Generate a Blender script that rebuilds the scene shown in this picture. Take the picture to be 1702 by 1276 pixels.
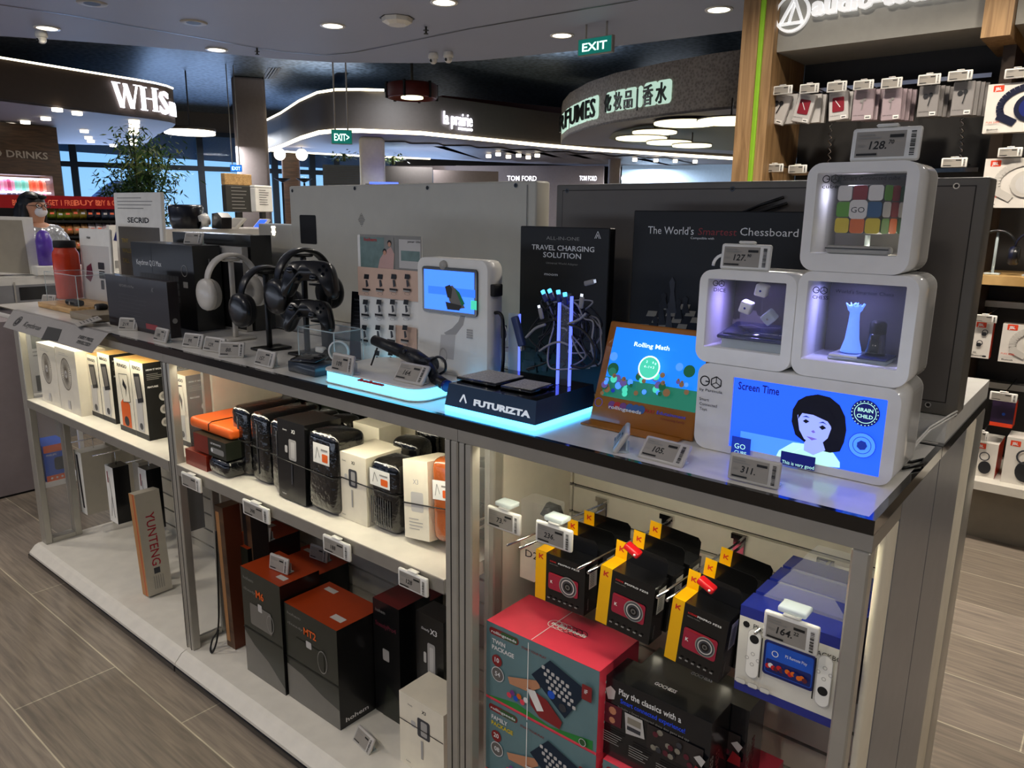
import bpy, bmesh, math, random
from mathutils import Matrix, Vector
random.seed(7)
for o in list(bpy.data.objects): bpy.data.objects.remove(o)
SC = bpy.context.scene
COL = SC.collection
PI = math.pi
# ---------------- camera (solved from the vanishing points of the photograph) ----------------
CX, CY, FPX, EYE = 851.0, 638.0, 1252.0, 1.5
def _n(v): return Vector(v).normalized()
UPC = _n((71, 5562, 1252))
XC = -_n((-712-CX, -(336-CY), -FPX)); XC = (XC - UPC*XC.dot(UPC)).normalized()
YC = UPC.cross(XC)
R3 = Matrix((XC, YC, UPC))
def at(x, y, X=None, Y=None, Z=None):
    d = R3 @ Vector((x-CX, -(y-CY), -FPX))
    t = X/d.x if X is not None else Y/d.y if Y is not None else (Z-EYE)/d.z
    return Vector((0, 0, EYE)) + d*t
cam = bpy.data.cameras.new('camera'); camo = bpy.data.objects.new('camera', cam); COL.objects.link(camo)
cam.sensor_width = 36; cam.lens = 36*FPX/1702; cam.clip_start = .02; cam.clip_end = 300
camo.matrix_world = Matrix.Translation((0, 0, EYE)) @ R3.to_4x4()
SC.camera = camo
# ---------------- world, exposure ----------------
SC.view_settings.view_transform = 'Standard'; SC.view_settings.look = 'None'
SC.view_settings.exposure = 0.55; SC.view_settings.gamma = 1; SC.view_settings.use_curve_mapping = False
W = bpy.data.worlds.new('dusk_sky'); SC.world = W; W.use_nodes = True
wn = W.node_tree.nodes; wl = W.node_tree.links
bg = wn['Background']; tc = wn.new('ShaderNodeTexCoord'); sp = wn.new('ShaderNodeSeparateXYZ'); rp = wn.new('ShaderNodeValToRGB')
wl.new(tc.outputs['Generated'], sp.inputs[0]); wl.new(sp.outputs[2], rp.inputs[0]); wl.new(rp.outputs[0], bg.inputs[0])
rp.color_ramp.elements[0].position = 0.0; rp.color_ramp.elements[0].color = (.20, .42, .72, 1)
rp.color_ramp.elements[1].position = .35; rp.color_ramp.elements[1].color = (.045, .25, .62, 1)
bg.inputs[1].default_value = 1.25
SC.cycles.use_denoising = True
SC.cycles.max_bounces = 6; SC.cycles.diffuse_bounces = 3; SC.cycles.glossy_bounces = 3; SC.cycles.transmission_bounces = 6
SC.cycles.transparent_max_bounces = 12; SC.cycles.caustics_reflective = False; SC.cycles.caustics_refractive = False
SC.cycles.sample_clamp_indirect = 4
def light(name, loc, size, power, col=(1, .93, .82), size_y=None, rot=(0, 0, 0), spread=PI, shape=None):
    l = bpy.data.lights.new(name, 'AREA'); l.energy = power; l.color = col; l.size = size; l.spread = spread
    l.shape = shape or ('RECTANGLE' if size_y else 'DISK')
    if size_y: l.size_y = size_y
    o = bpy.data.objects.new(name, l); o.location = loc; o.rotation_euler = rot; COL.objects.link(o)
    return o
LP = []     # downlights of the near ceiling: pixel seen in the photograph, or a floor position outside the frame
CEIL = 2.9
for (x, y) in ((78, 46), (553, 42), (738, 3), (934, 58), (1195, 15), (360, 82)):
    LP.append(at(x, y, Z=CEIL))
for p in ((-5.4, -.1), (-3.7, -.35), (-1.9, -.9), (-.2, -1.2), (1.6, .8), (-2.6, 3.4), (-1.3, 3.25), (-.3, 3.25), (.7, 3.3), (1.6, -1.6), (-4.4, 2.9), (-1.2, -3.0)):
    LP.append(Vector((p[0], p[1], CEIL)))
for i, p in enumerate(LP):
    light('downlight_lamp', (p.x, p.y, CEIL-.035), .14, 10, (1, .91, .80), spread=2.4)
for x, y, z, w in ((-12.5, 7, 2.6, 60), (-11, 10.5, 2.6, 60), (-9, 16, 2.6, 90), (-4, 17, 2.6, 90), (2, 18, 2.6, 80), (-13, 13, 3.6, 25), (-3, 10, 3.0, 40), (-15, 9, 3.0, 60), (-8, 7.5, 3.3, 40), (-11, 4, 3.3, 40)):
    light('hall_lamp', (x, y, z), 1.0, w*1.0, (.95, .97, 1))
for x, y in ((-10.5, 8), (-7, 13), (-2.5, 10), (-6.5, 9)): light('cove_lamp', (x, y, 3.38), 1.2, 9, (.75, .85, 1), rot=(PI, 0, 0))  # unseen up-facing lamps added above the canopies to brighten the upper ceiling
light('daylight_from_window', (-6, -3.6, .6), 16, 130, (.74, .82, 1), size_y=1.6, rot=(2.92, 0, 0))  # added fill lamp behind the camera, tilted up to brighten the near ceiling
light('daylight_from_window', (-14.6, 11.2, 1.6), 11, 240, (.38, .58, 1), size_y=2.2, rot=(-1.95, 0, 1.14))  # area lamp carrying the daylight of the left window
# LED strips behind the front rail of the three display bays
TOP = 1.092; YF = 1.075; YB = 1.50
BAYS = ((-3.50, -2.29), (-2.24, -1.065), (-.985, -.256))
for a, b in BAYS:
    light('shelf_led', ((a+b)/2, YF+.03, 1.036), b-a-.02, 1.2*(b-a)/1.2, (1, .92, .70), size_y=.012, rot=(.30, 0, 0))
# blue light strips under the lit display bases
#light('blue_base_led', (-.975, 1.085, TOP+.012), .24, .8, (.05, .45, 1), size_y=.012, rot=(-1.1, 0, 0))
#light('blue_base_led', (-.825, 1.21, TOP+.012), .20, .6, (.05, .45, 1), size_y=.012, rot=(0, 1.1, PI/2))
# ---------------- materials ----------------
MC = {}
def hx(h):
    h = h.lstrip('#'); c = [int(h[i:i+2], 16)/255 for i in (0, 2, 4)]
    return tuple((v/12.92 if v <= .04045 else ((v+.055)/1.055)**2.4) for v in c)+(1,)
def mat(name, col=None, rough=.5, metal=0, emit=0, alpha=1, trans=0, noise=.04, scale=20, coat=0, bump=0, ecol=None, ior=1.45):
    if name in MC: return MC[name]
    if col is None: col = name if name.startswith('#') else '#888888'
    c = hx(col) if isinstance(col, str) else col
    m = bpy.data.materials.new(name.strip('#')); m.use_nodes = True; nt = m.node_tree; b = nt.nodes['Principled BSDF']
    b.inputs['Roughness'].default_value = rough; b.inputs['Metallic'].default_value = metal
    b.inputs['Base Color'].default_value = c; b.inputs['IOR'].default_value = ior
    if noise or bump:
        t = nt.nodes.new('ShaderNodeTexCoord'); n = nt.nodes.new('ShaderNodeTexNoise'); n.inputs['Scale'].default_value = scale
        nt.links.new(t.outputs['Object'], n.inputs['Vector'])
        if noise:
            r = nt.nodes.new('ShaderNodeValToRGB')
            r.color_ramp.elements[0].position = .3; r.color_ramp.elements[1].position = .7
            r.color_ramp.elements[0].color = tuple(max(0, v*(1-noise)) for v in c[:3])+(1,)
            r.color_ramp.elements[1].color = tuple(min(1, v*(1+noise)) for v in c[:3])+(1,)
            nt.links.new(n.outputs['Fac'], r.inputs[0]); nt.links.new(r.outputs[0], b.inputs['Base Color'])
        if bump:
            bm = nt.nodes.new('ShaderNodeBump'); bm.inputs['Strength'].default_value = bump; bm.inputs['Distance'].default_value = .01
            nt.links.new(n.outputs['Fac'], bm.inputs['Height']); nt.links.new(bm.outputs[0], b.inputs['Normal'])
    if emit:
        b.inputs['Emission Color'].default_value = hx(ecol) if ecol else c; b.inputs['Emission Strength'].default_value = emit
    if coat: b.inputs['Coat Weight'].default_value = coat; b.inputs['Coat Roughness'].default_value = .08
    if trans: b.inputs['Transmission Weight'].default_value = trans
    if alpha < 1: b.inputs['Alpha'].default_value = alpha
    MC[name] = m
    return m
def em(name, col, s): return mat(name, col, emit=s, noise=0, rough=.6)
mat('white', '#e9e7df', .35); mat('white_gloss', '#efeeea', .16, coat=.5); mat('paper', '#f1efe8', .6); mat('cream', '#efe6cf', .5)
mat('offwhite', '#cfcabd', .5); mat('black', '#0b0b0c', .35); mat('black_gloss', '#08080a', .12, coat=.5); mat('black_matt', '#131314', .7)
mat('grey', '#77746f', .5); mat('grey_dark', '#34332f', .5); mat('grey_light', '#a9a59d', .5); mat('alu', '#b9b6ae', .32, .75); mat('chrome', '#dedede', .12, 1)
mat('black_top', '#050506', .12, coat=.7); mat('worktop_white', '#e3e0d8', .25, coat=.3)
mat('orange', '#e8641e', .45); mat('orange_box', '#c4451d', .4); mat('red', '#c31f22', .4); mat('pink', '#f0475c', .35, coat=.3)
mat('yellow', '#f2b90c', .4); mat('navy', '#1a2568', .35); mat('blue', '#1f57c8', .4); mat('green', '#2f8a3c', .5)
mat('print_white', '#e8e8e6', .5, noise=0); mat('print_black', '#101010', .5, noise=0); mat('print_grey', '#8d8b86', .5, noise=0)
mat('box_black', '#101011', .28, coat=.25); mat('box_green', '#23271f', .3, coat=.2)
mat('epaper', '#9b958b', .5); mat('clear', '#cfd6da', .03, alpha=.05, noise=0); mat('clear_edge', '#dfeef0', .05, alpha=.45, noise=0)
mat('film', '#e8ecee', .05, alpha=.12, noise=0); mat('skin', '#c58f72', .5); mat('hair', '#0d0a0a', .45)
mat('glass', '#dfeef5', .02, alpha=.08, noise=0)
em('led_white', '#fff6e2', 9); em('led_cyan', '#46b4ff', 4.5); em('led_strip', '#fff4d8', 3.2)
# ---------------- mesh builder ----------------
TX = {}
_tcu = bpy.data.curves.new('t', 'FONT'); _tob = bpy.data.objects.new('t', _tcu)
def textmesh(s, bold=0):
    k = (s, bold)
    if k not in TX:
        _tcu.body = s; _tcu.size = 1; _tcu.offset = bold; _tcu.resolution_u = 2
        me = bpy.data.meshes.new_from_object(_tob)
        vs = [(v.co.x, v.co.y) for v in me.vertices]; fs = [tuple(p.vertices) for p in me.polygons]
        bpy.data.meshes.remove(me)
        if vs:
            x0 = min(v[0] for v in vs); x1 = max(v[0] for v in vs)
        else: x0 = x1 = 0
        TX[k] = ([(x-x0, y) for x, y in vs], fs, x1-x0)
    return TX[k]
class M:
    def __init__(s): s.v = []; s.f = []; s.m = []; s.sm = []; s.slots = []; s.T = Matrix.Identity(4); s.mi = 0; s.smooth = False
    def mat(s, name):
        if name not in MC: mat(name)
        if name not in s.slots: s.slots.append(name)
        s.mi = s.slots.index(name); return s
    def add(s, vs, fs, smooth=None):
        b = len(s.v); T = s.T
        s.v += [tuple(T @ Vector(v)) for v in vs]
        for f in fs: s.f.append(tuple(i+b for i in f)); s.m.append(s.mi); s.sm.append(s.smooth if smooth is None else smooth)
        return s
    def box(s, x0, y0, z0, x1, y1, z1):
        vs = [(x0, y0, z0), (x1, y0, z0), (x1, y1, z0), (x0, y1, z0), (x0, y0, z1), (x1, y0, z1), (x1, y1, z1), (x0, y1, z1)]
        return s.add(vs, [(3, 2, 1, 0), (4, 5, 6, 7), (0, 1, 5, 4), (1, 2, 6, 5), (2, 3, 7, 6), (3, 0, 4, 7)], False)
    def bev(s, x0, y0, z0, x1, y1, z1, r, seg=3, flat=False):
        bm = bmesh.new(); bmesh.ops.create_cube(bm, size=1)
        for v in bm.verts: v.co = ((v.co.x+.5)*(x1-x0)+x0, (v.co.y+.5)*(y1-y0)+y0, (v.co.z+.5)*(z1-z0)+z0)
        bmesh.ops.bevel(bm, geom=bm.edges[:], offset=min(r, (x1-x0)*.49, (y1-y0)*.49, (z1-z0)*.49), segments=seg, affect='EDGES', profile=.5)
        bm.verts.index_update(); vs = [tuple(v.co) for v in bm.verts]; fs = [tuple(v.index for v in f.verts) for f in bm.faces]; bm.free()
        return s.add(vs, fs, not flat)
    def prism(s, pts, d, axis='y', o=0.0, smooth=False):
        # pts 2-D counter-clockwise seen from -axis side for y (x,z), from +z for z (x,y), from +x for x (y,z)
        n = len(pts)
        def P(p, t): return (p[0], t, p[1]) if axis == 'y' else (p[0], p[1], t) if axis == 'z' else (t, p[0], p[1])
        vs = [P(p, o) for p in pts]+[P(p, o+d) for p in pts]
        a, b = tuple(range(n)), tuple(range(n, 2*n))
        if axis == 'y': fs = [a, b[::-1]]; side = [(i+n, (i+1) % n+n, (i+1) % n, i) for i in range(n)]
        else: fs = [a[::-1], b]; side = [(i, (i+1) % n, (i+1) % n+n, i+n) for i in range(n)]
        s.add(vs, fs, False); s.v = s.v[:len(s.v)-2*n]; s.add(vs, side, smooth)
        return s
    def cyl(s, p0, p1, r0, r1=None, n=16, cap=True):
        r1 = r0 if r1 is None else r1; p0 = Vector(p0); p1 = Vector(p1); d = (p1-p0).normalized()
        a = d.orthogonal().normalized(); b = d.cross(a); vs = []
        for p, r in ((p0, r0), (p1, r1)):
            for i in range(n): t = 2*PI*i/n; vs.append(p+a*math.cos(t)*r+b*math.sin(t)*r)
        s.add(vs, [(i, (i+1) % n, (i+1) % n+n, i+n) for i in range(n)], True)
        if cap: s.v = s.v[:len(s.v)-2*n]; s.add(vs, [tuple(range(n))[::-1], tuple(range(n, 2*n))], False)
        return s
    def tube(s, pts, r, n=8, flat=1.0, up=None):
        pts = [Vector(p) for p in pts]; k = len(pts); vs = []
        rr = r if isinstance(r, (list, tuple)) else [r]*k
        pa = None
        for i, p in enumerate(pts):
            d = (pts[min(i+1, k-1)]-pts[max(i-1, 0)]).normalized()
            if up is not None: a = Vector(up).cross(d).normalized()
            elif pa is None: a = d.orthogonal().normalized()
            else: a = (pa-d*pa.dot(d)).normalized()
            pa = a; b = d.cross(a)
            for j in range(n): t = 2*PI*j/n; vs.append(p+a*math.cos(t)*rr[i]+b*math.sin(t)*rr[i]*flat)
        fs = [(i*n+j, i*n+(j+1) % n, (i+1)*n+(j+1) % n, (i+1)*n+j) for i in range(k-1) for j in range(n)]
        fs += [tuple(range(n))[::-1], tuple(range((k-1)*n, k*n))]
        return s.add(vs, fs, True)
    def lathe(s, prof, n=24, c=(0, 0, 0), axis='z', smooth=True):
        vs = []; k = len(prof)
        for r, z in prof:
            for j in range(n):
                t = 2*PI*j/n; a, b = r*math.cos(t), r*math.sin(t)
                vs.append((c[0]+a, c[1]+b, c[2]+z) if axis == 'z' else (c[0]+a, c[1]+z, c[2]+b) if axis == 'y' else (c[0]+z, c[1]+a, c[2]+b))
        fs = [(i*n+j, i*n+(j+1) % n, (i+1)*n+(j+1) % n, (i+1)*n+j) for i in range(k-1) for j in range(n)]
        if axis == 'y': fs = [f[::-1] for f in fs]
        return s.add(vs, fs, smooth)
    def ball(s, c, r, n=12, sc=(1, 1, 1)):
        vs = []; fs = []; k = n//2+1
        for i in range(k):
            th = PI*i/(k-1)
            for j in range(n): ph = 2*PI*j/n; vs.append((c[0]+r*sc[0]*math.sin(th)*math.cos(ph), c[1]+r*sc[1]*math.sin(th)*math.sin(ph), c[2]-r*sc[2]*math.cos(th)))
        fs = [(i*n+j, i*n+(j+1) % n, (i+1)*n+(j+1) % n, (i+1)*n+j) for i in range(k-1) for j in range(n)]
        return s.add(vs, fs, True)
    # flat printing on a face: frame, then shapes in metres
    def art(s, o, u, v, e=.00025):
        s.ao = Vector(o); s.au = Vector(u).normalized(); s.av = Vector(v).normalized(); s.an = s.au.cross(s.av); s.e = e; s.k = 0; return s
    def _p(s, x, y): return s.ao+s.au*x+s.av*y+s.an*(s.e*(s.k+1))
    def poly(s, pts, m, d=0):
        s.mat(m); n = len(pts)
        if d:
            vs = [s._p(*p) for p in pts]+[s._p(*p)+s.an*d for p in pts]
            s.add(vs, [tuple(range(n, 2*n)), tuple(range(n))[::-1]]+[(i, (i+1) % n, (i+1) % n+n, i+n) for i in range(n)], False)
        else: s.add([s._p(*p) for p in pts], [tuple(range(n))], False)
        s.k += 1; return s
    def rc(s, x, y, w, h, m): return s.poly([(x, y), (x+w, y), (x+w, y+h), (x, y+h)], m)
    def rr(s, x, y, w, h, r, m, d=0): return s.poly(rrpts(x, y, w, h, r), m, d)
    def ci(s, x, y, r, m, n=24, sy=1): return s.poly([(x+r*math.cos(2*PI*i/n), y+sy*r*math.sin(2*PI*i/n)) for i in range(n)], m)
    def ring(s, x, y, r, t, m, n=24, sy=1):
        s.mat(m); vs = [s._p(x+q*math.cos(2*PI*i/n), y+q*sy*math.sin(2*PI*i/n)) for q in (r, r-t) for i in range(n)]
        s.add(vs, [(i, (i+1) % n, (i+1) % n+n, i+n) for i in range(n)], False); s.k += 1; return s
    def ln(s, pts, w, m):
        s.mat(m)
        for (x0, y0), (x1, y1) in zip(pts, pts[1:]):
            L = math.hypot(x1-x0, y1-y0) or 1; a, b = -(y1-y0)/L*w/2, (x1-x0)/L*w/2
            s.add([s._p(x0-a, y0-b), s._p(x1-a, y1-b), s._p(x1+a, y1+b), s._p(x0+a, y0+b)], [(0, 1, 2, 3)], False)
        s.k += 1; return s
    def tx(s, body, x, y, h, m, bold=0, al='l', w=None, d=0, rot=0, it=0):
        # h = cap height; w = force width
        vs, fs, tw = textmesh(body, bold); sc = h/.73; sx = sc if w is None else w/max(tw, .01)
        ox = 0 if al == 'l' else -tw*sx/2 if al == 'c' else -tw*sx
        c, q = math.cos(rot), math.sin(rot)
        def P(a, b):
            a2 = a*sx+ox+b*sc*it; b2 = b*sc
            return (x+a2*c-b2*q, y+a2*q+b2*c)
        s.mat(m); pts = [P(*v) for v in vs]
        if d:
            n = len(pts); ed = {}
            for f in fs:
                for i in range(len(f)):
                    a, b = f[i], f[(i+1) % len(f)]; ed[(a, b)] = ed.get((a, b), 0)+1
            side = [(a, b, b+n, a+n) for (a, b) in ed if (b, a) not in ed]
            s.add([s._p(*p) for p in pts]+[s._p(*p)+s.an*d for p in pts], [tuple(i+n for i in f) for f in fs]+side, False)
        else: s.add([s._p(*p) for p in pts], fs, False)
        s.k += 1; return s
    def lines(s, x, y, w, n, dy, h, m, seed=1):
        r = random.Random(seed)
        for i in range(n):
            s.rc(x, y-i*dy, w*r.uniform(.6, 1), h, m); s.k -= 1
        s.k += 1; return s
    def build(s, name, parent=None, loc=None, rot=None):
        me = bpy.data.meshes.new(name); me.from_pydata(s.v, [], s.f)
        for k in s.slots: me.materials.append(MC[k])
        me.polygons.foreach_set('material_index', s.m); me.polygons.foreach_set('use_smooth', s.sm); me.update()
        o = bpy.data.objects.new(name, me); COL.objects.link(o)
        if parent: o.parent = parent
        if loc is not None: o.location = loc
        if rot is not None: o.rotation_euler = rot
        return o
def rrpts(x, y, w, h, r, n=5):
    r = min(r, w/2, h/2); p = []
    for cx, cy, a in ((x+w-r, y+r, -PI/2), (x+w-r, y+h-r, 0), (x+r, y+h-r, PI/2), (x+r, y+r, PI)):
        for i in range(n+1): t = a+PI/2*i/n; p.append((cx+r*math.cos(t), cy+r*math.sin(t)))
    return p
LABELS = {}
def tag(o, label=None, cat=None, group=None, kind=None):
    if label: o['label'] = label; LABELS.setdefault(label, []).append(o.name)
    if cat: o['category'] = cat
    if group: o['group'] = group
    if kind: o['kind'] = kind
    return o
def thing(name, label, cat, loc=(0, 0, 0), rot=(0, 0, 0), group=None):
    o = bpy.data.objects.new(name, None); COL.objects.link(o); o.empty_display_size = .05
    o.location = loc; o.rotation_euler = rot if isinstance(rot, tuple) else (0, 0, rot)
    return tag(o, label, cat, group)
def struct(m, name, loc=None): return tag(m.build(name, loc=loc), kind='structure')
def dup(o, loc=None, rot=None, label=None, parent=None):
    c = o.copy(); COL.objects.link(c)
    if parent: c.parent = parent
    if loc is not None: c.location = loc
    if rot is not None: c.rotation_euler = rot if isinstance(rot, tuple) else (0, 0, rot)
    if label: tag(c, label)
    for ch in [k for k in CH.get(o.name, [])]: dup(ch, parent=c)
    return c
CH = {}
def index_children():
    CH.clear()
    for o in bpy.data.objects:
        if o.parent: CH.setdefault(o.parent.name, []).append(o)
def frm(u, o=(0, 0, 0)):  # helper: matrix with given rotation about z and origin
    return Matrix.Translation(o) @ Matrix.Rotation(u, 4, 'Z')
# ================= THE SETTING =================
def floor_mat():
    m = bpy.data.materials.new('wood_look_floor_tile'); m.use_nodes = True; nt = m.node_tree; N = nt.nodes; L = nt.links; b = N['Principled BSDF']
    t = N.new('ShaderNodeTexCoord'); mp = N.new('ShaderNodeMapping'); L.new(t.outputs['Object'], mp.inputs[0]); mp.inputs['Location'].default_value = (2.01, -.01, 0)
    br = N.new('ShaderNodeTexBrick'); L.new(mp.outputs[0], br.inputs[0])
    br.inputs['Scale'].default_value = 1; br.inputs['Brick Width'].default_value = 1.2; br.inputs['Row Height'].default_value = .30
    br.inputs['Mortar Size'].default_value = .0022; br.inputs['Mortar Smooth'].default_value = .1; br.inputs['Bias'].default_value = 0; br.offset = .37
    br.inputs['Color1'].default_value = hx('#90857a'); br.inputs['Color2'].default_value = hx('#7a7064'); br.inputs['Mortar'].default_value = hx('#c4bba6')
    mp2 = N.new('ShaderNodeMapping'); L.new(t.outputs['Object'], mp2.inputs[0]); mp2.inputs['Scale'].default_value = (2.2, 34, 1)
    n1 = N.new('ShaderNodeTexNoise'); n1.inputs['Scale'].default_value = 2.2; n1.inputs['Detail'].default_value = 6; n1.inputs['Distortion'].default_value = .6; L.new(mp2.outputs[0], n1.inputs['Vector'])
    r = N.new('ShaderNodeValToRGB'); r.color_ramp.elements[0].position = .3; r.color_ramp.elements[1].position = .75
    r.color_ramp.elements[0].color = (.62, .62, .62, 1); r.color_ramp.elements[1].color = (1.25, 1.22, 1.15, 1); L.new(n1.outputs['Fac'], r.inputs[0])
    mx = N.new('ShaderNodeMix'); mx.data_type = 'RGBA'; mx.blend_type = 'MULTIPLY'; mx.inputs[0].default_value = 1
    L.new(br.outputs['Color'], mx.inputs[6]); L.new(r.outputs[0], mx.inputs[7]); L.new(mx.outputs[2], b.inputs['Base Color'])
    b.inputs['Roughness'].default_value = .42
    bp = N.new('ShaderNodeBump'); bp.inputs['Strength'].default_value = .15; bp.inputs['Distance'].default_value = .004
    L.new(n1.outputs['Fac'], bp.inputs['Height']); L.new(bp.outputs[0], b.inputs['Normal'])
    MC['floor_tile'] = m
floor_mat()
def wood_mat(name, c1, c2, sx=(1, 1, 12), rough=.45):
    m = bpy.data.materials.new(name); m.use_nodes = True; nt = m.node_tree; N = nt.nodes; L = nt.links; b = N['Principled BSDF']
    t = N.new('ShaderNodeTexCoord'); mp = N.new('ShaderNodeMapping'); L.new(t.outputs['Object'], mp.inputs[0]); mp.inputs['Scale'].default_value = sx
    n1 = N.new('ShaderNodeTexNoise'); n1.inputs['Scale'].default_value = 3; n1.inputs['Detail'].default_value = 5; n1.inputs['Distortion'].default_value = 1; L.new(mp.outputs[0], n1.inputs['Vector'])
    r = N.new('ShaderNodeValToRGB'); r.color_ramp.elements[0].position = .35; r.color_ramp.elements[1].position = .65
    r.color_ramp.elements[0].color = hx(c1); r.color_ramp.elements[1].color = hx(c2); L.new(n1.outputs['Fac'], r.inputs[0]); L.new(r.outputs[0], b.inputs['Base Color'])
    b.inputs['Roughness'].default_value = rough; MC[name] = m
wood_mat('oak', '#8a6a45', '#b08c60', (14, 14, .8)); wood_mat('oak_flat', '#a8854f', '#c9a56c', (1, 12, 1)); wood_mat('wood_brown', '#4b3626', '#6a4c35', (1, 1, 8)); wood_mat('wood_top', '#a98351', '#d3ab72', (2, 20, 20))
# metallic speckled upper ceiling
def speck(name, c1, c2, rough, metal, scale, sx=(1, 1, 1)):
    m = bpy.data.materials.new(name); m.use_nodes = True; nt = m.node_tree; N = nt.nodes; L = nt.links; b = N['Principled BSDF']
    t = N.new('ShaderNodeTexCoord'); mp = N.new('ShaderNodeMapping'); L.new(t.outputs['Object'], mp.inputs[0]); mp.inputs['Scale'].default_value = sx
    v = N.new('ShaderNodeTexVoronoi'); v.inputs['Scale'].default_value = scale; L.new(mp.outputs[0], v.inputs['Vector'])
    r = N.new('ShaderNodeValToRGB'); r.color_ramp.elements[0].position = .15; r.color_ramp.elements[1].position = .7
    r.color_ramp.elements[0].color = hx(c1); r.color_ramp.elements[1].color = hx(c2); L.new(v.outputs['Distance'], r.inputs[0]); L.new(r.outputs[0], b.inputs['Base Color'])
    b.inputs['Roughness'].default_value = rough; b.inputs['Metallic'].default_value = metal; MC[name] = m
speck('ceiling_metal', '#262d33', '#66727d', .45, .25, 14, (1, 1, 1)); speck('fascia_stone', '#8a827a', '#b3aaa2', .6, 0, 30)
m = M(); m.mat('floor_tile'); m.box(-32, -5, -.1, 6.5, 34, 0); struct(m, 'floor')
mat('ceiling_paint', '#a5adc4', .55, noise=.02, scale=1); mat('ceiling_edge', '#5b5a60', .4)
# near ceiling slab with its curved far edge
edge = [at(x, y, Z=CEIL) for x, y in ((0, 60), (120, 68), (250, 78), (360, 88), (460, 98), (560, 104), (700, 105), (800, 100), (900, 90), (1000, 80), (1120, 65), (1240, 50))]
pts = [(-12, edge[0].y-2.4), (-12, -5), (6, -5), (6, edge[-1].y+.4)]
pl = [(e.x, e.y) for e in edge]
poly = [(-12, -5), (6, -5), (6, 4.4), (-.5, 4.9)]+pl[::-1]+[(-12, .2)]
m = M(); m.mat('ceiling_paint'); m.prism(poly, .28, 'z', CEIL); struct(m, 'ceiling')
# dark expansion groove running across the near ceiling
g = [at(x, y, Z=CEIL-.002) for x, y in ((-30, 2), (0, 8), (120, 26), (280, 54), (400, 75), (470, 86), (540, 92), (590, 87), (660, 73), (780, 48), (920, 24), (1060, 0))]
m = M(); m.mat('black'); w = .012
for a, b in zip(g, g[1:]):
    d = (b-a).normalized(); q = Vector((-d.y, d.x, 0))*w
    m.add([a-q, b-q, b+q, a+q], [(3, 2, 1, 0)])
struct(m, 'trim_1')
m = M(); m.mat('ceiling_metal'); m.box(-34, -5, 3.75, 7, 34, 3.85); struct(m, 'ceiling_upper')
# enclosing walls
mat('wall_paint', '#5d5853', .7)
def hz(x): return 336+.01277*(x+712)
def far(x, d):
    r = R3 @ Vector((x-CX, -(hz(x)-CY), -FPX)); r.z = 0; r.normalize(); return r*d
class VPl:
    """vertical plane through two ground points; l() turns a pixel into (distance along, height)"""
    def __init__(s, A, B): s.A = Vector((A.x, A.y, 0)); s.u = (Vector((B.x, B.y, 0))-s.A).normalized(); s.n = s.u.cross(Vector((0, 0, 1))); s.L = (Vector((B.x, B.y, 0))-s.A).length
    def w(s, x, y):
        d = R3 @ Vector((x-CX, -(y-CY), -FPX)); E = Vector((0, 0, EYE)); t = (s.A-E).dot(s.n)/d.dot(s.n); return E+d*t
    def l(s, x, y): p = s.w(x, y); return (p-s.A).dot(s.u), p.z
    def mtx(s, off=0): return Matrix.Translation(s.A+s.n*off) @ Matrix((s.u, -s.n, Vector((0, 0, 1)))).transposed().to_4x4()
    def rect(s, x0, y0, x1, y1): a = s.l(x0, y1); b = s.l(x1, y0); return a[0], a[1], b[0]-a[0], b[1]-a[1]
def art_on(m, P, off=0, e=.002): return m.art(P.A+P.n*off, P.u, (0, 0, 1), e)
def slab(m, P, x0, y0, x1, y1, dep, mt, off=0):
    x, z, w, h = P.rect(x0, y0, x1, y1); T = m.T; m.T = P.mtx(off); m.mat(mt); m.box(x, 0, z, x+w, dep, z+h); m.T = T; return x, z, w, h
wd = Vector((.419, .908, 0)); W0 = far(250, 20)
WP = VPl(W0, W0+wd)
sA = WP.l(-150, 300)[0]; sB = WP.l(97, 300)[0]; sC = WP.l(660, 300)[0]
zt_, zs_ = 3.27, .3
E0 = WP.A+WP.u*sA; E1 = WP.A+WP.u*sC
m = M(); m.T = WP.mtx(); m.mat('wall_paint'); m.box(sA, 0, 0, sB, .25, 3.8); m.box(sB, 0, zt_, sC, .25, 3.8); m.box(sB, 0, 0, sC, .25, zs_); struct(m, 'wall_window_side')
mat('mullion', '#1c2a38', .5)
m = M(); m.T = WP.mtx(); m.mat('mullion')
for px in (98, 126, 336, 409, 458, 478, 520, 560, 655):
    s_ = WP.l(px, 300)[0]; m.box(s_-.07, -.06, zs_, s_+.07, .12, zt_)
z1 = WP.l(250, 277)[1]; m.box(sB, -.05, z1-.055, sC, .1, z1+.055); m.box(sB, -.05, zt_-.06, sC, .1, zt_+.04)
wf = struct(m, 'window_1')
m = M(); m.T = WP.mtx(); m.mat('glass'); m.box(sB, .14, zs_, sC, .15, zt_); m.build('pane', wf)
ROOM = [Vector((6.5, -5, 0)), Vector((6.5, 31, 0)), Vector((E1.x, 31, 0)), Vector((E1.x, E1.y, 0)), Vector((E0.x, E0.y, 0)), Vector((E0.x, -5, 0))]
def wall(a, b, nm):
    P = VPl(a, b); m = M(); m.T = P.mtx(); m.mat('wall_paint'); m.box(0, 0, 0, P.L, .2, 3.8); struct(m, nm)
wall(ROOM[1], ROOM[0], 'wall_right'); wall(ROOM[2], ROOM[1], 'wall_back'); wall(ROOM[3], ROOM[2], 'wall_recess'); wall(ROOM[5], ROOM[4], 'wall_left'); 
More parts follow.
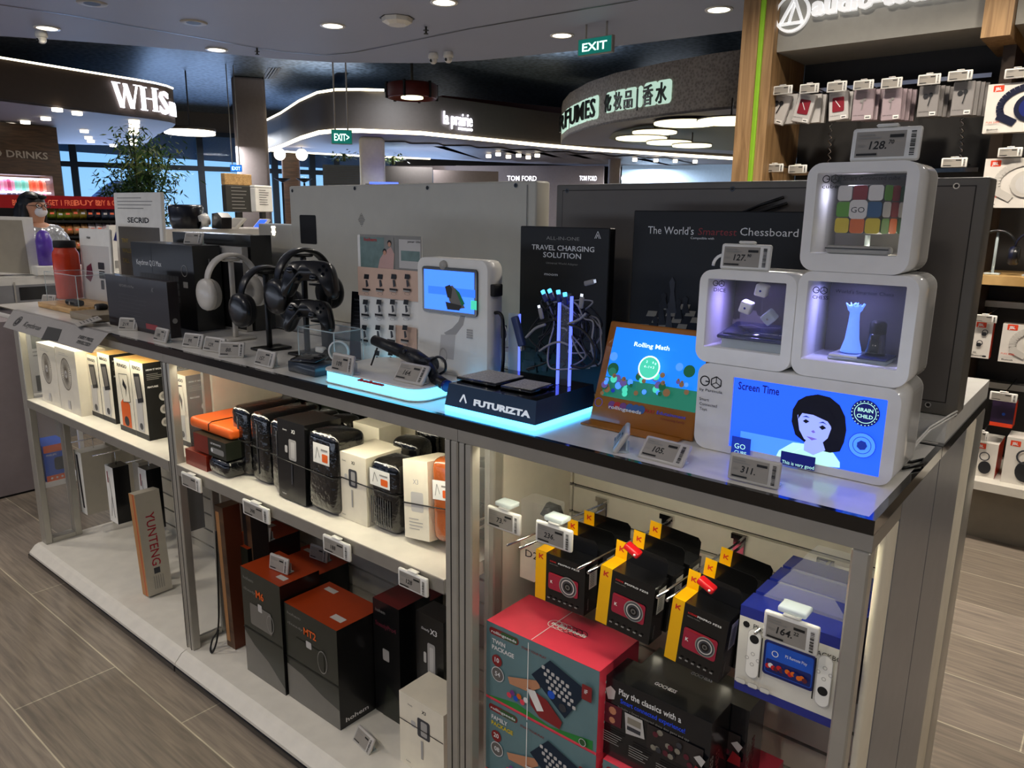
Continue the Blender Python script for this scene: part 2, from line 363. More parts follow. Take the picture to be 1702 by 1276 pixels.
# unseen glazed wall added behind the camera to let in light: posts, rail, glass
P_ = VPl(ROOM[0], ROOM[5]); m = M(); m.T = P_.mtx(); m.mat('mullion')
for k in range(14): q_ = P_.L*k/13; m.box(q_-.06, -.06, 0, q_+.06, .1, 3.7)
m.box(0, -.05, 1.1, P_.L, .1, 1.18); m.box(0, -.05, 3.6, P_.L, .1, 3.8); wf = struct(m, 'window_2')
m = M(); m.T = P_.mtx(); mat('tinted_glass', '#20262a', .3, alpha=.88, noise=0); m.mat('tinted_glass'); m.box(0, .12, 0, P_.L, .13, 3.6); m.build('pane', wf)  # glass tinted to hold back most of the sky light
mat('apron', '#3c4f66', .8)
m = M(); m.mat('apron'); m.box(-200, -40, -4.2, 60, 250, -4); struct(m, 'ground_outside')
# ================= THE DISPLAY ISLAND =================
XR = -.228; XL = -3.80; YM = 1.53; YE = 2.06
mat('rail', '#9a958b', .35, .35); mat('post_alu', '#b5b2a8', .3, .5); mat('slat', '#d8d2c2', .5); mat('groove', '#2c2722', .6); mat('shelf_white', '#ece7da', .4)
mat('side_panel', '#8b8b8d', .35)
def worktop(name, x0, x1, y0, y1, label, sides):
    t = thing(name, label, 'worktop', ((x0+x1)/2, (y0+y1)/2, TOP-.021)); t.location = (0, 0, 0)
    m = M(); m.mat('worktop_white'); m.box(x0+.008, y0+.008, TOP-.018, x1-.008, y1-.002, TOP); m.build('top_board', t)
    m = M(); m.mat('black_top')
    m.box(x0, y0, TOP-.021, x1, y0+.011, TOP+.0006)
    m.box(x1-.011, y0+.011, TOP-.021, x1, y1, TOP+.0006)
    if 'l' in sides: m.box(x0, y0+.011, TOP-.021, x0+.011, y1, TOP+.0006)
    if 'b' in sides: m.box(x0+.011, y1-.011, TOP-.021, x1-.011, y1, TOP+.0006)
    m.build('edge_trim', t)
    return t
worktop('worktop', XL, XR, YF, YM, 'long white worktop with a black edge across the front of the display island', 'l')
worktop('worktop', XL, XR, YM+.004, YE, 'white worktop with a black edge on the rear half of the display island', 'lb')
# bays
def frame_divider(m, x0, x1, y0, y1, z0, z1, w=.028):
    m.box(x0, y0, z0, x1, y0+w, z1); m.box(x0, y1-w, z0, x1, y1, z1); m.box(x0, y0+w, z0, x1, y1-w, z0+.02)
def slatwall(t, x0, x1, y, z0, z1):
    m = M(); m.mat('slat'); step = .0735; z = z1-.03-.0
    zs = [.834-step*i for i in range(-3, 11)]
    zs = [q for q in zs if z0+.01 < q < z1-.01]; zz = [z1]+zs+[z0]
    for a, b in zip(zz, zz[1:]): m.mat('slat'); m.box(x0, y, b+.004 if b != z0 else b, x1, y+.018, a-.004 if a != z1 else a)
    m.mat('groove'); m.box(x0, y+.013, z0, x1, y+.02, z1)
    return m.build('slat_wall', t)
ZB = .065
bay_lab = ('left bay of the display island with bottle boxes on its white shelf', 'middle bay of the display island with cases on its white shelf', 'right bay of the display island hung with camera boxes')
units = []
for i, (a, b) in enumerate(BAYS):
    x0 = (-3.556, -2.268, -1.024)[i]; x1 = (-2.269, -1.025, XR)[i]
    xb = x1 if i < 2 else x1-.0115
    t = thing('display_unit', bay_lab[i], 'shelving', (0, 0, 0), group='bays of the display island'); units.append(t)
    m = M(); m.mat('rail'); m.box(x0, YF+.002, 1.044, x1, YF+.02, TOP-.0225)
    m.build('rail', t)
    m = M(); m.mat('shelf_white'); m.box(a, YF+.06, 1.03, b, YB-.001, 1.045); m.build('light_shade', t)
    m = M(); m.mat('led_strip'); m.box(a+.01, YF+.024, 1.038, b-.01, YF+.036, 1.043); m.build('light_strip', t)
    # posts
    for s, (p, q) in enumerate(((x0, a), (b, x1))):
        m = M(); m.mat('post_alu'); m.bev(p+.001, YF+.002, ZB, q-.001, YF+.03, 1.0435, .003, 1, True)
        if not (i == 2 and s == 1 or i == 0 and s == 0): m.mat('groove'); m.box((p+q)/2-.0015, YF+.0012, ZB, (p+q)/2+.0015, YF+.004, 1.043)
        m.build('post', t)
        xx0, xx1 = (x0+.004, a-.004) if s == 0 else (b+.004, x1-.004)
        if i == 0 and s == 0 or s == 1 and i < 2:
            m = M(); m.mat('post_alu'); m.bev(xx0, YF+.125, ZB, xx1, YF+.153, 1.028, .003, 1, True); m.box(xx0, YF+.031, ZB, xx1, YF+.124, ZB+.022); m.build('side_frame', t)
            m = M(); m.mat('film'); m.box((xx0+xx1)/2-.002, YF+.031, ZB+.022, (xx0+xx1)/2+.002, YF+.124, 1.028); m.build('glass_panel', t)
    # side wall towards the slat wall
    if i == 0: m = M(); m.mat('slat'); m.box(x0+.01, YF+.30, ZB, x0+.024, YB-.001, 1.028); m.build('side_panel', t)
    m = M(); m.mat('slat'); m.box(x1-.022, YF+.16, ZB, x1-.008, YB-.001, 1.028) if i < 2 else m.box(x1-.024, YF+.168, ZB, x1-.012, YB-.001, 1.028); m.build('side_panel', t)
    if i == 2: m = M(); m.mat('cream'); m.bev(x1-.0115, YF+.088, ZB, x1-.0005, YF+.165, 1.0435, .004, 2); m.build('side_frame', t)
    slatwall(t, x0+.002, xb-.002, YB, ZB, 1.044)
    # base with sloped lip and black kick strip
    pr = [(YF+.425+.015, 0), (YF+.425+.015, ZB), (YF-.012, ZB), (YF-.026, ZB-.006), (YF-.05, .034), (YF-.05, .024), (YF-.03, .024), (YF-.03, 0)]
    m = M(); m.mat('shelf_white'); m.prism(pr[::-1], xb-x0-.002, 'x', x0+.001); m.build('base', t)
    m = M(); m.mat('black_top'); m.bev(x0-.012 if i == 0 else x0+.001, YF-.054, .001, x1-.001, YF-.031, .0235, .004, 2, True); m.build('kick_strip', t)
    if i < 2:
        m = M(); m.mat('shelf_white'); m.box(a+.0005 if 1 else 0, YF+.0015, .688, b-.0005, YB-.002, .721)
        m.mat('rail'); m.box(a+.0005, YF-.0005, .687, b-.0005, YF+.0014, .7195)
        m.build('shelf', t)
# outer side cladding of the right end, front half then rear half
for (y0, y1, lab) in ((YF+.17, 1.521, 'grey end panel on the right end of the island, nearer half'), (1.529, 1.80, 'grey end panel on the right end of the island, farther half')):
    m = M(); m.mat('side_panel'); m.box(XR-.0105, y0, .03, XR-.0005, y1, 1.069)
    tag(m.build('island_cladding'), lab, 'panel')
m = M(); m.mat('rail'); m.box(XR-.0108, YF+.003, 1.0442, XR-.0002, YF+.165, TOP-.0225); tag(m.build('corner_rail'), 'short metal rail under the worktop at the near right corner', 'rail')
m = M(); m.mat('cream'); m.bev(XR-.05, 1.803, .0, XR, 1.93, 1.069, .006, 2); m.mat('post_alu'); m.bev(XR-.05, 1.931, 0, XR, 2.05, 1.069, .006, 2)
tag(m.build('end_post'), 'pale upright post at the far right corner of the island', 'post')
# rear half carcass
m = M(); m.mat('side_panel'); m.box(XL+.1, 1.55, .02, XR-.055, 2.02, 1.069); tag(m.build('rear_cabinet'), 'grey cabinet body carrying the rear half of the island', 'cabinet')
# plinth on the rear half
PZ = TOP+.042
m = M(); m.mat('white'); m.box(-2.7, 1.556, TOP+.0008, XR-.002, YE-.004, PZ); tag(m.build('plinth'), 'low white plinth running along the rear half of the island under the big screens', 'plinth')
# ---- screen cabinets seen from behind ----
mat('panel_white', '#cdc9ba', .45, noise=.02); mat('panel_grey', '#6e6860', .45, noise=.02); mat('panel_frame', '#6b675f', .4)
PY = 1.60
q = lambda x, y, Y=PY: at(x, y, Y=Y)
t = thing('screen_cabinet', 'large off-white metal screen cabinet seen from behind, stepped at its left', 'display', (-1.75, PY, PZ))
x0, x1, xs = q(480, 312).x+1.75, q(892, 300).x+1.75, q(427, 370).x+1.75; zt, zs = q(892, 300).z-PZ, q(427, 372).z-PZ
m = M(); m.mat('panel_white'); m.bev(x0, 0, .001, x1, .06, zt, .006, 2); m.build('back_housing', t)
m = M(); m.mat('panel_white'); m.bev(xs, .004, .001, x0-.0005, .055, zs, .005, 2); m.mat('white'); m.box(xs+.003, .003, zs-.003, x0, .055, zs+.002)
m.art((0, .0035, 0), (1, 0, 0), (0, 0, 1))
lx, lz = q(453, 383).x+1.75, q(453, 383).z-PZ
for r_ in range(4):
    for c_ in range(3 if r_ % 2 == 0 else 2):
        m.ci(lx+(c_-(1 if r_ % 2 == 0 else .5))*.009, lz+.012-r_*.0085, .0036, 'led_white', 8); m.k -= 1
m.build('side_step', t)
m = M(); m.mat('panel_white'); m.art((0, 0, 0), (1, 0, 0), (0, 0, 1))
vx, vz = q(601, 366).x+1.75, q(601, 366).z-PZ
for i_ in range(9):
    w_ = (.006, .018, .024, .034, .042, .034, .024, .018, .006)[i_]*.8; m.rc(vx-w_/2, vz+.02-i_*.0048, w_, .0018, 'groove'); m.k -= 1
for px, py in ((486, 317), (590, 313), (711, 312), (858, 308)):
    p = q(px, py); m.ci(p.x+1.75, p.z-PZ, .0055, 'groove', 10); m.k += 1; m.ring(p.x+1.75, p.z-PZ, .006, .002, 'chrome', 10)
a_, b_ = q(877, 300), q(877, 560); m.rc(a_.x+1.75, .0, .0025, zt-.01, 'grey')
m.build('vent_and_screws', t)
m = M(); a_ = q(498, 357); b_ = q(527, 406); m.mat('black_matt'); m.art((0, 0, 0), (1, 0, 0), (0, 0, 1)); m.rr(a_.x+1.75, b_.z-PZ, b_.x-a_.x, a_.z-b_.z, .006, 'black_matt', .0008); m.build('handle_recess', t)
t = thing('screen_cabinet', 'large dark grey metal screen cabinet seen from behind, beside the white cube displays', 'display', (-.7, PY, PZ))
x0, x1 = q(925, 308).x+.7, q(1648, 292).x+.7; zt = q(1300, 300).z-PZ
m = M(); m.mat('panel_frame'); m.bev(x0, 0, .001, x1, .075, zt, .004, 2); m.build('frame', t)
m = M(); m.mat('panel_grey'); m.box(x0+.022, -.0015, .028, x1-.022, 0, zt-.016)
m.mat('groove'); m.box(x0+.02, -.0008, .026, x1-.02, -.0001, zt-.014)
m.art((0, -.0015, 0), (1, 0, 0), (0, 0, 1))
for px, py in ((943, 317), (1218, 314), (1590, 309), (1543, 672)):
    p = q(px, py); m.ring(p.x+.7, p.z-PZ, .0055, .0018, 'chrome', 10); m.ci(p.x+.7, p.z-PZ, .003, 'groove', 8)
m.build('back_panel', t)
m = M(); m.mat('black')
for dz, o_ in ((0, 0), (.012, .008)):
    p = [q(1305, 328), q(1270, 340), q(1240, 352), q(1215, 360)]
    m.tube([(v.x+.7+o_, -.008-.004*(k % 2), v.z-PZ-dz) for k, v in enumerate(p)], .0032, 6)
m.build('cable', t)
mat('black_sign', '#070809', .45)
# ================= THINGS ON THE WORKTOP =================
T0 = TOP+.0012
class Pl3:
    def __init__(s, o, u=(1, 0, 0), v=(0, 0, 1)): s.o = Vector(o); s.u = Vector(u).normalized(); s.v = Vector(v).normalized(); s.n = s.u.cross(s.v)
    def __call__(s, x, y):
        d = R3 @ Vector((x-CX, -(y-CY), -FPX)); E = Vector((0, 0, EYE)); t = (s.o-E).dot(s.n)/d.dot(s.n); p = E+d*t-s.o; return p.dot(s.u), p.dot(s.v)
    def on(s, m, off=0, e=.0002): return m.art(s.o+s.n*off, s.u, s.v, e)
    def rect(s, m, x0, y0, x1, y1, mt): a = s(x0, y1); b = s(x1, y0); m.rc(a[0], a[1], b[0]-a[0], b[1]-a[1], mt)
    def poly(s, m, pts, mt, d=0):
        q = [s(*p) for p in pts]; ar = sum(a[0]*b[1]-b[0]*a[1] for a, b in zip(q, q[1:]+q[:1]))
        m.poly(q if ar > 0 else q[::-1], mt, d)
    def txt(s, m, body, x, y, h, mt, **k):  # baseline-left pixel, cap height in px
        a = s(x, y); b = s(x, y-h)
        if 'xr' in k: k['w'] = s(k.pop('xr'), y)[0]-a[0]
        m.tx(body, a[0], a[1], b[1]-a[1], mt, **k)
def TM(o): return Matrix.Translation(-Vector(o.location))
def ringprism(m, outer, inner, y0, y1, capback=True):
    n = len(outer); vs = [(p[0], y0, p[1]) for p in outer]+[(p[0], y0, p[1]) for p in inner]+[(p[0], y1, p[1]) for p in outer]+[(p[0], y1, p[1]) for p in inner]
    f = []
    for i in range(n):
        j = (i+1) % n; f += [(i, j, j+n, i+n), (i+2*n, i+3*n, j+3*n, j+2*n)]
    m.add(vs, f, False); b = len(m.v)-4*n
    m.v = m.v[:b]; m.add(vs, [(j_[1], j_[0], j_[0]+2*n, j_[1]+2*n) for j_ in [(i, (i+1) % n) for i in range(n)]], True)
    m.v = m.v[:b]; m.add(vs, [(i+n, (i+1) % n+n, (i+1) % n+3*n, i+3*n) for i in range(n)], True)
# ---- electronic price tags ----
def price_tag(label, price, loc, rz=0, tilt=.35, w=.088, h=.046, group='electronic price tags on the worktop', style='clear', rev=0, detail=1):
    t = thing('price_tag', label, 'price tag', loc, (-0, 0, rz), group)
    R_ = Matrix.Rotation(-tilt, 4, 'X')
    m = M(); m.T = R_; m.mat('white' if style == 'white' else 'tag_frame'); m.bev(-w/2, 0, 0, w/2, .009, h, .004, 2); m.build('frame', t)
    m = M(); m.T = R_; m.art((-w/2, 0, 0), (1, 0, 0), (0, 0, 1), .0003)
    m.rc(w*.07, h*.12, w*.72, h*.76, 'epaper')
    p0, _, p1 = price.partition('^'); m.tx(p0, w*.40, h*.36, h*.24, 'print_black', .02, 'c', it=.15 if detail else 0)
    if p1: m.tx(p1, w*.40+textmesh(p0, .02)[2]*h*.24/.73/2+w*.02, h*.50, h*.12, 'print_black', .02, it=.15)
    if detail:
        m.tx('SGD', w*.11, h*.42, h*.08, 'print_grey'); m.rc(w*.56, h*.68, w*.2, h*.09, 'print_black'); m.lines(w*.1, h*.76, w*.36, 2, h*.09, h*.035, 'print_grey'); m.rc(w*.1, h*.17, w*.3, h*.06, 'print_black')
        r_ = random.Random(len(label))
        for k in range(14): m.rc(w*.86, h*.14+h*.72*k/14, w*.07, h*.72/14*r_.uniform(.25, .8), 'print_black'); m.k -= 1
    m.build('screen', t)
    if style == 'clear': m = M(); m.mat('clear_edge'); m.box(-w/2+.004, .004, 0, w/2-.004, .030, .0025); m.box(-w/2+.01, .024, .0026, w/2-.01, .027, h*.55); m.build('clear_foot', t)
    elif style == 'white': m = M(); m.T = R_; m.mat('white'); m.bev(-w*.16, -.001, h+.0003, w*.16, .012, h+.005, .002, 1); m.build('clip', t)
    return t
mat('tag_frame', '#c3bfb8', .3)
def tag_px(xl, xr, yb, label, price='', rz=0, w=.085, **k):
    c = at((xl+xr)/2, yb, Z=T0); return price_tag(label, price, (c.x, c.y, T0), rz, w=w, **k)
tag_px(196, 226, 549, 'small price tag left of the front black keyboard box, turned to the right', '219.', rz=.5, w=.075)
tag_px(247, 279, 568, 'price tag just in front of the right corner of the front keyboard box', '189.', w=.08)
tag_px(302, 332, 578, 'price tag left of the close pair in front of the white headphones', '99.', rz=.25, w=.08)
tag_px(334, 369, 585, 'wider price tag of the close pair in front of the white headphones', '129.', rz=.15, w=.088)
tag_px(370, 396, 594, 'turned price tag in front of the middle headphones', '88.', rz=.6, w=.075)
tag_px(415, 456, 609, 'price tag squarely facing the aisle in front of the black headphone stand', '157.')
a_ = at(566, 620, Z=T0+.034); price_tag('price tag standing at the left end of the glowing base, in front of the clear case', '109.', (max(a_.x, -1.455), a_.y, T0+.034), 0, tilt=.2, w=.080)
a_ = at(675, 636, Z=T0+.034); price_tag('price tag lying on the lit rounded base beside the red lettering', '164.', (a_.x, a_.y, T0+.034), 0, tilt=.6, w=.095, h=.05, group='electronic price tags on the worktop')
c_ = at(1094, 768, Z=T0); price_tag('low leaning price tag in front of the orange-framed tablet', '105.', (c_.x, c_.y, T0), -.05, tilt=.75, w=.088, h=.046)
c_ = at(1018, 742, Z=T0); price_tag('price tag seen edge-on left of the leaning one, near the orange-framed tablet', '105.', (c_.x, c_.y, T0), -1.05, tilt=.55, w=.075, h=.046)
c_ = at(1234, 815, Z=T0); price_tag('price tag standing in front of the wide white display with the blue screen', '311.', (c_.x, 1.10, T0), 0, tilt=.12, w=.083, h=.044)
# ---- white cube displays ----
GY = 1.228; GP = Pl3((0, GY, 0))
em('scr_blue', '#1d4fff', 1.15); em('scr_blue2', '#3a72ff', 1.2); em('scr_dark', '#0b1560', .5); em('scr_face', '#8f9fff', .75); em('scr_hair', '#05061c', .15); em('scr_shirt', '#a8e0d0', .8); em('scr_lip', '#6a5ab8', .7); em('scr_navy', '#102a8a', .7)
def shell(t, x0, x1, z0, z1, dep, op, r=.022):
    m = M(); m.T = TM(t); m.mat('white_gloss'); o_ = rrpts(x0, z0, x1-x0, z1-z0, r, 6)
    i_ = rrpts(op[0], op[1], op[2]-op[0], op[3]-op[1], .002, 6)
    ringprism(m, o_, i_, GY, GY+dep-.004); m.prism(o_, .004, 'y', GY+dep-.004, True); m.build('housing', t)
t = thing('screen_display', 'wide white rounded display box at the bottom of the stack with a blue lit screen', 'display', (-.411, GY, T0))
S = (GP(1223, 700)[0]+.001, T0+.012, GP(1469, 700)[0]-.002, GP(1223, 622)[1]-.002)
S = (-.5115, T0+.0125, -.2640, 1.2305)
shell(t, -.577, -.245, T0, 1.249, .15, S)
m = M(); m.T = TM(t); m.mat('scr_blue'); m.box(S[0]+.0005, GY+.004, S[1]+.0005, S[2]-.0005, GY+.02, S[3]-.0005)
SPn = Pl3((0, GY+.004, 0)); SPn.on(m, .0002, .0002)
SPn.rect(m, 1226, 735, 1330, 780, 'scr_blue2'); SPn.txt(m, 'Screen Time', 1227, 646, 13, 'scr_dark', bold=.02, xr=1296)
hair = [(1322, 722), (1316, 700), (1318, 680), (1327, 665), (1340, 658), (1360, 655), (1380, 660), (1396, 673), (1405, 692), (1407, 715), (1403, 735), (1396, 750), (1380, 752), (1350, 745)]
shirt = [(1285, 768), (1295, 748), (1318, 735), (1345, 738), (1385, 752), (1396, 768), (1396, 777), (1285, 766)]
SPn.poly(m, shirt, 'scr_shirt'); SPn.poly(m, hair, 'scr_hair')
SPn.poly(m, [(1337, 735), (1347, 722), (1368, 735), (1372, 748), (1352, 756), (1336, 748)], 'scr_face')
SPn.poly(m, [(1326, 690), (1331, 682), (1342, 683), (1362, 688), (1380, 698), (1382, 712), (1376, 728), (1364, 738), (1350, 737), (1337, 729), (1329, 714)], 'scr_face')
SPn.poly(m, [(1328, 676), (1345, 666), (1372, 672), (1388, 695), (1384, 712), (1376, 700), (1352, 689), (1334, 686), (1327, 696)], 'scr_hair')
SPn.poly(m, [(1335, 699), (1340, 696), (1346, 700), (1340, 703)], 'scr_hair'); SPn.poly(m, [(1362, 709), (1368, 706), (1374, 711), (1367, 714)], 'scr_hair')
SPn.poly(m, [(1334, 692), (1341, 690), (1347, 694), (1341, 692.5)], 'scr_navy'); SPn.poly(m, [(1361, 702), (1369, 700), (1376, 706), (1369, 702.5)], 'scr_navy')
SPn.poly(m, [(1349, 716), (1353, 714), (1356, 718), (1352, 719)], 'scr_lip'); SPn.poly(m, [(1341, 724), (1350, 726), (1359, 729), (1350, 731)], 'scr_lip')
a_ = SPn(1439, 686); m.ci(a_[0], a_[1], .0215, 'scr_dark'); m.ring(a_[0], a_[1], .0165, .001, 'scr_shirt'); m.tx('BRAIN', a_[0], a_[1]+.002, .006, 'scr_shirt', .02, 'c'); m.tx('CHILD', a_[0], a_[1]-.008, .006, 'scr_shirt', .02, 'c')
for k in range(22): b_ = 2*PI*k/22; m.ci(a_[0]+.019*math.cos(b_), a_[1]+.019*math.sin(b_), .0009, 'scr_shirt', 6)
a_ = SPn(1435, 738); m.ci(a_[0], a_[1], .0205, 'scr_navy'); m.ci(a_[0], a_[1], .0195, 'scr_blue2'); m.ring(a_[0], a_[1], .014, .001, 'scr_navy'); m.ci(a_[0], a_[1], .008, 'scr_navy', 7)
SPn.rect(m, 1218, 728, 1252, 752, 'scr_navy'); SPn.txt(m, 'GO', 1224, 742, 9, 'scr_shirt', bold=.0); SPn.txt(m, 'CUBE', 1224, 751, 6, 'scr_shirt')
SPn.rect(m, 1300, 758, 1359, 768, 'scr_dark'); SPn.txt(m, 'This is very good', 1303, 767, 6, 'scr_shirt', xr=1357); m.build('lit_screen', t)
m = M(); m.T = TM(t); GP.on(m, 0)
def go_logo(m, P_, x, y, s, mt='print_black', cube=True):
    a_ = P_(x, y); m.ring(a_[0]+s*.5, a_[1]+s*.5, s*.5, s*.12, mt); m.rc(a_[0]+s*.55, a_[1]+s*.42, s*.45, s*.12, mt); cx = a_[0]+s*1.62; cy = a_[1]+s*.5
    hx6 = [(cx+s*.55*math.cos(PI/6+k*PI/3), cy+s*.55*math.sin(PI/6+k*PI/3)) for k in range(6)]
    m.ln(hx6+[hx6[0]], s*.1, mt)
    for k in (1, 3, 5): m.ln([(cx, cy), ((hx6[k][0]), hx6[k][1])], s*.07, mt)
go_logo(m, GP, 1163, 640, .019)
GP.txt(m, 'by Particula', 1163, 648, 4.5, 'print_black', xr=1201)
for k, s_ in enumerate(('Smart', 'Connected', 'Toys')): GP.txt(m, s_, 1163, 664+k*8, 5, 'print_black')
m.build('printing', t)
def niche(label, x0, x1, z0, z1, dep=.125, op=None):
    t = thing('cube_display', label, 'display', ((x0+x1)/2, GY, z0), group='white cube displays')
    o_ = op or (x0+.015, z0+.027, x1-.017, z1-.015); shell(t, x0, x1, z0, z1, dep, o_)
    m = M(); m.T = TM(t); m.mat('clear'); m.box(o_[0], GY+.0015, o_[1], o_[2], GY+.003, o_[3]); m.build('glass_front', t)
    return t, o_
def back_print(t, o_, dep, mt): m = M(); m.T = TM(t); m.mat(mt); m.box(o_[0]+.0005, GY+dep-.0075, o_[1]+.0005, o_[2]-.0005, GY+dep-.0045, o_[3]-.0005); return m
mat('bk_brown', '#2c2624', .5); mat('bk_grey', '#4a4745', .5); mat('bk_grey2', '#6b6763', .5); em('queen_blue', '#5d86ff', .9)
# dice cube
t, o_ = niche('left white cube display holding floating dice over a blue tray', -.5855, -.4175, 1.2505, 1.4115)
m = back_print(t, o_, .125, 'bk_brown'); B_ = Pl3((0, GY+.117, 0)); B_.on(m, 0)
for x_, y_, s_ in ((1228, 545, .018), (1245, 530, .02), (1262, 540, .018), (1215, 540, .014)): a_ = B_(x_, y_); m.ci(a_[0], a_[1], s_, 'bk_grey2', 7)
m.build('back_print', t)
m = M(); m.T = TM(t); GP.on(m, -.0014, .0001); go_logo(m, GP, 1184, 475, .010); GP.txt(m, 'DICE', 1186, 484, 6, 'print_black', xr=1206)
for k in range(6): GP.txt(m, 'Dice set', 1185+k*20, 590+k*1.5, 2.5, 'print_grey')
m.build('glass_print', t)
t2 = thing('dice_tray', 'glossy dark blue tray inside the left cube display', 'tray', (-.495, GY+.05, o_[1]+.0005))
m = M(); mat('navy_gloss', '#141a58', .12, coat=.6); m.mat('navy_gloss'); m.T = Matrix.Translation((0, 0, .022)) @ Matrix.Rotation(.18, 4, 'X'); m.bev(-.058, -.04, 0, .062, .045, .007, .003, 2); m.bev(-.05, -.032, .0071, .054, .037, .010, .002, 1)
m.art((-.058, -.04, .0101), (1, 0, 0), (0, 1, 0)); m.tx('CONNECTED DICE', .06, .018, .005, 'print_white'); m.ln([(.02, .05), (.04, .06), (.06, .05), (.09, .06)], .001, 'print_grey'); m.build('tray', t2)
m = M(); m.mat('clear_edge'); m.box(-.05, -.035, 0, .055, .03, .018); m.build('clear_stand', t2)
for k, (x_, y_, r_, lab) in enumerate(((1267, 482, .2, 'white lit die floating highest in the left cube display'), (1241, 510, .3, 'white lit die in the middle of the left cube display'), (1279, 527, .8, 'tilted see-through die at the right of the left cube display'))):
    p = at(x_, y_, Y=GY+.045); t3 = thing('gaming_die', lab, 'die', tuple(p), (r_*.5, r_, r_*.4)); m = M(); m.mat('white_gloss' if k < 2 else 'clear_edge'); m.bev(-.0105, -.0105, -.0105, .0105, .0105, .0105, .0035, 3); m.build('body', t3)
    m = M(); m.mat('led_cyan' if k < 2 else 'grey'); m.art((0, -.0106, 0), (1, 0, 0), (0, 0, 1), .0001); m.ci(0, 0, .002, 'scr_dark' if k < 2 else 'grey'); m.build('pips', t3)
    m = M(); m.mat('clear'); m.T = (Matrix.Rotation(r_*.4, 4, 'Z') @ Matrix.Rotation(r_, 4, 'Y') @ Matrix.Rotation(r_*.5, 4, 'X')).inverted(); m.cyl((0, .004, -.012), (0, .010, -(p.z-1.305)), .0012, n=6); m.build('clear_rod', t3)
# chess cube
t, o_ = niche('right white cube display holding a lit white chess queen and a black piece', -.4160, -.2405, 1.2505, 1.4185)
m = back_print(t, o_, .125, 'bk_grey'); m.build('back_print', t)
m = M(); m.T = TM(t); GP.on(m, -.0014, .0001); go_logo(m, GP, 1350, 487, .0105); GP.txt(m, 'CHESS', 1350, 496, 6, 'print_black', xr=1376); GP.txt(m, "World's Smartest Chess", 1388, 486, 6, 'print_black', xr=1486)
for k in range(4): GP.txt(m, 'Chess set', 1345+k*28, 604+k*2, 2.5, 'print_grey')
m.build('glass_print', t)
pz = o_[1]+.012
t2 = thing('chess_plate', 'square two-tone chess plate inside the right cube display', 'display plate', (-.322, GY+.055, o_[1]+.0005), .0)
m = M(); m.mat('clear_edge'); m.bev(-.045, -.032, 0, .045, .032, .006, .002, 1); m.build('clear_slab', t2); m = M(); m.mat('white_gloss'); m.box(-.043, -.03, .0062, 0, .03, .009); m.mat('navy'); m.box(.0002, -.03, .0062, .043, .03, .009); m.art((0, 0, .009), (1, 0, 0), (0, 1, 0)); m.ci(-.021, 0, .016, 'navy'); m.build('squares', t2)
q_ = thing('chess_queen', 'glowing white chess queen with a crown in the right cube display', 'chess piece', (-.341, GY+.058, o_[1]+.0112))
m = M(); m.mat('queen_blue'); m.lathe([(.001, 0), (.016, 0), (.015, .006), (.011, .02), (.008, .05), (.0075, .064), (.001, .064)], 20); m.build('body', q_)
m = M(); m.mat('queen_blue'); m.lathe([(.0075, .0642), (.011, .068), (.0125, .075), (.006, .072), (.001, .072)], 18); m.ball((0, 0, .077), .003, 8)
for k in range(8): a_ = k*PI/4; m.cyl((.010*math.cos(a_), .010*math.sin(a_), .071), (.0145*math.cos(a_), .0145*math.sin(a_), .0785), .002, .0008, 6)
m.build('crown', q_)
q_ = thing('chess_piece', 'black cylindrical chess piece beside the lit queen', 'chess piece', (-.303, GY+.055, o_[1]+.0112))
m = M(); m.mat('black_gloss'); m.lathe([(.001, 0), (.015, 0), (.015, .006), (.0135, .01), (.0125, .034), (.001, .034)], 20); m.build('base', q_); m = M(); m.mat('black_matt'); m.lathe([(.0125, .0342), (.0125, .05), (.008, .0545), (.001, .055)], 20); m.build('head', q_)
# rubik cube display (top)
t, o_ = niche('topmost white cube display holding a colourful puzzle cube', -.4175, -.2595, 1.4192, 1.5830)
m = back_print(t, o_, .125, 'bk_grey2'); m.build('back_print', t)
m = M(); m.T = TM(t); GP.on(m, -.0014, .0001); go_logo(m, GP, 1366, 304, .0115); GP.txt(m, 'cube', 1366, 313, 7, 'print_black', xr=1392); GP.txt(m, 'Smart Connected cube', 1401, 300, 7, 'print_black', xr=1496); m.build('glass_print', t)
cx, cz, s_ = -.334, 1.5135, .0272*2
q_ = thing('puzzle_cube', 'rounded puzzle cube with mixed red, white, blue, green, yellow and orange squares', 'toy', (cx, GY+.055, cz-.036), -.22)
q_.scale = (1.35, 1.35, 1.35)
m = M(); m.mat('bk_grey'); m.bev(-.027, -.027, 0, .027, .027, .054, .008, 3); m.build('core', q_)
mat('c_blue', '#27567e', .3, coat=.4); mat('c_red', '#8a1a20', .3, coat=.4); mat('c_green', '#5a9c1e', .3, coat=.4); mat('c_yel', '#d9c021', .3, coat=.4); mat('c_org', '#e06a12', .3, coat=.4); mat('c_wht', '#e2ddd6', .3, coat=.4); mat('c_dgreen', '#2c5a30', .3, coat=.4)
m = M(); c1 = (('c_yel', 'c_org', 'c_yel'), ('c_green', 'c_wht', 'c_blue'), ('c_wht', 'c_red', 'c_wht')); c2 = (('c_green', 'c_org', 'c_dgreen'), ('c_wht', 'c_red', 'c_wht'), ('c_green', 'c_red', 'c_dgreen'))
for fr, cc in ((((-.027, -.027, 0), (1, 0, 0)), c1), (((.027, -.027, 0), (0, 1, 0)), c2)):
    m.art(fr[0], fr[1], (0, 0, 1), .0002)
    for r_ in range(3):
        for c_ in range(3): m.rr(c_*.018+.0006, r_*.018+.0006, .0168, .0168, .0035, cc[r_][c_], .0006); m.k -= 1
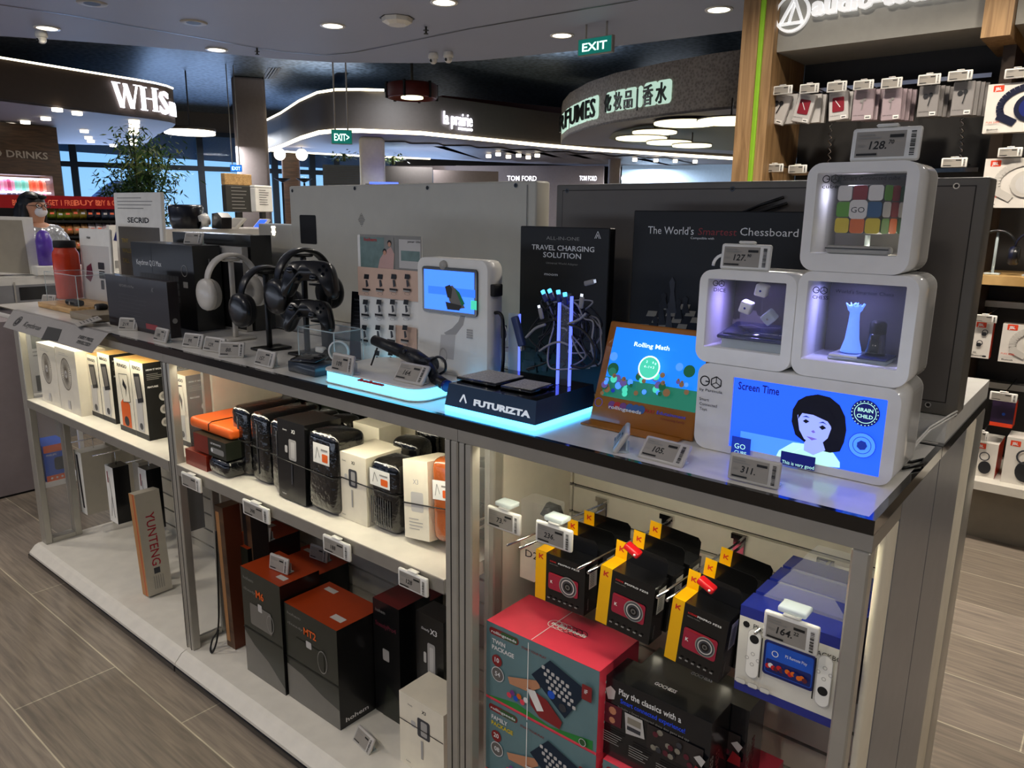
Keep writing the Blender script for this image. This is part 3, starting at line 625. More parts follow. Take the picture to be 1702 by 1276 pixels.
m.art((-.027, -.0272, 0), (1, 0, 0), (0, 0, 1), .0009); m.rr(.0165, .0165, .021, .021, .005, 'c_wht', .0006); m.art((-.027, -.0288, 0), (1, 0, 0), (0, 0, 1), .0001); m.tx('GO', .0188, .0235, .0065, 'print_black', w=.016); m.build('stickers', q_)
t2 = thing('clear_riser', 'clear acrylic riser with a white lit foot under the puzzle cube', 'stand', (cx, GY+.055, o_[1]+.0005))
m = M(); m.mat('clear_edge'); m.box(-.02, -.015, .0, .02, .018, .004); m.cyl((0, .0, .004), (0, .0, cz-.037-o_[1]-.002), .004, n=10); m.build('clear_riser_body', t2); m = M(); m.mat('led_white'); m.box(-.02, -.012, .0045, .028, .012, .009) if 0 else m.box(.006, -.014, .0045, .03, .012, .008); m.build('lit_foot', t2)
t2 = thing('zip_pouch', 'flat grey zip pouch lying in the topmost cube display', 'pouch', (-.338, GY+.028, o_[1]+.0008)); m = M(); m.mat('grey_light'); m.bev(-.045, -.018, 0, .048, .010, .012, .005, 3); m.build('pouch', t2); m = M(); m.mat('black'); m.tube([(-.045, -.0185, .008), (.047, -.0185, .008)], .001, 6); m.build('zip', t2)
for (x, z, c, p_) in ((-.56, 1.385, (.35, .3, 1), .12), (-.392, 1.395, (.35, .35, 1), .14), (-.40, 1.555, (.75, .75, 1), .10)): light('cube_led', (x+.04, GY+.05, z), .03, p_, c, size_y=.01)
# tags on top of the cubes
P_ = Pl3((0, GY+.02, 0)); a_ = P_(1236, 440); price_tag('price tag standing on the left white cube display reading 127', '127.^90', (a_[0], GY+.02, 1.4125), 0, tilt=.12, w=.088, h=.044, style='white', group='price tags on the cube displays')
a_ = P_(1470, 262); price_tag('price tag standing on the topmost white cube display reading 128', '128.^70', (a_[0]-.002, GY+.02, 1.5842), 0, tilt=.10, w=.096, h=.049, style='white', group='price tags on the cube displays')
# ---- cable loops behind cube stack ----
m = M(); m.mat('black'); m.tube([at(1510, 628, Y=1.42), at(1524, 640, Y=1.44), at(1528, 665, Y=1.45), at(1522, 690, Y=1.45), at(1512, 700, Y=1.43)]+[Vector((-.262, 1.42, T0+.005))], .0035, 8); tag(m.build('power_cable'), 'thick black cable bowing out behind the wide white display', 'cable')
m = M(); m.mat('white')
for k in (0, .006): m.tube([Vector((-.275, 1.40, T0+.008+k)), at(1520, 742, Y=1.43)+Vector((0, 0, k)), at(1545, 715, Y=1.5)+Vector((0, 0, k)), at(1575, 703, Y=1.56)+Vector((0, 0, .008+k)), at(1588, 700, Y=1.59)+Vector((0, 0, .014+k))], .002, 6)
tag(m.build('white_cable'), 'pair of white cables running up to the plinth behind the cubes', 'cable')
m = M(); m.mat('black'); m.tube([Vector((-.28, 1.36, T0+.004)), at(1515, 768, Z=T0+.004), at(1535, 763, Z=T0+.004), at(1533, 772, Z=T0+.004), at(1512, 776, Z=T0+.004), at(1500, 778, Z=T0+.004)], .003, 8); tag(m.build('black_cable'), 'short black cable loop lying by the right edge of the worktop', 'cable')
m = M(); m.mat('white_gloss'); m.tube([(-.575+.02*math.cos(a_), GY+.07, 1.414+.02*math.sin(a_)) for a_ in [PI*k/10 for k in range(11)]], .003, 8); tag(m.build('white_cord_loop'), 'small white cord loop on top of the left cube display', 'cable')
# ---- chessboard sign ----
t = thing('chessboard_sign', 'tall black sign board about the smartest chessboard behind the cube displays', 'sign', (-.59, 1.5, T0))
m = M(); m.T = TM(t); m.mat('black_sign'); m.bev(-.884, 1.5, T0, -.300, 1.515, 1.512, .002, 1, True); m.build('board', t)
m = M(); m.T = TM(t); P_ = Pl3((0, 1.5, 0)); P_.on(m); mat('txt_red', '#8a2a2e', .5, noise=0)
P_.txt(m, "The World's", 1077, 388, 13, 'print_white', xr=1153); P_.txt(m, 'Smartest', 1160, 390, 12, 'txt_red', xr=1224, it=.1); P_.txt(m, 'Chessboard', 1230, 391, 13.5, 'print_white', xr=1327); P_.txt(m, 'Compatible with', 1148, 397, 4, 'print_white', xr=1187)
mat('pc_dark', '#1b1c20', .5); mat('pc_mid', '#3a3b40', .5); mat('pc_tan', '#8d8778', .5)
for r_ in range(5):
    for c_ in range(6):
        if (r_+c_) % 2: x_, y_ = 1085+c_*16-r_*7, 505+r_*11; P_.poly(m, [(x_, y_), (x_+15, y_+1), (x_+12, y_+10), (x_-4, y_+9)], 'pc_tan'); m.k -= 1
m.k += 1
for x_, y_, h_ in ((1100, 540, 40), (1112, 552, 50), (1128, 530, 34), (1118, 520, 60), (1140, 520, 28), (1090, 560, 36), (1104, 512, 26)):
    P_.poly(m, [(x_-7, y_), (x_+7, y_), (x_+3, y_-h_*.6), (x_+5, y_-h_*.85), (x_, y_-h_), (x_-5, y_-h_*.85), (x_-3, y_-h_*.6)], 'pc_dark' if h_ < 50 else 'pc_mid')
m.build('sign_print', t)
# ---- orange-framed tablet ----
yb, zb = 1.246, T0+.001; ang = math.radians(19); v_ = Vector((0, math.sin(ang), math.cos(ang)))
t = thing('tablet_display', 'blue lit tablet in a leaning orange frame showing a maths game', 'display', (-.708, yb, T0))
Lh = .208
P_ = Pl3((-.817, yb, zb), (1, 0, 0), v_); wF = .2265
F_ = Matrix.Translation(P_.o) @ Matrix((P_.u, -P_.n, P_.v)).transposed().to_4x4()
em('tab_blue', '#0f6fe0', .85); em('tab_green', '#1d6f58', .5); em('tab_dkgreen', '#0f5a38', .35); em('tab_white', '#d8f4ff', .9); em('tab_teal', '#3fb89a', .8); em('tab_purple', '#5a4a8a', .5); em('tab_br', '#7a5a3a', .4); mat('frame_orange', '#a5661f', .35, coat=.3)
m = M(); m.T = TM(t) @ F_; m.mat('frame_orange'); m.bev(0, 0, 0, wF, .014, Lh, .004, 2); m.build('frame', t)
m = M(); m.T = TM(t); P_.on(m); a_, b_ = P_(1005, 547), P_(985, 652)
x0, x1, y0_, y1_ = .017, wF-.004, P_(990, 655)[1], Lh-.012; m.rc(x0, y0_, x1-x0, y1_-y0_, 'tab_blue')
m.rc(x0, y0_, x1-x0, (y1_-y0_)*.28, 'tab_green')
for (x_, y_, r_, mt) in ((1000, 610, .013, 'tab_dkgreen'), (1018, 618, .009, 'tab_green'), (1146, 617, .012, 'tab_dkgreen'), (1010, 590, .008, 'scr_blue2'), (1018, 592, .009, 'scr_blue2'), (1130, 610, .008, 'scr_blue2')): a_ = P_(x_, y_); m.ci(max(a_[0], .0175+r_), a_[1], r_, mt, 14)
r_ = random.Random(5)
for k in range(34):
    a_ = P_(r_.uniform(996, 1148), r_.uniform(622, 656)); q_ = r_.uniform(.004, .008); a_ = (min(max(a_[0], .018+q_), wF-.005-q_), max(a_[1], y0_+q_)); mt = r_.choice(('tab_dkgreen', 'tab_purple', 'tab_br', 'scr_blue2', 'scr_navy', 'tab_teal')); m.ci(a_[0], a_[1], q_, mt, 10)
    if k % 3 == 0: m.ci(a_[0], a_[1]+q_*.9, q_*.6, 'tab_br', 9); m.ci(a_[0]+q_*.2, a_[1]+q_*.9, q_*.15, 'scr_dark', 6)
P_.txt(m, 'Rolling Math', 1059, 577, 7.5, 'tab_white', bold=.02, xr=1119)
a_ = P_(1084, 613); m.ci(a_[0], a_[1], .0235, 'tab_white'); m.ci(a_[0], a_[1], .0205, 'tab_teal'); m.tx('4 - ? = 3', a_[0], a_[1]-.001, .0048, 'tab_white', .01, 'c'); m.tx('2      6', a_[0], a_[1]+.009, .0045, 'tab_white', .01, 'c'); m.tx('8', a_[0]+.011, a_[1]+.007, .0045, 'tab_white')
m.build('lit_screen', t)
m = M(); m.T = TM(t); P_.on(m)
a_ = P_(995, 668); m.ring(a_[0], a_[1], .009, .001, 'scr_navy')
mat('rs_purple', '#7a3f86', .5, noise=0); mat('rs_blue', '#2f5fa0', .5, noise=0)
for k, (x_, mt) in enumerate(((1017, 'rs_purple'), (1026, 'red'), (1036, 'rs_purple'), (1047, 'rs_blue'), (1057, 'rs_blue'), (1066, 'rs_blue'))): a_ = P_(x_, 673+k*1.6); m.ci(a_[0], a_[1], .0085, mt, 16)
P_.txt(m, 'rollingseeds', 1012, 678, 6, 'print_white', bold=.02, xr=1068); P_.txt(m, 'PLAY', 1072, 685, 6, 'red', bold=.02); P_.txt(m, 'Edutainment', 1092, 688, 6, 'scr_navy', xr=1142); P_.txt(m, 'Connecting Family', 1098, 697, 4, 'txt_red', xr=1140); m.build('frame_print', t)
m = M(); m.mat('frame_orange'); m.box(-.105, -.036, 0, .10, -.0005, .003); m.build('leaflet_foot', t)
# ---- big blue lit base ----
t = thing('brand_plinth', 'dark blue sign base with white capitals and a glowing cyan strip', 'display base', (-.975, 1.113, T0))
m = M(); m.T = TM(t); m.mat('led_cyan'); m.box(-1.095, 1.112, T0, -.852, 1.322, T0+.010); m.build('light_strip', t)
mat('base_blue', '#16324f', .35, coat=.2); zt = 1.150
m = M(); m.T = TM(t); m.mat('base_blue'); b0 = [(-1.095, 1.112), (-.852, 1.112), (-.852, 1.322), (-1.095, 1.322)]; b1 = [(-1.090, 1.120), (-.856, 1.120), (-.856, 1.318), (-1.090, 1.318)]
m.add([(x, y, T0+.0102) for x, y in b0]+[(x, y, zt) for x, y in b1], [(0, 1, 5, 4), (1, 2, 6, 5), (2, 3, 7, 6), (3, 0, 4, 7), (3, 2, 1, 0)]); m.mat('black_gloss'); m.add([(x, y, zt) for x, y in b1], [(0, 1, 2, 3)]); m.build('body', t)
m = M(); m.T = TM(t); v_ = Vector((0, .008, zt-T0-.0102)); P_ = Pl3((-1.095, 1.112, T0+.0102), (1, 0, 0), v_); P_.on(m)
mat('logo_white', '#dfe6ee', .4, emit=.25, noise=0)
a_ = P_(766, 668); m.ln([(a_[0]-.003, a_[1]), (a_[0]+.006, a_[1]+.0165), (a_[0]+.015, a_[1])], .0042, 'logo_white'); a2 = P_(785, 672); m.tx('FUTURIZTA', a2[0]+.004, .0125, .0125, 'logo_white', .05, w=.148, d=.0008); m.build('lettering', t)
for k, (x0, y0, x1, y1, rz, lab) in enumerate(((-1.098, 1.150, -.985, 1.255, .0, 'larger white speckled card lying on the dark blue base'), (-.975, 1.150, -.895, 1.235, .05, 'smaller white speckled card lying on the dark blue base'))):
    c = thing('info_card', lab, 'card', ((x0+x1)/2, (y0+y1)/2, zt+.0008), rz); w2, d2 = (x1-x0)/2, (y1-y0)/2
    m = M(); m.mat('black_gloss'); m.bev(-w2, -d2, 0, w2, d2, .007, .002, 1); m.build('tray', c); m = M(); mat('speckle', '#bdb9b0', .5, noise=.35, scale=300); m.mat('speckle'); m.box(-w2+.006, -d2+.006, .0072, w2-.006, d2-.006, .0085); m.build('card', c)
# acrylic tower with tangled charging cables
t = thing('cable_tower', 'clear acrylic tower glowing blue at its edges, hung with a tangle of charging cables', 'display stand', (-.925, 1.27, zt+.001))
P_ = Pl3((0, 1.27, 0)); a_, b_ = P_(934, 500), P_(952, 500); zt2 = P_(940, 486)[1]
em('edge_blue', '#5a6cff', 1.3); em('tip_blue', '#4fb0ff', 1.6)
m = M(); m.T = TM(t); m.mat('clear'); m.box(a_[0], 1.262, zt+.001, b_[0], 1.266, zt2); m.build('clear_plate', t)
for x_ in (a_[0]-.003, b_[0]+.0002): m = M(); m.T = TM(t); m.mat('edge_blue'); m.box(x_, 1.260, zt+.001, x_+.0026, 1.268, zt2-.006); m.build('lit_edge', t)
for (x_, y_) in ((907, 486), (918, 484), (932, 486), (943, 490)):
    p = P_(x_, y_); m = M(); m.T = TM(t) @ Matrix.Translation((p[0], 1.262, p[1])) @ Matrix.Rotation(-.5+.3*(x_ > 925), 4, 'Y'); m.mat('tip_blue'); m.bev(-.004, -.003, -.003, .004, .003, .006, .0015, 2); m.mat('navy'); m.bev(-.005, -.004, -.02, .005, .004, -.0032, .002, 2); m.build('lit_plug', t)
r_ = random.Random(21); mat('cab_black', '#0d0d0f', .4); mat('cab_grey', '#8f8f93', .4)
def curve(pts, n=6):
    out = []; p = [pts[0]]+pts+[pts[-1]]
    for i in range(1, len(p)-2):
        for k in range(n):
            u = k/n; a, b, c, d = p[i-1], p[i], p[i+1], p[i+2]
            out.append(.5*((2*b)+(c-a)*u+(2*a-5*b+4*c-d)*u*u+(3*b-a-3*c+d)*u**3))
    return out+[pts[-1]]
for k in range(30):
    m = M(); m.T = TM(t); m.mat('cab_black' if k % 4 else 'cab_grey'); y_ = 1.272+.008*(k % 6)
    p = [Vector((P_(935+r_.uniform(-25, 25), 0)[0], y_, P_(930, 492+r_.uniform(0, 12))[1]))]
    xx, yy = 930, 500
    for q_ in range(r_.randint(3, 5)):
        xx += r_.uniform(-38, 42); yy += r_.uniform(2, 42); xx = min(985, max(880, xx)); yy = min(612, yy); g_ = P_(xx, yy); p.append(Vector((g_[0], y_+r_.uniform(-.012, .012), g_[1])))
    m.tube(curve(p), .0019, 6); m.build('charging_cable', t)
for pts, mt, r2 in (([(880, 560), (895, 545), (912, 538)], 'cab_grey', .003), ([(952, 538), (970, 545), (985, 560), (994, 580), (992, 600), (975, 610), (955, 606)], 'cab_black', .003), ([(950, 537), (968, 530), (979, 520)], 'cab_grey', .0026), ([(902, 582), (918, 572), (935, 567), (950, 572)], 'cab_grey', .0024)):
    m = M(); m.T = TM(t); m.mat(mt); m.tube(curve([Vector((P_(*q_)[0], 1.258, P_(*q_)[1])) for q_ in pts]), r2, 8); m.build('charging_cable', t)
for (x_, y_, rr_) in ((985, 469, 1.3), (972, 502, .1), (905, 520, -.3)):
    g_ = P_(x_, y_); m = M(); m.T = TM(t) @ Matrix.Translation((g_[0], 1.258, g_[1])) @ Matrix.Rotation(rr_, 4, 'Y'); m.mat('cab_grey'); m.bev(-.005, -.003, -.012, .005, .003, .012, .002, 1); m.mat('chrome'); m.box(-.0035, -.002, .0121, .0035, .002, .018); m.build('plug', t)
# travel charging sign
t = thing('charging_sign', 'tall black travel charging sign board behind the cable tower', 'sign', (-1.04, 1.45, T0))
m = M(); m.T = TM(t); m.mat('black_sign'); m.bev(-1.168, 1.45, T0, -.913, 1.475, 1.473, .002, 1, True); m.build('board', t)
m = M(); m.T = TM(t); P_ = Pl3((0, 1.45, 0)); P_.on(m)
P_.txt(m, 'ALL-IN-ONE', 908, 398, 6, 'print_grey', xr=963); P_.txt(m, 'TRAVEL CHARGING', 884, 414, 8.5, 'print_white', bold=.01, xr=988); P_.txt(m, 'SOLUTION', 903, 427, 9, 'print_white', bold=.01, xr=966); P_.txt(m, 'Universal World Adapter', 908, 438, 3.5, 'print_grey', xr=961); P_.txt(m, 'moom', 905, 457, 5, 'print_white', xr=927, it=.2)
a_ = P_(994, 392); m.ln([(a_[0]-.008, a_[1]-.006), (a_[0], a_[1]+.010), (a_[0]+.008, a_[1]-.006)], .0014, 'print_white'); m.ln([(a_[0]-.004, a_[1]-.006), (a_[0], a_[1]+.003), (a_[0]+.004, a_[1]-.006)], .0014, 'print_white')
r_ = random.Random(9)
for k in range(16): P_.rect(m, *(lambda x, y: (x, y, x+r_.uniform(8, 22), y+r_.uniform(5, 14)))(r_.uniform(868, 905), r_.uniform(575, 612)), r_.choice(('pc_dark', 'pc_mid', 'grey_dark')))
m.build('sign_print', t)
# small adaptor stand left of it
t = thing('adaptor_stand', 'small clear stand holding white and blue-lit travel adaptors left of the black sign', 'display stand', (-1.16, 1.33, T0)); P_ = Pl3((0, 1.33, 0))
def pxbox(m, P_, x0, y0, x1, y1, dy, dep, mt, r=.002): a_, b_ = P_(x0, y1), P_(x1, y0); m.mat(mt); m.bev(a_[0], P_.o.y+dy, a_[1], b_[0], P_.o.y+dy+dep, b_[1], r, 2)
m = M(); m.T = TM(t); a_, b_ = P_(845, 520), P_(862, 520); m.mat('clear_edge'); m.box(a_[0], 1.331, T0, b_[0], 1.335, a_[1]); m.build('clear_plate', t)
m = M(); m.T = TM(t); m.mat('edge_blue'); m.box(b_[0], 1.330, T0, b_[0]+.002, 1.336, a_[1]); m.build('lit_edge', t)
m = M(); m.T = TM(t); pxbox(m, P_, 832, 548, 846, 600, -.02, .018, 'film'); pxbox(m, P_, 838, 540, 845, 560, -.019, .015, 'grey_dark'); pxbox(m, P_, 832, 590, 842, 604, -.02, .016, 'white'); m.build('white_adaptor', t)
m = M(); m.T = TM(t) @ Matrix.Translation((P_(864, 550)[0], 1.325, P_(864, 550)[1])) @ Matrix.Rotation(-.35, 4, 'Y'); mat('adp_blue', '#44527c', .3); m.mat('adp_blue'); m.bev(-.009, -.006, -.035, .009, .006, .035, .003, 2); m.mat('chrome'); m.box(-.006, -.004, -.045, .006, .004, -.0352); m.build('blue_adaptor', t)
m = M(); m.T = TM(t); m.mat('white'); g_ = P_(835, 553); m.tube([(g_[0]+.024*math.cos(q_), 1.318, g_[1]+.027*math.sin(q_)) for q_ in [2*PI*k/20 for k in range(21)]], .0012, 6); m.build('white_cord', t)
# ---- lit rounded base with white tower, poster and gimbals ----
BZ = .033
t = thing('glow_base', 'rounded white base with a wide glowing cyan side carrying the white tower', 'display base', (-1.34, 1.21, T0))
em('glow_side', '#6fd6ff', 1.5)
m = M(); m.T = TM(t); m.mat('glow_side'); m.prism(rrpts(-1.52, 1.108, .345, .215, .04, 8), BZ-.008, 'z', T0+.003, True); m.build('glowing_side', t)
m = M(); m.T = TM(t); m.mat('white'); m.prism(rrpts(-1.523, 1.105, .351, .221, .042, 8), .0028, 'z', T0, True); m.prism(rrpts(-1.523, 1.105, .351, .221, .042, 8), .004, 'z', T0+BZ-.0048, True)
m.art((-1.5, 1.105, T0+BZ-.0006), (1, 0, 0), (0, 1, 0), .0001); a_ = at(600, 632, Z=T0+BZ); m.tx('hohem', a_.x+1.5-.005, a_.y-1.105-.006, .012, 'red', .05, w=.085, d=.003); m.build('plates', t)
HB = T0+BZ+.0002
TP = Pl3((0, 1.262, 0)); t = thing('tablet_tower', 'white rounded tower display with a blue lit tablet and a printed gimbal', 'display', (-1.225, 1.262, HB))
a_, b_ = TP(697, 428), TP(805, 612); x0, x1, z1_ = TP(700, 520)[0], TP(808, 520)[0], TP(760, 431)[1]
x0, x1 = -1.330, -1.108
m = M(); m.T = TM(t); m.mat('white'); m.prism(rrpts(x0, HB, x1-x0, z1_-HB, .022, 6), .05, 'y', 1.262, True); m.build('housing', t)
m = M(); m.T = TM(t); a_, b_ = TP(705, 516), TP(795, 448); m.mat('black_gloss'); m.art((0, 1.262, 0), (1, 0, 0), (0, 0, 1), .0002); m.rr(a_[0], a_[1], b_[0]-a_[0], b_[1]-a_[1], .008, 'black_gloss', .005); m.build('tablet', t)
m = M(); m.T = TM(t); S_ = Pl3((0, 1.2565, 0)); S_.on(m); m.rc(a_[0]+.007, a_[1]+.007, b_[0]-a_[0]-.014, b_[1]-a_[1]-.014, 'scr_blue2')
em('tab_bl1', '#2f6ae8', .9)
S_.rect(m, 712, 482, 790, 487, 'tab_bl1'); S_.poly(m, [(743, 478), (752, 474), (762, 486), (773, 512), (756, 514), (747, 500)], 'grey'); S_.poly(m, [(740, 476), (748, 473), (752, 480), (750, 496), (744, 494)], 'grey_dark'); S_.poly(m, [(756, 478), (764, 486), (773, 505), (768, 508)], 'tab_dkgreen'); S_.poly(m, [(741, 501), (768, 508), (764, 516), (744, 514)], 'grey_dark'); S_.rect(m, 783, 500, 793, 514, 'tab_teal'); m.build('lit_screen', t)
m = M(); m.T = TM(t); TP.on(m); mat('pr_grey', '#a9a6a2', .5, noise=0); mat('pr_lgrey', '#c5c2bd', .5, noise=0)
TP.poly(m, [(766, 522), (774, 522), (770, 540), (758, 556), (745, 560), (738, 553), (752, 545), (762, 534)], 'pr_grey'); TP.poly(m, [(733, 556), (757, 556), (754, 598), (730, 594)], 'pr_lgrey'); g_ = TP(737, 590); m.ring(g_[0], g_[1], .013, .003, 'pr_grey', sy=1.4)
for k in range(4): TP.rect(m, 776, 548+k*4, 786, 549.5+k*4, 'pr_grey')
m.build('tower_print', t)
m = M(); m.T = TM(t); g_ = TP(738, 440); m.mat('grey_light'); m.lathe([(.001, -.006), (.010, -.006), (.012, -.0002)], 12, (g_[0], 1.262, g_[1]-.001), 'y'); m.build('holder_clip', t)
m = M(); m.mat('black'); g0 = Vector((x1+.003, 1.285, TP(800, 520)[1])); m.T = TM(t); m.tube(curve([g0, g0+Vector((.015, 0, 0)), g0+Vector((.024, 0, -.02)), g0+Vector((.026, 0, -.09)), Vector((x1+.026, 1.285, T0+.05)), Vector((x1+.024, 1.285, T0+.034))]), .004, 8); m.mat('black_matt'); g1 = TP(812, 480); m.bev(x1+.0005, 1.27, TP(800, 492)[1], x1+.014, 1.30, TP(800, 472)[1], .002, 1); m.build('side_plug', t)
# poster
PP = Pl3((0, 1.335, 0)); t = thing('poster_stand', 'white printed poster board with gimbal pictures left of the white tower', 'sign', (-1.49, 1.335, T0))
x0, x1, z1_ = PP(596, 480)[0], PP(701, 480)[0], PP(650, 392)[1]
m = M(); m.T = TM(t); m.mat('paper'); m.bev(x0, 1.335, T0, x1, 1.341, z1_, .002, 1, True); m.build('board', t)
m = M(); m.T = TM(t); PP.on(m); mat('ph_teal', '#6f8783', .5, noise=.15, scale=40); mat('ph_grey', '#8b8a84', .5, noise=.1); mat('ph_pink', '#c9a39a', .5); mat('ph_skin', '#c9967a', .5); mat('panel_pink', '#d9b9a4', .6)
PP.rect(m, 600, 393, 700, 449, 'ph_grey'); PP.rect(m, 600, 395, 640, 449, 'ph_teal'); PP.rect(m, 664, 399, 699, 445, 'pr_lgrey'); PP.rect(m, 667, 418, 698, 433, 'ph_teal'); PP.rect(m, 640, 394, 655, 449, 'ph_grey')
PP.poly(m, [(628, 449), (632, 430), (640, 418), (650, 410), (656, 422), (654, 449)], 'ph_pink'); 
for x_, y_, r2 in ((640, 420, .008), (648, 406, .008)): g_ = PP(x_, y_); m.ci(g_[0], g_[1]+.003, r2, 'hair', 14); m.ci(g_[0], g_[1], r2*.75, 'ph_skin', 14)
PP.txt(m, 'hohem', 606, 400, 6, 'red', bold=.01, xr=627); PP.txt(m, 'your life', 678, 403, 4, 'print_black', xr=699, it=.2)
PP.rect(m, 597, 451, 700, 490, 'panel_pink'); PP.rect(m, 660, 545, 694, 600, 'panel_pink')
for r_ in range(4):
    for c_ in range(4):
        x_, y_ = 605+c_*23, 455+r_*42
        if r_ == 3 and c_ == 0: continue
        PP.poly(m, [(x_+2, y_), (x_+10, y_+1), (x_+9, y_+9), (x_+1, y_+8)], 'pc_dark'); PP.poly(m, [(x_+4, y_+10), (x_+7, y_+10), (x_+9, y_+20), (x_+5, y_+22)], 'pc_mid'); PP.rect(m, x_-1, y_+25, x_+12, y_+26.5, 'print_black'); PP.rect(m, x_-1, y_+28, x_+10, y_+29, 'pr_grey'); g_ = PP(x_+6, y_+33); m.ring(g_[0], g_[1], .010, .001, 'pc_mid', sy=.35)
m.build('poster_print', t)
# black handheld gimbal lying across the base
t = thing('gimbal', 'black handheld gimbal lying across the glowing base', 'gimbal', (-1.25, 1.17, HB))
G_ = Pl3((0, 1.175, 0)); gp = lambda x, y, dy=0: Vector((Pl3((0, 1.175+dy, 0))(x, y)[0], 1.175+dy, Pl3((0, 1.175+dy, 0))(x, y)[1]))
mat('gim_black', '#17181a', .38); m = M(); m.T = TM(t); m.mat('gim_black'); A_, B_2 = gp(622, 565, .03), gp(672, 586, .03)
m.cyl(A_, B_2, .0125, .0155, 20); m.build('handle', t)
m = M(); m.T = TM(t); m.mat('gim_black'); C_2 = gp(712, 606, .02); m.tube([B_2, (B_2+C_2)/2+Vector((0, 0, .002)), C_2], [.017, .019, .015], 14); m.mat('black_gloss'); d_ = (C_2-B_2).normalized(); m.ball(B_2+d_*.02+Vector((0, -.013, .01)), .007, 10); m.ball(B_2+d_*.04+Vector((0, -.013, .008)), .005, 10); m.build('control_head', t)
m = M(); m.T = TM(t); m.mat('gim_black'); D_ = gp(722, 628, 0); m.cyl(C_2+Vector((0, -.018, 0)), C_2+Vector((0, .018, 0)), .017, n=20); m.tube(curve([C_2, gp(717, 615, .005), D_]), [.013]*13, 10); m.build('arm', t)
m = M(); m.T = TM(t); m.mat('gim_black'); E_2 = gp(741, 640, -.01); m.cyl(D_, E_2, .013, n=18); mat('gim_blue', '#0d1a66', .3); m.mat('gim_blue'); d_ = (E_2-D_).normalized(); m.cyl(E_2, E_2+d_*.008, .0135, n=18); m.build('motor', t)
m = M(); m.T = TM(t); m.mat('gim_black'); m.tube(curve([gp(714, 600, .02), gp(728, 593, .02), gp(739, 600, .02), gp(740, 615, .02), gp(730, 622, .02)]), .003, 8); m.build('clamp_loop', t)
m = M(); m.T = TM(t); m.mat('gim_black'); m.cyl(gp(627, 578, .03), Vector((gp(619, 590, .03).x, 1.2, HB+.003)), .0022, n=8); m.build('prop_rod', t)
mat('tray_black', '#121214', .3)
c = at(728, 618, Z=HB+.002); m = M(); m.mat('black_matt'); m.T = Matrix.Rotation(-.15, 4, 'Z'); m.bev(-.012, -.008, .0, .045, .008, .006, .002, 1); tag(m.build('cable_clip', loc=(c.x+.035, c.y+.055, HB)), 'small black clip lying between the gimbal and the blue base', 'clip')
# ---- clear box with white ring, leaflet stand, small stack ----
t = thing('clear_case', 'small clear acrylic case holding a watch band and a white ring', 'case', (-1.63, 1.24, T0))
m = M(); m.T = TM(t); x0, x1, y0, y1, z1_ = -1.775, -1.615, 1.225, 1.322, T0+.095; e = .002; m.mat('clear')
m.box(x0, y0, T0, x1, y0+e, z1_); m.box(x0, y1-e, T0, x1, y1, z1_); m.box(x0, y0+e, T0, x0+e, y1-e, z1_); m.box(x1-e, y0+e, T0, x1, y1-e, z1_); m.box(x0, y0, z1_, x1, y1, z1_+e)
m.build('clear_walls', t)
m = M(); m.T = TM(t); m.mat('clear_edge')
for a, b in (((x0, y0, z1_), (x1, y0, z1_)), ((x0, y1, z1_), (x1, y1, z1_)), ((x0, y0, z1_), (x0, y1, z1_)), ((x1, y0, z1_), (x1, y1, z1_)), ((x0, y0, T0), (x0, y0, z1_)), ((x1, y0, T0), (x1, y0, z1_)), ((x1, y1, T0), (x1, y1, z1_))): m.cyl(a, b, .0018, n=6)
m.build('edges', t)
m = M(); m.mat('white_gloss'); m.T = Matrix.Rotation(.5, 4, 'Z'); m.lathe([(.026, -.006), (.030, -.006), (.030, .006), (.026, .006), (.026, -.006)], 28, axis='y'); m.mat('grey_light'); m.lathe([(.001, .002), (.026, .002)], 28, axis='y'); tag(m.build('white_ring', loc=(-1.66, 1.275, T0+.034)), 'white round ring device inside the clear case', 'ring')
m = M(); m.mat('black_matt'); m.tube([(-.04, 0, .0), (-.02, .004, .014), (.01, 0, .012), (.04, .004, .0)], .010, 8); m.mat('white'); m.bev(-.02, -.014, .012, .012, .004, .028, .003, 1); tag(m.build('watch_band', loc=(-1.725, 1.27, T0+.012)), 'black band with a white sticker inside the clear case', 'band')
t = thing('leaflet_stand', 'dark leaning leaflet stand behind the clear case', 'sign', (-1.66, 1.35, T0), (-.10, 0, .12))
m = M(); m.mat('box_black'); m.box(-.045, 0, 0, .045, .004, .19); m.mat('chrome'); m.box(.043, -.001, 0, .046, .005, .19); m.build('board', t); m = M(); m.art((-.045, 0, 0), (1, 0, 0), (0, 0, 1)); m.tx('hohem', .012, .165, .007, 'print_grey'); m.lines(.012, .155, .06, 8, .011, .0022, 'pc_mid'); mat('maroon', '#5b1d2a', .5); m.rc(.0, .0, .09, .05, 'maroon'); m.build('leaflet_print', t)
m = M(); m.mat('chrome'); m.cyl((-.02, 0, .006), (.02, 0, .006), .005, n=10); tag(m.build('metal_pen', loc=(-1.575, 1.262+.05, T0)), 'small metal tube lying in front of the leaflet stand', 'tube')
t = thing('device_stack', 'low dark box with a tilted clear-lidded gadget, left of the glowing base', 'box', (-1.62, 1.12, T0)); 
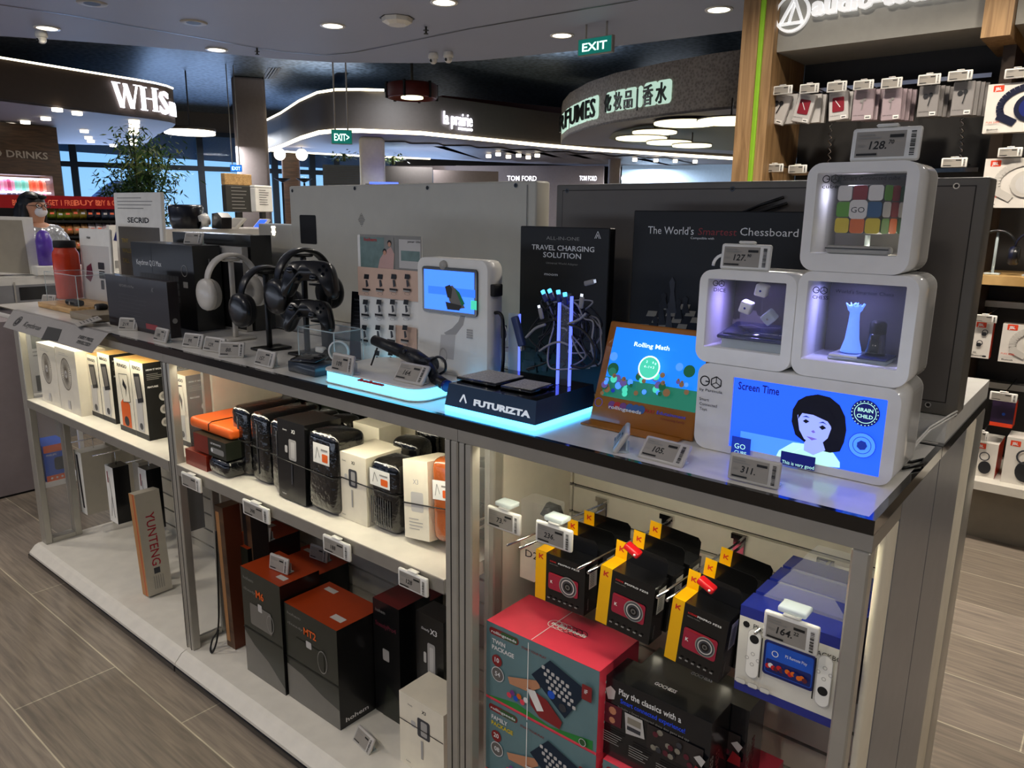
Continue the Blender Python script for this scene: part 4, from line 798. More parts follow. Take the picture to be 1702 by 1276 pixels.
m = M(); mat('box_slate', '#2d3640', .3, coat=.3); m.mat('box_slate'); m.bev(-.055, .0, 0, .06, .07, .028, .002, 1); m.build('box', t); m = M(); m.T = Matrix.Translation((0, .03, .032)) @ Matrix.Rotation(.15, 4, 'X') @ Matrix.Rotation(.2, 4, 'Z'); m.mat('black_gloss'); m.bev(-.045, -.025, 0, .04, .03, .008, .002, 1); m.mat('print_grey'); m.art((-.04, -.02, .0082), (1, 0, 0), (0, 1, 0)); m.lines(.005, .04, .07, 6, .007, .002, 'print_grey'); m.build('gadget', t)
# ---- headphones on stands ----
def headphones(name, label, mt_b, mt_c, x, y, ztop, R=.082, rz=0, ear=.042):
    t = thing(name, label, 'headphones', (x, y, ztop), rz, 'headphones on stands'); zc = -R-.0
    N = 22; pts = [Vector((0, R*math.sin(a), -R+R*1.02*math.cos(a))) for a in [-1.75+3.5*k/N for k in range(N+1)]]
    m = M(); m.mat(mt_b); m.tube(pts, [.007 if 3 < k < N-3 else .005 for k in range(N+1)], 10, flat=2.4, up=None) if 0 else None
    # band as a flat strip with thickness
    n = len(pts); vs = []; wx = [.009+.010*math.sin(PI*k/N)**.7 for k in range(n)]; th = [.003+.003*math.sin(PI*k/N) for k in range(n)]
    for k, p in enumerate(pts):
        a = -1.75+3.5*k/N; nr = Vector((0, math.sin(a), math.cos(a)))
        for sx, sn in ((-1, -.6), (-1, .6), (-.6, 1), (.6, 1), (1, .6), (1, -.6), (.6, -1), (-.6, -1)): vs.append(p+Vector((wx[k]*sx, 0, 0))+nr*th[k]*sn)
    m = M(); m.mat(mt_b); m.add(vs, [(i*8+j, i*8+(j+1) % 8, (i+1)*8+(j+1) % 8, (i+1)*8+j) for i in range(n-1) for j in range(8)]+[tuple(range(8))[::-1], tuple(range((n-1)*8, n*8))], True); m.build('headband', t)
    for s in (-1, 1):
        e = pts[0] if s < 0 else pts[-1]; c = (0, e.y+s*.004, e.z-.018)
        m = M(); m.T = Matrix.Translation(c) @ Matrix.Rotation(.0, 4, 'X'); m.mat(mt_b)
        m.lathe([(.001, s*.016), (ear*.6, s*.016), (ear*.93, s*.012), (ear, s*.004), (ear, -s*.004), (ear*.95, -s*.006)], 28, axis='y'); m.tube([(0, -s*.004, .018+.0), (0, 0, ear*.5)], .006, 8)
        cup = m.build('ear_cup', t)
        m = M(); m.T = Matrix.Translation(c); m.mat(mt_c); m.lathe([(ear*.95, -s*.0062), (ear*.98, -s*.014), (ear*.85, -s*.026), (ear*.45, -s*.024), (ear*.4, -s*.01), (.001, -s*.01)], 28, axis='y'); m.build('ear_pad', cup)
    return t
def hp_stand(label, mt, x, y, h, rz=0):
    t = thing('headphone_stand', label, 'headphone stand', (x, y, T0), rz, 'headphone stands'); m = M(); m.mat(mt); m.bev(-.007, -.007, .008, .007, .007, h-.01, .003, 2); m.build('pole', t)
    m = M(); m.mat(mt); m.bev(-.035, -.045, 0, .035, .055, .0078, .003, 2); m.build('foot', t); m = M(); m.mat(mt); m.bev(-.012, -.028, h-.0098, .012, .028, h-.001, .004, 2); m.build('cradle', t); return t
mat('hp_white', '#c9c4ba', .35, coat=.2); mat('hp_pad', '#9b968c', .6); mat('hp_black', '#141415', .28, coat=.2); mat('hp_wine', '#2a1519', .35)
for (cx_, cy_, topy, yy, m1, m2, lab, sl, R_, ear) in ((347, 507, 421, 1.30, 'hp_white', 'hp_pad', 'white over-ear headphones with a round logo on the ear cup', 'pale headphone stand under the white headphones', .085, .043),
        (402, 520, 441, 1.27, 'hp_black', 'black_matt', 'black over-ear headphones right next to the white ones', 'black headphone stand under the middle headphones', .085, .047),
        (462, 502, 413, 1.30, 'hp_black', 'black_matt', 'black over-ear headphones nearest the game controllers', 'black headphone stand nearest the controller rack', .090, .045)):
    ztop = at(cx_, topy, Y=yy).z; x_ = at(cx_, cy_, Y=yy-R_).x; ear = .050
    headphones('headphones', lab, m1, m2, x_, yy, ztop, R_, 0, ear)
    hp_stand(sl, 'hp_white' if m1 == 'hp_white' else 'black', x_, yy, ztop-T0-.0095)
    print('HP', x_, ztop)
# logo on white ear cup
# ---- controller rack with gamepads ----
def gamepad(label, x, y, z, rz, rx=0, s=1.0):
    t = thing('game_controller', label, 'game controller', (x, y, z), (rx, 0, rz), 'game controllers on the rack')
    m = M(); m.mat('hp_black'); m.T = Matrix.Scale(s, 4)
    n = 28; front = []
    def out(a):  # outline of body in x,z
        pts = [(-.045, .036), (0, .040), (.045, .036), (.062, .024), (.072, -.002), (.078, -.035), (.074, -.055), (.060, -.058), (.050, -.042), (.036, -.016), (0, -.014), (-.036, -.016), (-.050, -.042), (-.060, -.058), (-.074, -.055), (-.078, -.035), (-.072, -.002), (-.062, .024)]
        return pts
    o_ = [Vector((p[0], 0, p[1])) for p in out(0)]; o_ = curve(o_+[o_[0]], 3)[:-1]; k = len(o_)
    ctr = lambda p: Vector((p.x*.9, 0, p.z*.86))
    L_ = [(1.0, 0), (.99, -.008), (.95, -.014)]
    rows = [[p+Vector((0, .006, 0)) for p in o_], o_, [Vector((p.x*.985, -.010, p.z*.97)) for p in o_], [Vector((p.x*.93, -.017, p.z*.86)) for p in o_]]
    rows = [[Vector((p.x*.93, .017, p.z*.88)) for p in o_], [Vector((p.x*.985, .011, p.z*.97)) for p in o_]]+rows[1:]
    vs = [v for r_ in rows for v in r_]; f = [(i*k+j, (i+1)*k+j, (i+1)*k+(j+1) % k, i*k+(j+1) % k) for i in range(len(rows)-1) for j in range(k)]
    f += [tuple(range(k)), tuple(range((len(rows)-1)*k, len(rows)*k))[::-1]]
    m.add(vs, f, True); m.build('body', t)
    for xx, zz in ((-.042, .012), (.022, -.006)): mm = M(); mm.mat('black_gloss'); mm.T = Matrix.Scale(s, 4); mm.lathe([(.001, -.030), (.009, -.030), (.010, -.028), (.006, -.024), (.006, -.017)], 16, (xx, 0, zz), 'y'); mm.build('thumbstick', t)
    mm = M(); mm.T = Matrix.Scale(s, 4); mm.mat('black_gloss')
    for a_ in range(4): mm.cyl((.045+.010*math.cos(a_*PI/2), -.016, .014+.010*math.sin(a_*PI/2)), (.045+.010*math.cos(a_*PI/2), -.021, .014+.010*math.sin(a_*PI/2)), .0038, n=10)
    mm.build('button_cluster', t); mm = M(); mm.T = Matrix.Scale(s, 4); mm.mat('black_gloss'); mm.box(-.030, -.020, -.008, -.014, -.016, -.004); mm.box(-.024, -.020, -.014, -.020, -.016, .002); mm.build('direction_pad', t)
    return t
g1 = at(516, 458, Y=1.24); g2 = at(516, 520, Y=1.24); xs_ = at(492, 500, Y=1.285).x
t = thing('controller_rack', 'black upright two-level rack holding two game controllers', 'stand', (g1.x-.03, 1.30, T0))
m = M(); m.mat('black'); m.bev(-.045, -.03, 0, .045, .05, .012, .004, 2); m.build('foot', t); m = M(); m.mat('black'); m.bev(-.018, 0, .0122, .018, .018, g1.z-T0+.02, .004, 2); m.build('column', t)
for g_ in (g1, g2): m = M(); m.mat('black'); m.bev(-.012, -.038, g_.z-T0-.03, .03, -.0005, g_.z-T0-.024, .002, 1); m.build('arm', t)
gamepad('black game controller on the upper arm of the rack, white sticker on its grip', g1.x, g1.y, g1.z, .45, -.15, 1.06)
gamepad('black game controller on the lower arm of the rack', g2.x-.005, g2.y, g2.z, .45, -.15, .95)
st = at(548, 457, Y=1.215); m = M(); m.mat('white'); m.T = Matrix.Rotation(.45, 4, 'Z') @ Matrix.Rotation(.35, 4, 'Y'); m.box(-.006, -.0006, -.016, .006, 0, .016)
# ---- keyboard boxes ----
def carton(name, label, cat, x0, x1, y0, y1, z0, z1, mt, art=None, rz=0, group=None, rx=0, ry=0, r=.0015):
    w, d, h = x1-x0, y1-y0, z1-z0; m = M(); m.mat(mt)
    m.box(0, 0, 0, w, d, h)
    if art: art(m, w, d, h)
    o = m.build(name); c_ = Vector((x0, y0, z0)); o.location = c_; o.rotation_euler = (rx, ry, rz); tag(o, label, cat, group); return o
F = lambda m: m.art((0, 0, 0), (1, 0, 0), (0, 0, 1))
mat('kb_box', '#161515', .42, coat=.08); mat('kb_wine', '#1f1719', .42, coat=.08); mat('kb_key', '#3d3d3d', .5, noise=0); mat('kb_side', '#2a2a28', .25, coat=.3)
def kb_art(m, w, d, h):
    F(m); m.tx('Keychron Q13 Max', w*.08, h*.72, h*.07, 'print_white', w=w*.42)
    for r_ in range(5):
        for c_ in range(13): m.rc(w*(.12+.05*c_), h*(.22+.085*r_), w*.042, h*.065, 'kb_key'); m.k = 0
    m.k = 1; m.rc(w*.34, 0, .003, h, 'black'); m.ring(w*.86, h*.7, h*.07, h*.01, 'print_grey'); m.rc(w*.83, h*.5, w*.07, h*.07, 'print_grey')
    m.art((w, 0, 0), (0, 1, 0), (0, 0, 1)); m.rc(0, 0, d, h, 'kb_side'); m.tx('K', d*.55, h*.75, h*.1, 'print_grey'); m.lines(d*.2, h*.6, d*.5, 5, h*.07, h*.015, 'print_grey')
Kp = Pl3((0, 1.30, 0))
carton('keyboard_box', 'glossy black keyboard box standing behind, with rows of white keys printed', 'box', Kp(226, 500)[0], Kp(326, 500)[0], 1.30, 1.40, T0, Kp(226, 402)[1], 'kb_box', kb_art, group='keyboard boxes')
def kb2_art(m, w, d, h): F(m); m.tx('KEYCHRON K4 Max', w*.24, h*.80, h*.05, 'print_grey'); m.rc(w*.37, 0, .003, h, 'black'); m.tx('K', w*.76, h*.78, h*.09, 'print_grey', it=.4); m.lines(w*.2, h*.65, w*.5, 7, h*.075, h*.012, 'kb_key'); m.rc(w*.63, h*.08, w*.18, h*.1, 'txt_red'); m.art((w, 0, 0), (0, 1, 0), (0, 0, 1)); m.ci(d*.5, h*.3, d*.25, 'print_grey', 12)
Kp = Pl3((0, 1.17, 0)); 
carton('keyboard_box', 'dark wine-black keyboard box standing at the front of the worktop', 'box', Kp(181, 520)[0], Kp(281, 520)[0], 1.17, 1.205, T0, Kp(181, 456)[1]-.0, 'kb_wine', kb2_art, group='keyboard boxes')
Kp = Pl3((0, 1.44, 0))
carton('keyboard_box', 'long low dark keyboard box at the back, near the stepped screen cabinet', 'box', Kp(290, 430)[0], Kp(418, 430)[0], 1.44, 1.52, T0, Kp(350, 388)[1], 'kb_side', lambda m, w, d, h: (F(m), m.tx('Keychron V3 Max', w*.35, h*.82, h*.045, 'print_grey')), group='keyboard boxes')
Kp = Pl3((0, 1.415, 0))
carton('sleeve_box', 'thin silver-topped box leaning between keyboard boxes', 'box', Kp(355, 430)[0], Kp(405, 430)[0], 1.41, 1.432, T0, Kp(360, 408)[1], 'grey_light', lambda m, w, d, h: (F(m), m.rc(0, h*.02, w, h*.8, 'kb_box')))
price_tag('price tag standing on top of the keyboard box with printed keys', '', (Pl3((0, 1.34, 0))(318, 402)[0], 1.34, Pl3((0, 1.30, 0))(226, 402)[1]+.001), .3, tilt=.35, w=.08, h=.044, group='electronic price tags on the worktop', style='clear')
# ---- flyer with two cut leaflets over the front edge ----
t = thing('keyboard_flyer', 'grey keyboard brand flyer draped over the front edge of the worktop at the left', 'leaflet', (-3.2, 1.07, TOP+.0015))
ZF = TOP+.0022; mat('flyer', '#8f8b87', .5, noise=.03)
c0, c1 = at(30, 513.5, Z=ZF), at(188, 553, Z=ZF); yb_ = YF-.06; c2, c3 = at(152, 587, Y=yb_), at(5, 543, Y=yb_)
def mid(a, b): u = (YF-.0015-a.y)/(b.y-a.y); p = a.copy(); p.x = a.x+(b.x-a.x)*u; p.y = YF-.0015; p.z = ZF; return p
m0, m1 = mid(c0, c3), mid(c1, c2)
m = M(); m.T = TM(t); m.mat('flyer'); dz = Vector((0, 0, -.0006)); dy = Vector((0, .0004, -.0004))
m.add([c0, c1, m1, m0, c3, c2], [(3, 2, 1, 0), (4, 5, 2, 3)]); m.add([c0+dz, c1+dz, m1+dz, m0+dz, c3+dy, c2+dy], [(0, 1, 2, 3), (3, 2, 5, 4)])
uu = (c2-c3).normalized(); vv = (m0-c3); vv = (vv-uu*vv.dot(uu)); FP = Pl3(c3, uu, vv); FP.on(m, .0012)
g_ = FP(30, 534); m.ring(g_[0], g_[1], .024, .004, 'print_black'); m.ci(g_[0], g_[1], .016, 'print_black'); m.tx('K', g_[0]-.006, g_[1]-.008, .015, 'flyer', .02)
FP.txt(m, 'Keychron', 38, 542, 10, 'print_black', xr=72)
FP.poly(m, [(80, 543), (104, 548), (96, 567), (69, 565)], 'print_black')
FP.txt(m, 'EVERY PRESS,', 130, 562, 6, 'print_black', bold=.03, xr=160); FP.txt(m, 'PERFECTED!', 127, 570, 6, 'print_black', bold=.03, xr=154); m.build('sheet', t)
m = M(); c = at(103, 540, Z=TOP+.012); m.mat('grey_light'); m.box(-.05, -.04, 0, .05, .04, .003); m.art((-.05, -.04, .0031), (1, 0, 0), (0, 1, 0)); m.lines(.012, .06, .07, 5, .011, .003, 'print_black'); m.rc(.035, .07, .02, .006, 'print_black'); o = m.build('small_leaflet', loc=(c.x, max(c.y, YF+.03), TOP+.014), rot=(.28, 0, -.25)); tag(o, 'small square leaflet with black text lines lying on the grey flyer', 'leaflet')
# ================= LEFT END OF THE WORKTOP, NEIGHBOURING COUNTERS, SHOP ASSISTANT =================
c = at(113, 500, Z=T0+.022)
t = thing('riser_board', 'pale wooden riser board under the orange bottle', 'riser', (-3.40, 1.27, T0)); m = M(); m.mat('wood_top'); m.bev(-.17, -.085, 0, .17, .16, .022, .002, 1, True); m.build('board', t)
m = M(); mat('riser_grey', '#8a7d68', .5); m.mat('riser_grey'); m.bev(-.10, -.05, 0, .10, .10, .026, .002, 1, True); tag(m.build('riser_block', loc=(-3.02, 1.19, T0)), 'grey-brown riser block between the orange bottle and the front keyboard box', 'riser')
bx = at(112, 450, Y=1.33).x
t = thing('steel_bottle', 'large orange steel bottle with a black lid', 'bottle', (bx, 1.33, T0+.0225)); zt_b = at(112, 400, Y=1.33).z-(T0+.0225)
m = M(); mat('bottle_orange', '#c63a14', .35, coat=.2); m.mat('bottle_orange'); r_ = .052; m.lathe([(.001, 0), (r_-.004, 0), (r_, .005), (r_, zt_b-.06), (r_*.93, zt_b-.048), (r_*.80, zt_b-.036), (r_*.78, zt_b-.030)], 32); m.build('body', t)
m = M(); m.mat('black_matt'); m.lathe([(r_*.80, zt_b-.0298), (r_*.84, zt_b-.028), (r_*.84, zt_b-.002), (r_*.80, zt_b), (.001, zt_b)], 28); m.build('lid', t)
for k, (x_, y_, lab, w_) in enumerate(((-3.33, 1.24, 'black buckled strap lying inside the clear box at the foot of the orange bottle', .05), (-3.25, 1.225, 'small dark gadget at the right end of the clear box by the orange bottle', .022))):
    m = M(); m.mat('black_matt'); m.bev(-w_, -.02, 0, w_, .02, .022, .008, 2); m.mat('chrome'); m.box(-.006, -.0205, .004, .006, -.0202, .016); tag(m.build('strap' if k == 0 else 'gadget', loc=(x_ if k == 0 else -3.08, y_ if k == 0 else 1.24, T0+.0228 if k == 0 else T0+.0268)), lab, 'strap' if k == 0 else 'gadget')
t = thing('clear_case', 'long clear acrylic case open around the wooden riser at the left', 'case', (-3.3, 1.27, T0+.0225)); m = M(); m.mat('clear'); a, b, c_, d, h = -.18, .17, -.05, .15, .125; e = .002
a, b = -3.56+3.3, -3.24+3.3; d = .09
m.box(a, c_, 0, b, c_+e, h); m.box(a, d-e, 0, b, d, h); m.box(a, c_, 0, a+e, d, h); m.box(b-e, c_, 0, b, d, h); m.build('clear_walls', t)
m = M(); m.mat('clear_edge')
for p, q_ in (((a, c_, h), (b, c_, h)), ((a, d, h), (b, d, h)), ((a, c_, h), (a, d, h)), ((b, c_, h), (b, d, h)), ((a, c_, 0), (a, c_, h)), ((b, c_, 0), (b, c_, h))): m.cyl(p, q_, .0016, n=6)
m.build('edges', t)
price_tag('small price tag on the worktop left of the wooden riser', '', (at(79, 505, Z=T0).x, at(79, 505, Z=T0).y, T0), .5, w=.07, h=.042)
# leaflet boards
Lp = Pl3((0, 1.38, 0)); x0, x1, z1 = Lp(136, 440)[0], Lp(178, 440)[0], Lp(150, 380)[1]
t = thing('leaflet_board', 'white upright product board with dark gadget pictures right of the orange bottle', 'sign', ((x0+x1)/2, 1.38, T0), (-.04, 0, .08))
w_, h_ = x1-x0, z1-T0
m = M(); m.mat('white'); m.bev(-w_/2, 0, 0, w_/2, .012, h_, .003, 1, True); m.build('board', t)
m = M(); m.art((-w_/2, 0, 0), (1, 0, 0), (0, 0, 1)); m.rc(w_*.05, h_*.02, w_*.9, h_*.76, 'pr_lgrey'); m.tx('relun', w_*.25, h_*.87, .012, 'print_black', .02); mat('wine', '#6b2338', .5)
m.poly([(w_*.15, h_*.35), (w_*.3, h_*.3), (w_*.4, h_*.4), (w_*.35, h_*.55), (w_*.2, h_*.5)], 'wine'); m.rr(w_*.58, h_*.48, w_*.2, h_*.09, .004, 'pc_dark'); m.rr(w_*.6, h_*.36, w_*.18, h_*.1, .004, 'pc_dark'); m.rr(w_*.64, h_*.22, w_*.1, h_*.12, .004, 'pc_dark'); m.build('board_print', t)
Sp = Pl3((0, 1.50, 0)); x0, x1, z1 = Sp(199, 440)[0], Sp(267, 440)[0], Sp(193, 322)[1]
t = thing('wallet_sign', 'tall grey and white sign board reading SECRID', 'sign', ((x0+x1)/2, 1.55, T0), (-.03, 0, .06)); w_, h_ = (x1-x0), z1-T0+.005
t.location = ((x0+x1)/2, 1.50, T0)
m = M(); m.mat('white'); m.bev(-w_/2, 0, 0, w_/2, .016, h_, .003, 1, True); m.build('board', t)
m = M(); mat('sign_grey', '#57534e', .5); m.art((-w_/2, 0, 0), (1, 0, 0), (0, 0, 1)); m.rc(w_*.06, .02, w_*.88, h_*.66, 'sign_grey'); m.tx('SECRID', w_*.28, h_*.74, .022, 'print_black', .03, w=w_*.46); m.lines(w_*.08, h_*.95, w_*.8, 4, h_*.03, h_*.007, 'print_grey')
mat('gold', '#8f7c3a', .5)
for k, s_ in enumerate(('TINY', 'WALLET', 'TALL')): m.tx(s_, w_*.12, h_*(.56-.09*k), .018, 'gold', .03)
m.build('board_print', t)
c = at(268, 447, Y=1.34); price_tag('price tag propped behind the keyboard box at the foot of the tall grey sign', '', (at(252, 452, Y=1.44).x, 1.43, T0+.0), .3, w=.08, h=.044)
# --- counter with drawers behind the left end ---
CPl = VPl(far(-60, 5.6), far(260, 5.95)); zc = CPl.l(60, 459)[1]
t = thing('display_counter', 'white display counter with two dark drawer slots beyond the left end of the worktop', 'counter', tuple(CPl.A)); Tm = Matrix.Translation(-CPl.A)
m = M(); m.T = Tm; x, z, w, h = CPl.rect(-60, 459, 225, 505); m.T = Tm @ CPl.mtx(); m.mat('worktop_white'); m.box(x, 0, 0, x+w, .55, zc); m.build('body', t)
m = M(); m.T = Tm; art_on(m, CPl, 0, .002); m.rc(x, 0, w, zc-.05, 'side_panel'); a_ = CPl.l(34, 499); b_ = CPl.l(170, 470); m.rc(a_[0], a_[1], b_[0]-a_[0], b_[1]-a_[1], 'black_gloss'); a_ = CPl.l(26, 505); m.rc(a_[0], 0, .01, zc-.03, 'grey_light'); m.build('drawer_front', t)
# kiosk
KP = VPl(far(-60, 5.75), far(120, 5.85)); t = thing('display_kiosk', 'white wedge-shaped kiosk case on the counter at the far left edge', 'display', tuple(CPl.A+Vector((0, 0, zc)))); Tm = Matrix.Translation(-Vector(t.location))
pts = [KP.l(*q_) for q_ in ((-40, 455), (8, 456), (58, 463), (66, 463), (54, 361), (-40, 358))]; zoff = zc+.001-min(p[1] for p in pts)
pts = [(p[0], max(p[1], zc+.001)) for p in pts]
m = M(); m.T = Tm @ KP.mtx(); m.mat('white'); m.prism([pts[0], pts[3], pts[4], pts[5]], .10, 'y'); m.build('case', t)
m = M(); m.T = Tm; art_on(m, KP, .0, .002); mat('kiosk_grey', '#9f998b', .4); a_ = [KP.l(*q_) for q_ in ((-38, 450), (50, 455), (36, 366), (-38, 364))]; m.poly(a_, 'kiosk_grey'); m.build('screen_back', t)
P_ = VPl(far(60, 5.68), far(135, 5.74)); m = M(); x, z, w, h = P_.rect(62, 440, 140, 460); m.T = P_.mtx(); m.mat('white'); m.bev(x, 0, zc+.0015, x+w, .22, z+h, .005, 1, True); tag(m.build('display_tray'), 'low white tray block on the counter under the purple bottle', 'tray')
zt = z+h; pb = far(68, 4.9); zz = 1.5+(hz(68)-383)/FPX*4.9*.93
m = M(); mat('purple', '#5a3aa8', .35, coat=.3); m.mat('purple'); hh = P_.l(68, 383)[1]-zt; m.lathe([(.001, 0), (.046, 0), (.047, hh*.7), (.035, hh*.92), (.015, hh), (.001, hh)], 24); pp_ = P_.w(70, 440); tag(m.build('purple_bottle', loc=(pp_.x-.07, pp_.y+.05, zt+.0005)), 'purple bottle standing on the white tray beside the kiosk', 'bottle')
# --- neighbouring island and its speaker shelf ---
m = M(); mat('pinkgrey', '#8f8587', .5); m.mat('pinkgrey'); m.box(-4.95, -.2, .012, -4.45, 1.37, .93); m.mat('black_matt'); m.box(-4.95, -.2, 0, -4.46, 1.36, .012); tag(m.build('island_cabinet'), 'plain pinkish-grey side of the neighbouring island at the left edge', 'cabinet')
t = thing('speaker_shelf', 'white open shelf frame seen through the left end of the island', 'shelving', (-4.6, 1.5, 0))
m = M(); m.T = TM(t); m.mat('white'); m.box(-4.85, 1.376, 0, -4.452, 1.398, .93); m.box(-4.475, 1.60, 0, -4.452, 1.622, .93); m.box(-4.85, 1.3985, .0, -4.452, 1.5995, .03); m.box(-4.85, 1.3985, .50, -4.452, 1.5995, .52); m.box(-4.85, 1.376, .9305, -4.452, 1.622, .95); m.build('frame', t)
m = M(); m.T = TM(t); m.mat('pinkgrey'); m.box(-4.87, 1.376, 0, -4.852, 1.622, .93); m.build('back_panel', t)
def sb_art(m, w, d, h): m.art((w, 0, 0), (0, 1, 0), (0, 0, 1)); m.rc(0, 0, d, h, 'blue'); m.rc(0, h*.80, d, h*.20, 'orange'); m.rr(d*.36, h*.28, d*.5, h*.36, .015, 'black_matt'); m.rc(0, 0, d, h*.16, 'orange'); [m.ci(d*(.2+.2*k), h*.08, .006, 'white', 10) for k in range(4)]; m.tx('PHILIPS', d*.08, h*.70, .012, 'print_white'); F(m); m.rc(0, 0, w, h, 'blue')
carton('speaker_box', 'blue and orange boxed speaker on the low shelf at the left', 'box', -4.64, -4.455, 1.415, 1.545, .0305, .235, 'blue', sb_art)
m = M(); m.mat('white'); m.box(-4.4515, 1.402, .535, -4.4485, 1.56, .90); m.art((-4.4485, 1.402, .535), (0, 1, 0), (0, 0, 1), .001); m.rc(.02, .24, .10, .11, 'pc_dark'); m.tx('11', .045, .12, .05, 'print_black', .03); m.rc(.02, .01, .10, .085, 'pc_dark'); m.lines(.02, .22, .10, 2, .02, .006, 'print_grey'); tag(m.build('price_poster'), 'white price poster with a big 11 at the left end of the island', 'poster')
# --- gear on the far counters, middle-left ---
QP = VPl(far(290, 4.4), far(480, 4.6))
t = thing('display_counter', 'grey-white counter carrying dark gadgets left of the off-white screen cabinet', 'counter', tuple(QP.A)); Tm = Matrix.Translation(-QP.A); m = M(); m.T = Tm @ QP.mtx(.0); x, z, w, h = QP.rect(262, 380, 500, 470); zq = z+h; m.mat('worktop_white'); m.box(x, 0, 0, x+w, .45, zq); m.build('body', t)
def onq(x, y, dy=.1): p = QP.A+QP.u*QP.l(x, y)[0]-QP.n*dy; return Vector((p.x, p.y, zq+.0008))
m = M(); mat('vr_navy', '#10121c', .3, coat=.3); m.mat('vr_navy'); m.T = Matrix.Rotation(.5, 4, 'Z'); m.lathe([(.075, 0), (.085, .03), (.09, .11), (.08, .125), (.07, .12)], 24); m.cyl((0, 0, .02), (0, 0, .118), .068, n=24); tag(m.build('drum_speaker', loc=onq(322, 375, .12)), 'round black drum-shaped device on the grey-white counter', 'device')
m = M(); m.mat('white_gloss'); m.cyl((0, -.03, .035), (0, .02, .05), .034, n=24); m.mat('black_gloss'); m.cyl((0, -.0305, .0348), (0, -.0302, .0348), .026, n=20); tag(m.build('web_camera', loc=onq(345, 375, .06)), 'white rimmed round camera in front of the black drum device', 'device')
m = M(); m.mat('vr_navy'); m.prism([(-.05, 0), (.05, 0), (.058, .06), (.02, .085), (-.04, .08)], .06, 'y', 0); m.mat('print_grey'); m.box(-.02, -.001, .05, .02, -.0002, .065); tag(m.build('gadget_stand', loc=onq(362, 378, .02)), 'navy angular gadget stand with a pale chip beside the drum device', 'stand')
for k, (x_, w2, h2, lab) in enumerate(((395, .13, .055, 'tilted beige tray of leaflets on the grey-white counter'), (440, .10, .05, 'blue-screened gadget right of the leaflet tray'))):
    m = M(); m.mat('offwhite' if k == 0 else 'white'); m.T = Matrix.Rotation(-.8, 4, 'X'); m.box(-w2/2, 0, 0, w2/2, .01, h2*1.5); m.art((-w2/2, 0, 0), (1, 0, 0), (0, 0, 1), .0006); m.rc(.008, .008, w2*.75, h2*1.2, 'grey_light' if k == 0 else 'scr_blue'); tag(m.build('leaflet_tray' if k == 0 else 'tablet', loc=onq(x_, 376, .12)), lab, 'tray' if k == 0 else 'tablet')
def stand_sign(x0, y0, x1, y1, d, label, topc, bodyc, split):
    P_ = VPl(far(x0, d), far(x1, d*1.02)); x, z, w, h = P_.rect(x0, y0, x1, y1); t = thing('menu_sign', label, 'sign', tuple(P_.A)); m = M(); m.T = Matrix.Translation(-P_.A) @ P_.mtx(); m.mat(bodyc); m.bev(0, 0, z, w, .05, z+h*(1-split), .004, 1, True); m.mat(topc); m.bev(0, 0, z+h*(1-split)+.0005, w, .05, z+h, .004, 1, True); m.build('board', t)
    m = M(); m.T = Matrix.Translation(-P_.A) @ P_.mtx(); m.mat('grey_dark'); m.box(w*.4, .01, 0, w*.6, .04, z-.0005); m.build('post', t); m = M(); m.T = Matrix.Translation(-P_.A); art_on(m, P_, 0, .002); m.lines(w*.2, z+h*(1-split)*.9, w*.6, 7, h*.09, h*.02, 'print_grey' if bodyc != 'white' else 'print_black'); m.build('board_print', t)
stand_sign(377, 290, 418, 352, 6.2, 'dark menu board with a tan top in front of the grey-pink pillar', 'wood_top', 'grey_dark', .3)
stand_sign(426, 309, 452, 352, 6.0, 'white sign board with a small dark cube picture beside the menu board', 'white', 'white', .1)
# --- boxes with pictures standing behind the white leaflet board ---
m = M(); P_ = VPl(far(178, 6.0), far(200, 6.03)); x, z, w, h = P_.rect(177, 374, 199, 406); m.T = P_.mtx(); m.mat('white'); m.box(0, 0, zc+.001, w, .05, z+h); m.T = Matrix.Identity(4); art_on(m, P_, 0, .002); m.poly([(w*.2, z+h*.2), (w*.8, z+h*.1), (w*.75, z+h*.9), (w*.5, z+h*.8)], 'navy'); m.rc(w*.15, zc+.02, w*.3, .05, 'print_grey'); m.rc(w*.6, zc+.02, w*.3, .05, 'print_grey'); tag(m.build('picture_box'), 'white box with a dark blue picture behind the tall grey sign', 'box')
# --- the shop assistant ---
hp_ = far(56, 6.75); Rv = (R3 @ Vector((1, 0, 0))); Rv.z = 0; Rv.normalize(); toC = -Vector((hp_.x, hp_.y, 0)).normalized(); fdir = (Rv*.86+toC*.5).normalized()
zh = 1.5+(hz(56)-340)/FPX*(hp_.length*.93)
ang = math.atan2(fdir.y, fdir.x)  # local +x is forward
t = thing('person', 'dark-haired woman in glasses and white face mask behind the kiosk, silver jacket', 'person', (hp_.x, hp_.y, 0), ang)
def skin(name, verts, edges, radii, mt, parent, lv=2):
    me = bpy.data.meshes.new(name); me.from_pydata([tuple(v) for v in verts], edges, []); o = bpy.data.objects.new(name, me); COL.objects.link(o); o.parent = parent
    md = o.modifiers.new('skin', 'SKIN'); 
    for i, r_ in enumerate(radii):
        me.skin_vertices[0].data[i].radius = (r_ if isinstance(r_, tuple) else (r_, r_)); me.skin_vertices[0].data[i].use_root = (i == 0)
    s_ = o.modifiers.new('sub', 'SUBSURF'); s_.levels = lv; s_.render_levels = lv; me.materials.append(MC[mt]); md.use_smooth_shade = True; return o
H0 = zh+.10   # crown
S_ = H0/1.66
def B(*v): return [Vector(q_)*S_ for q_ in v]
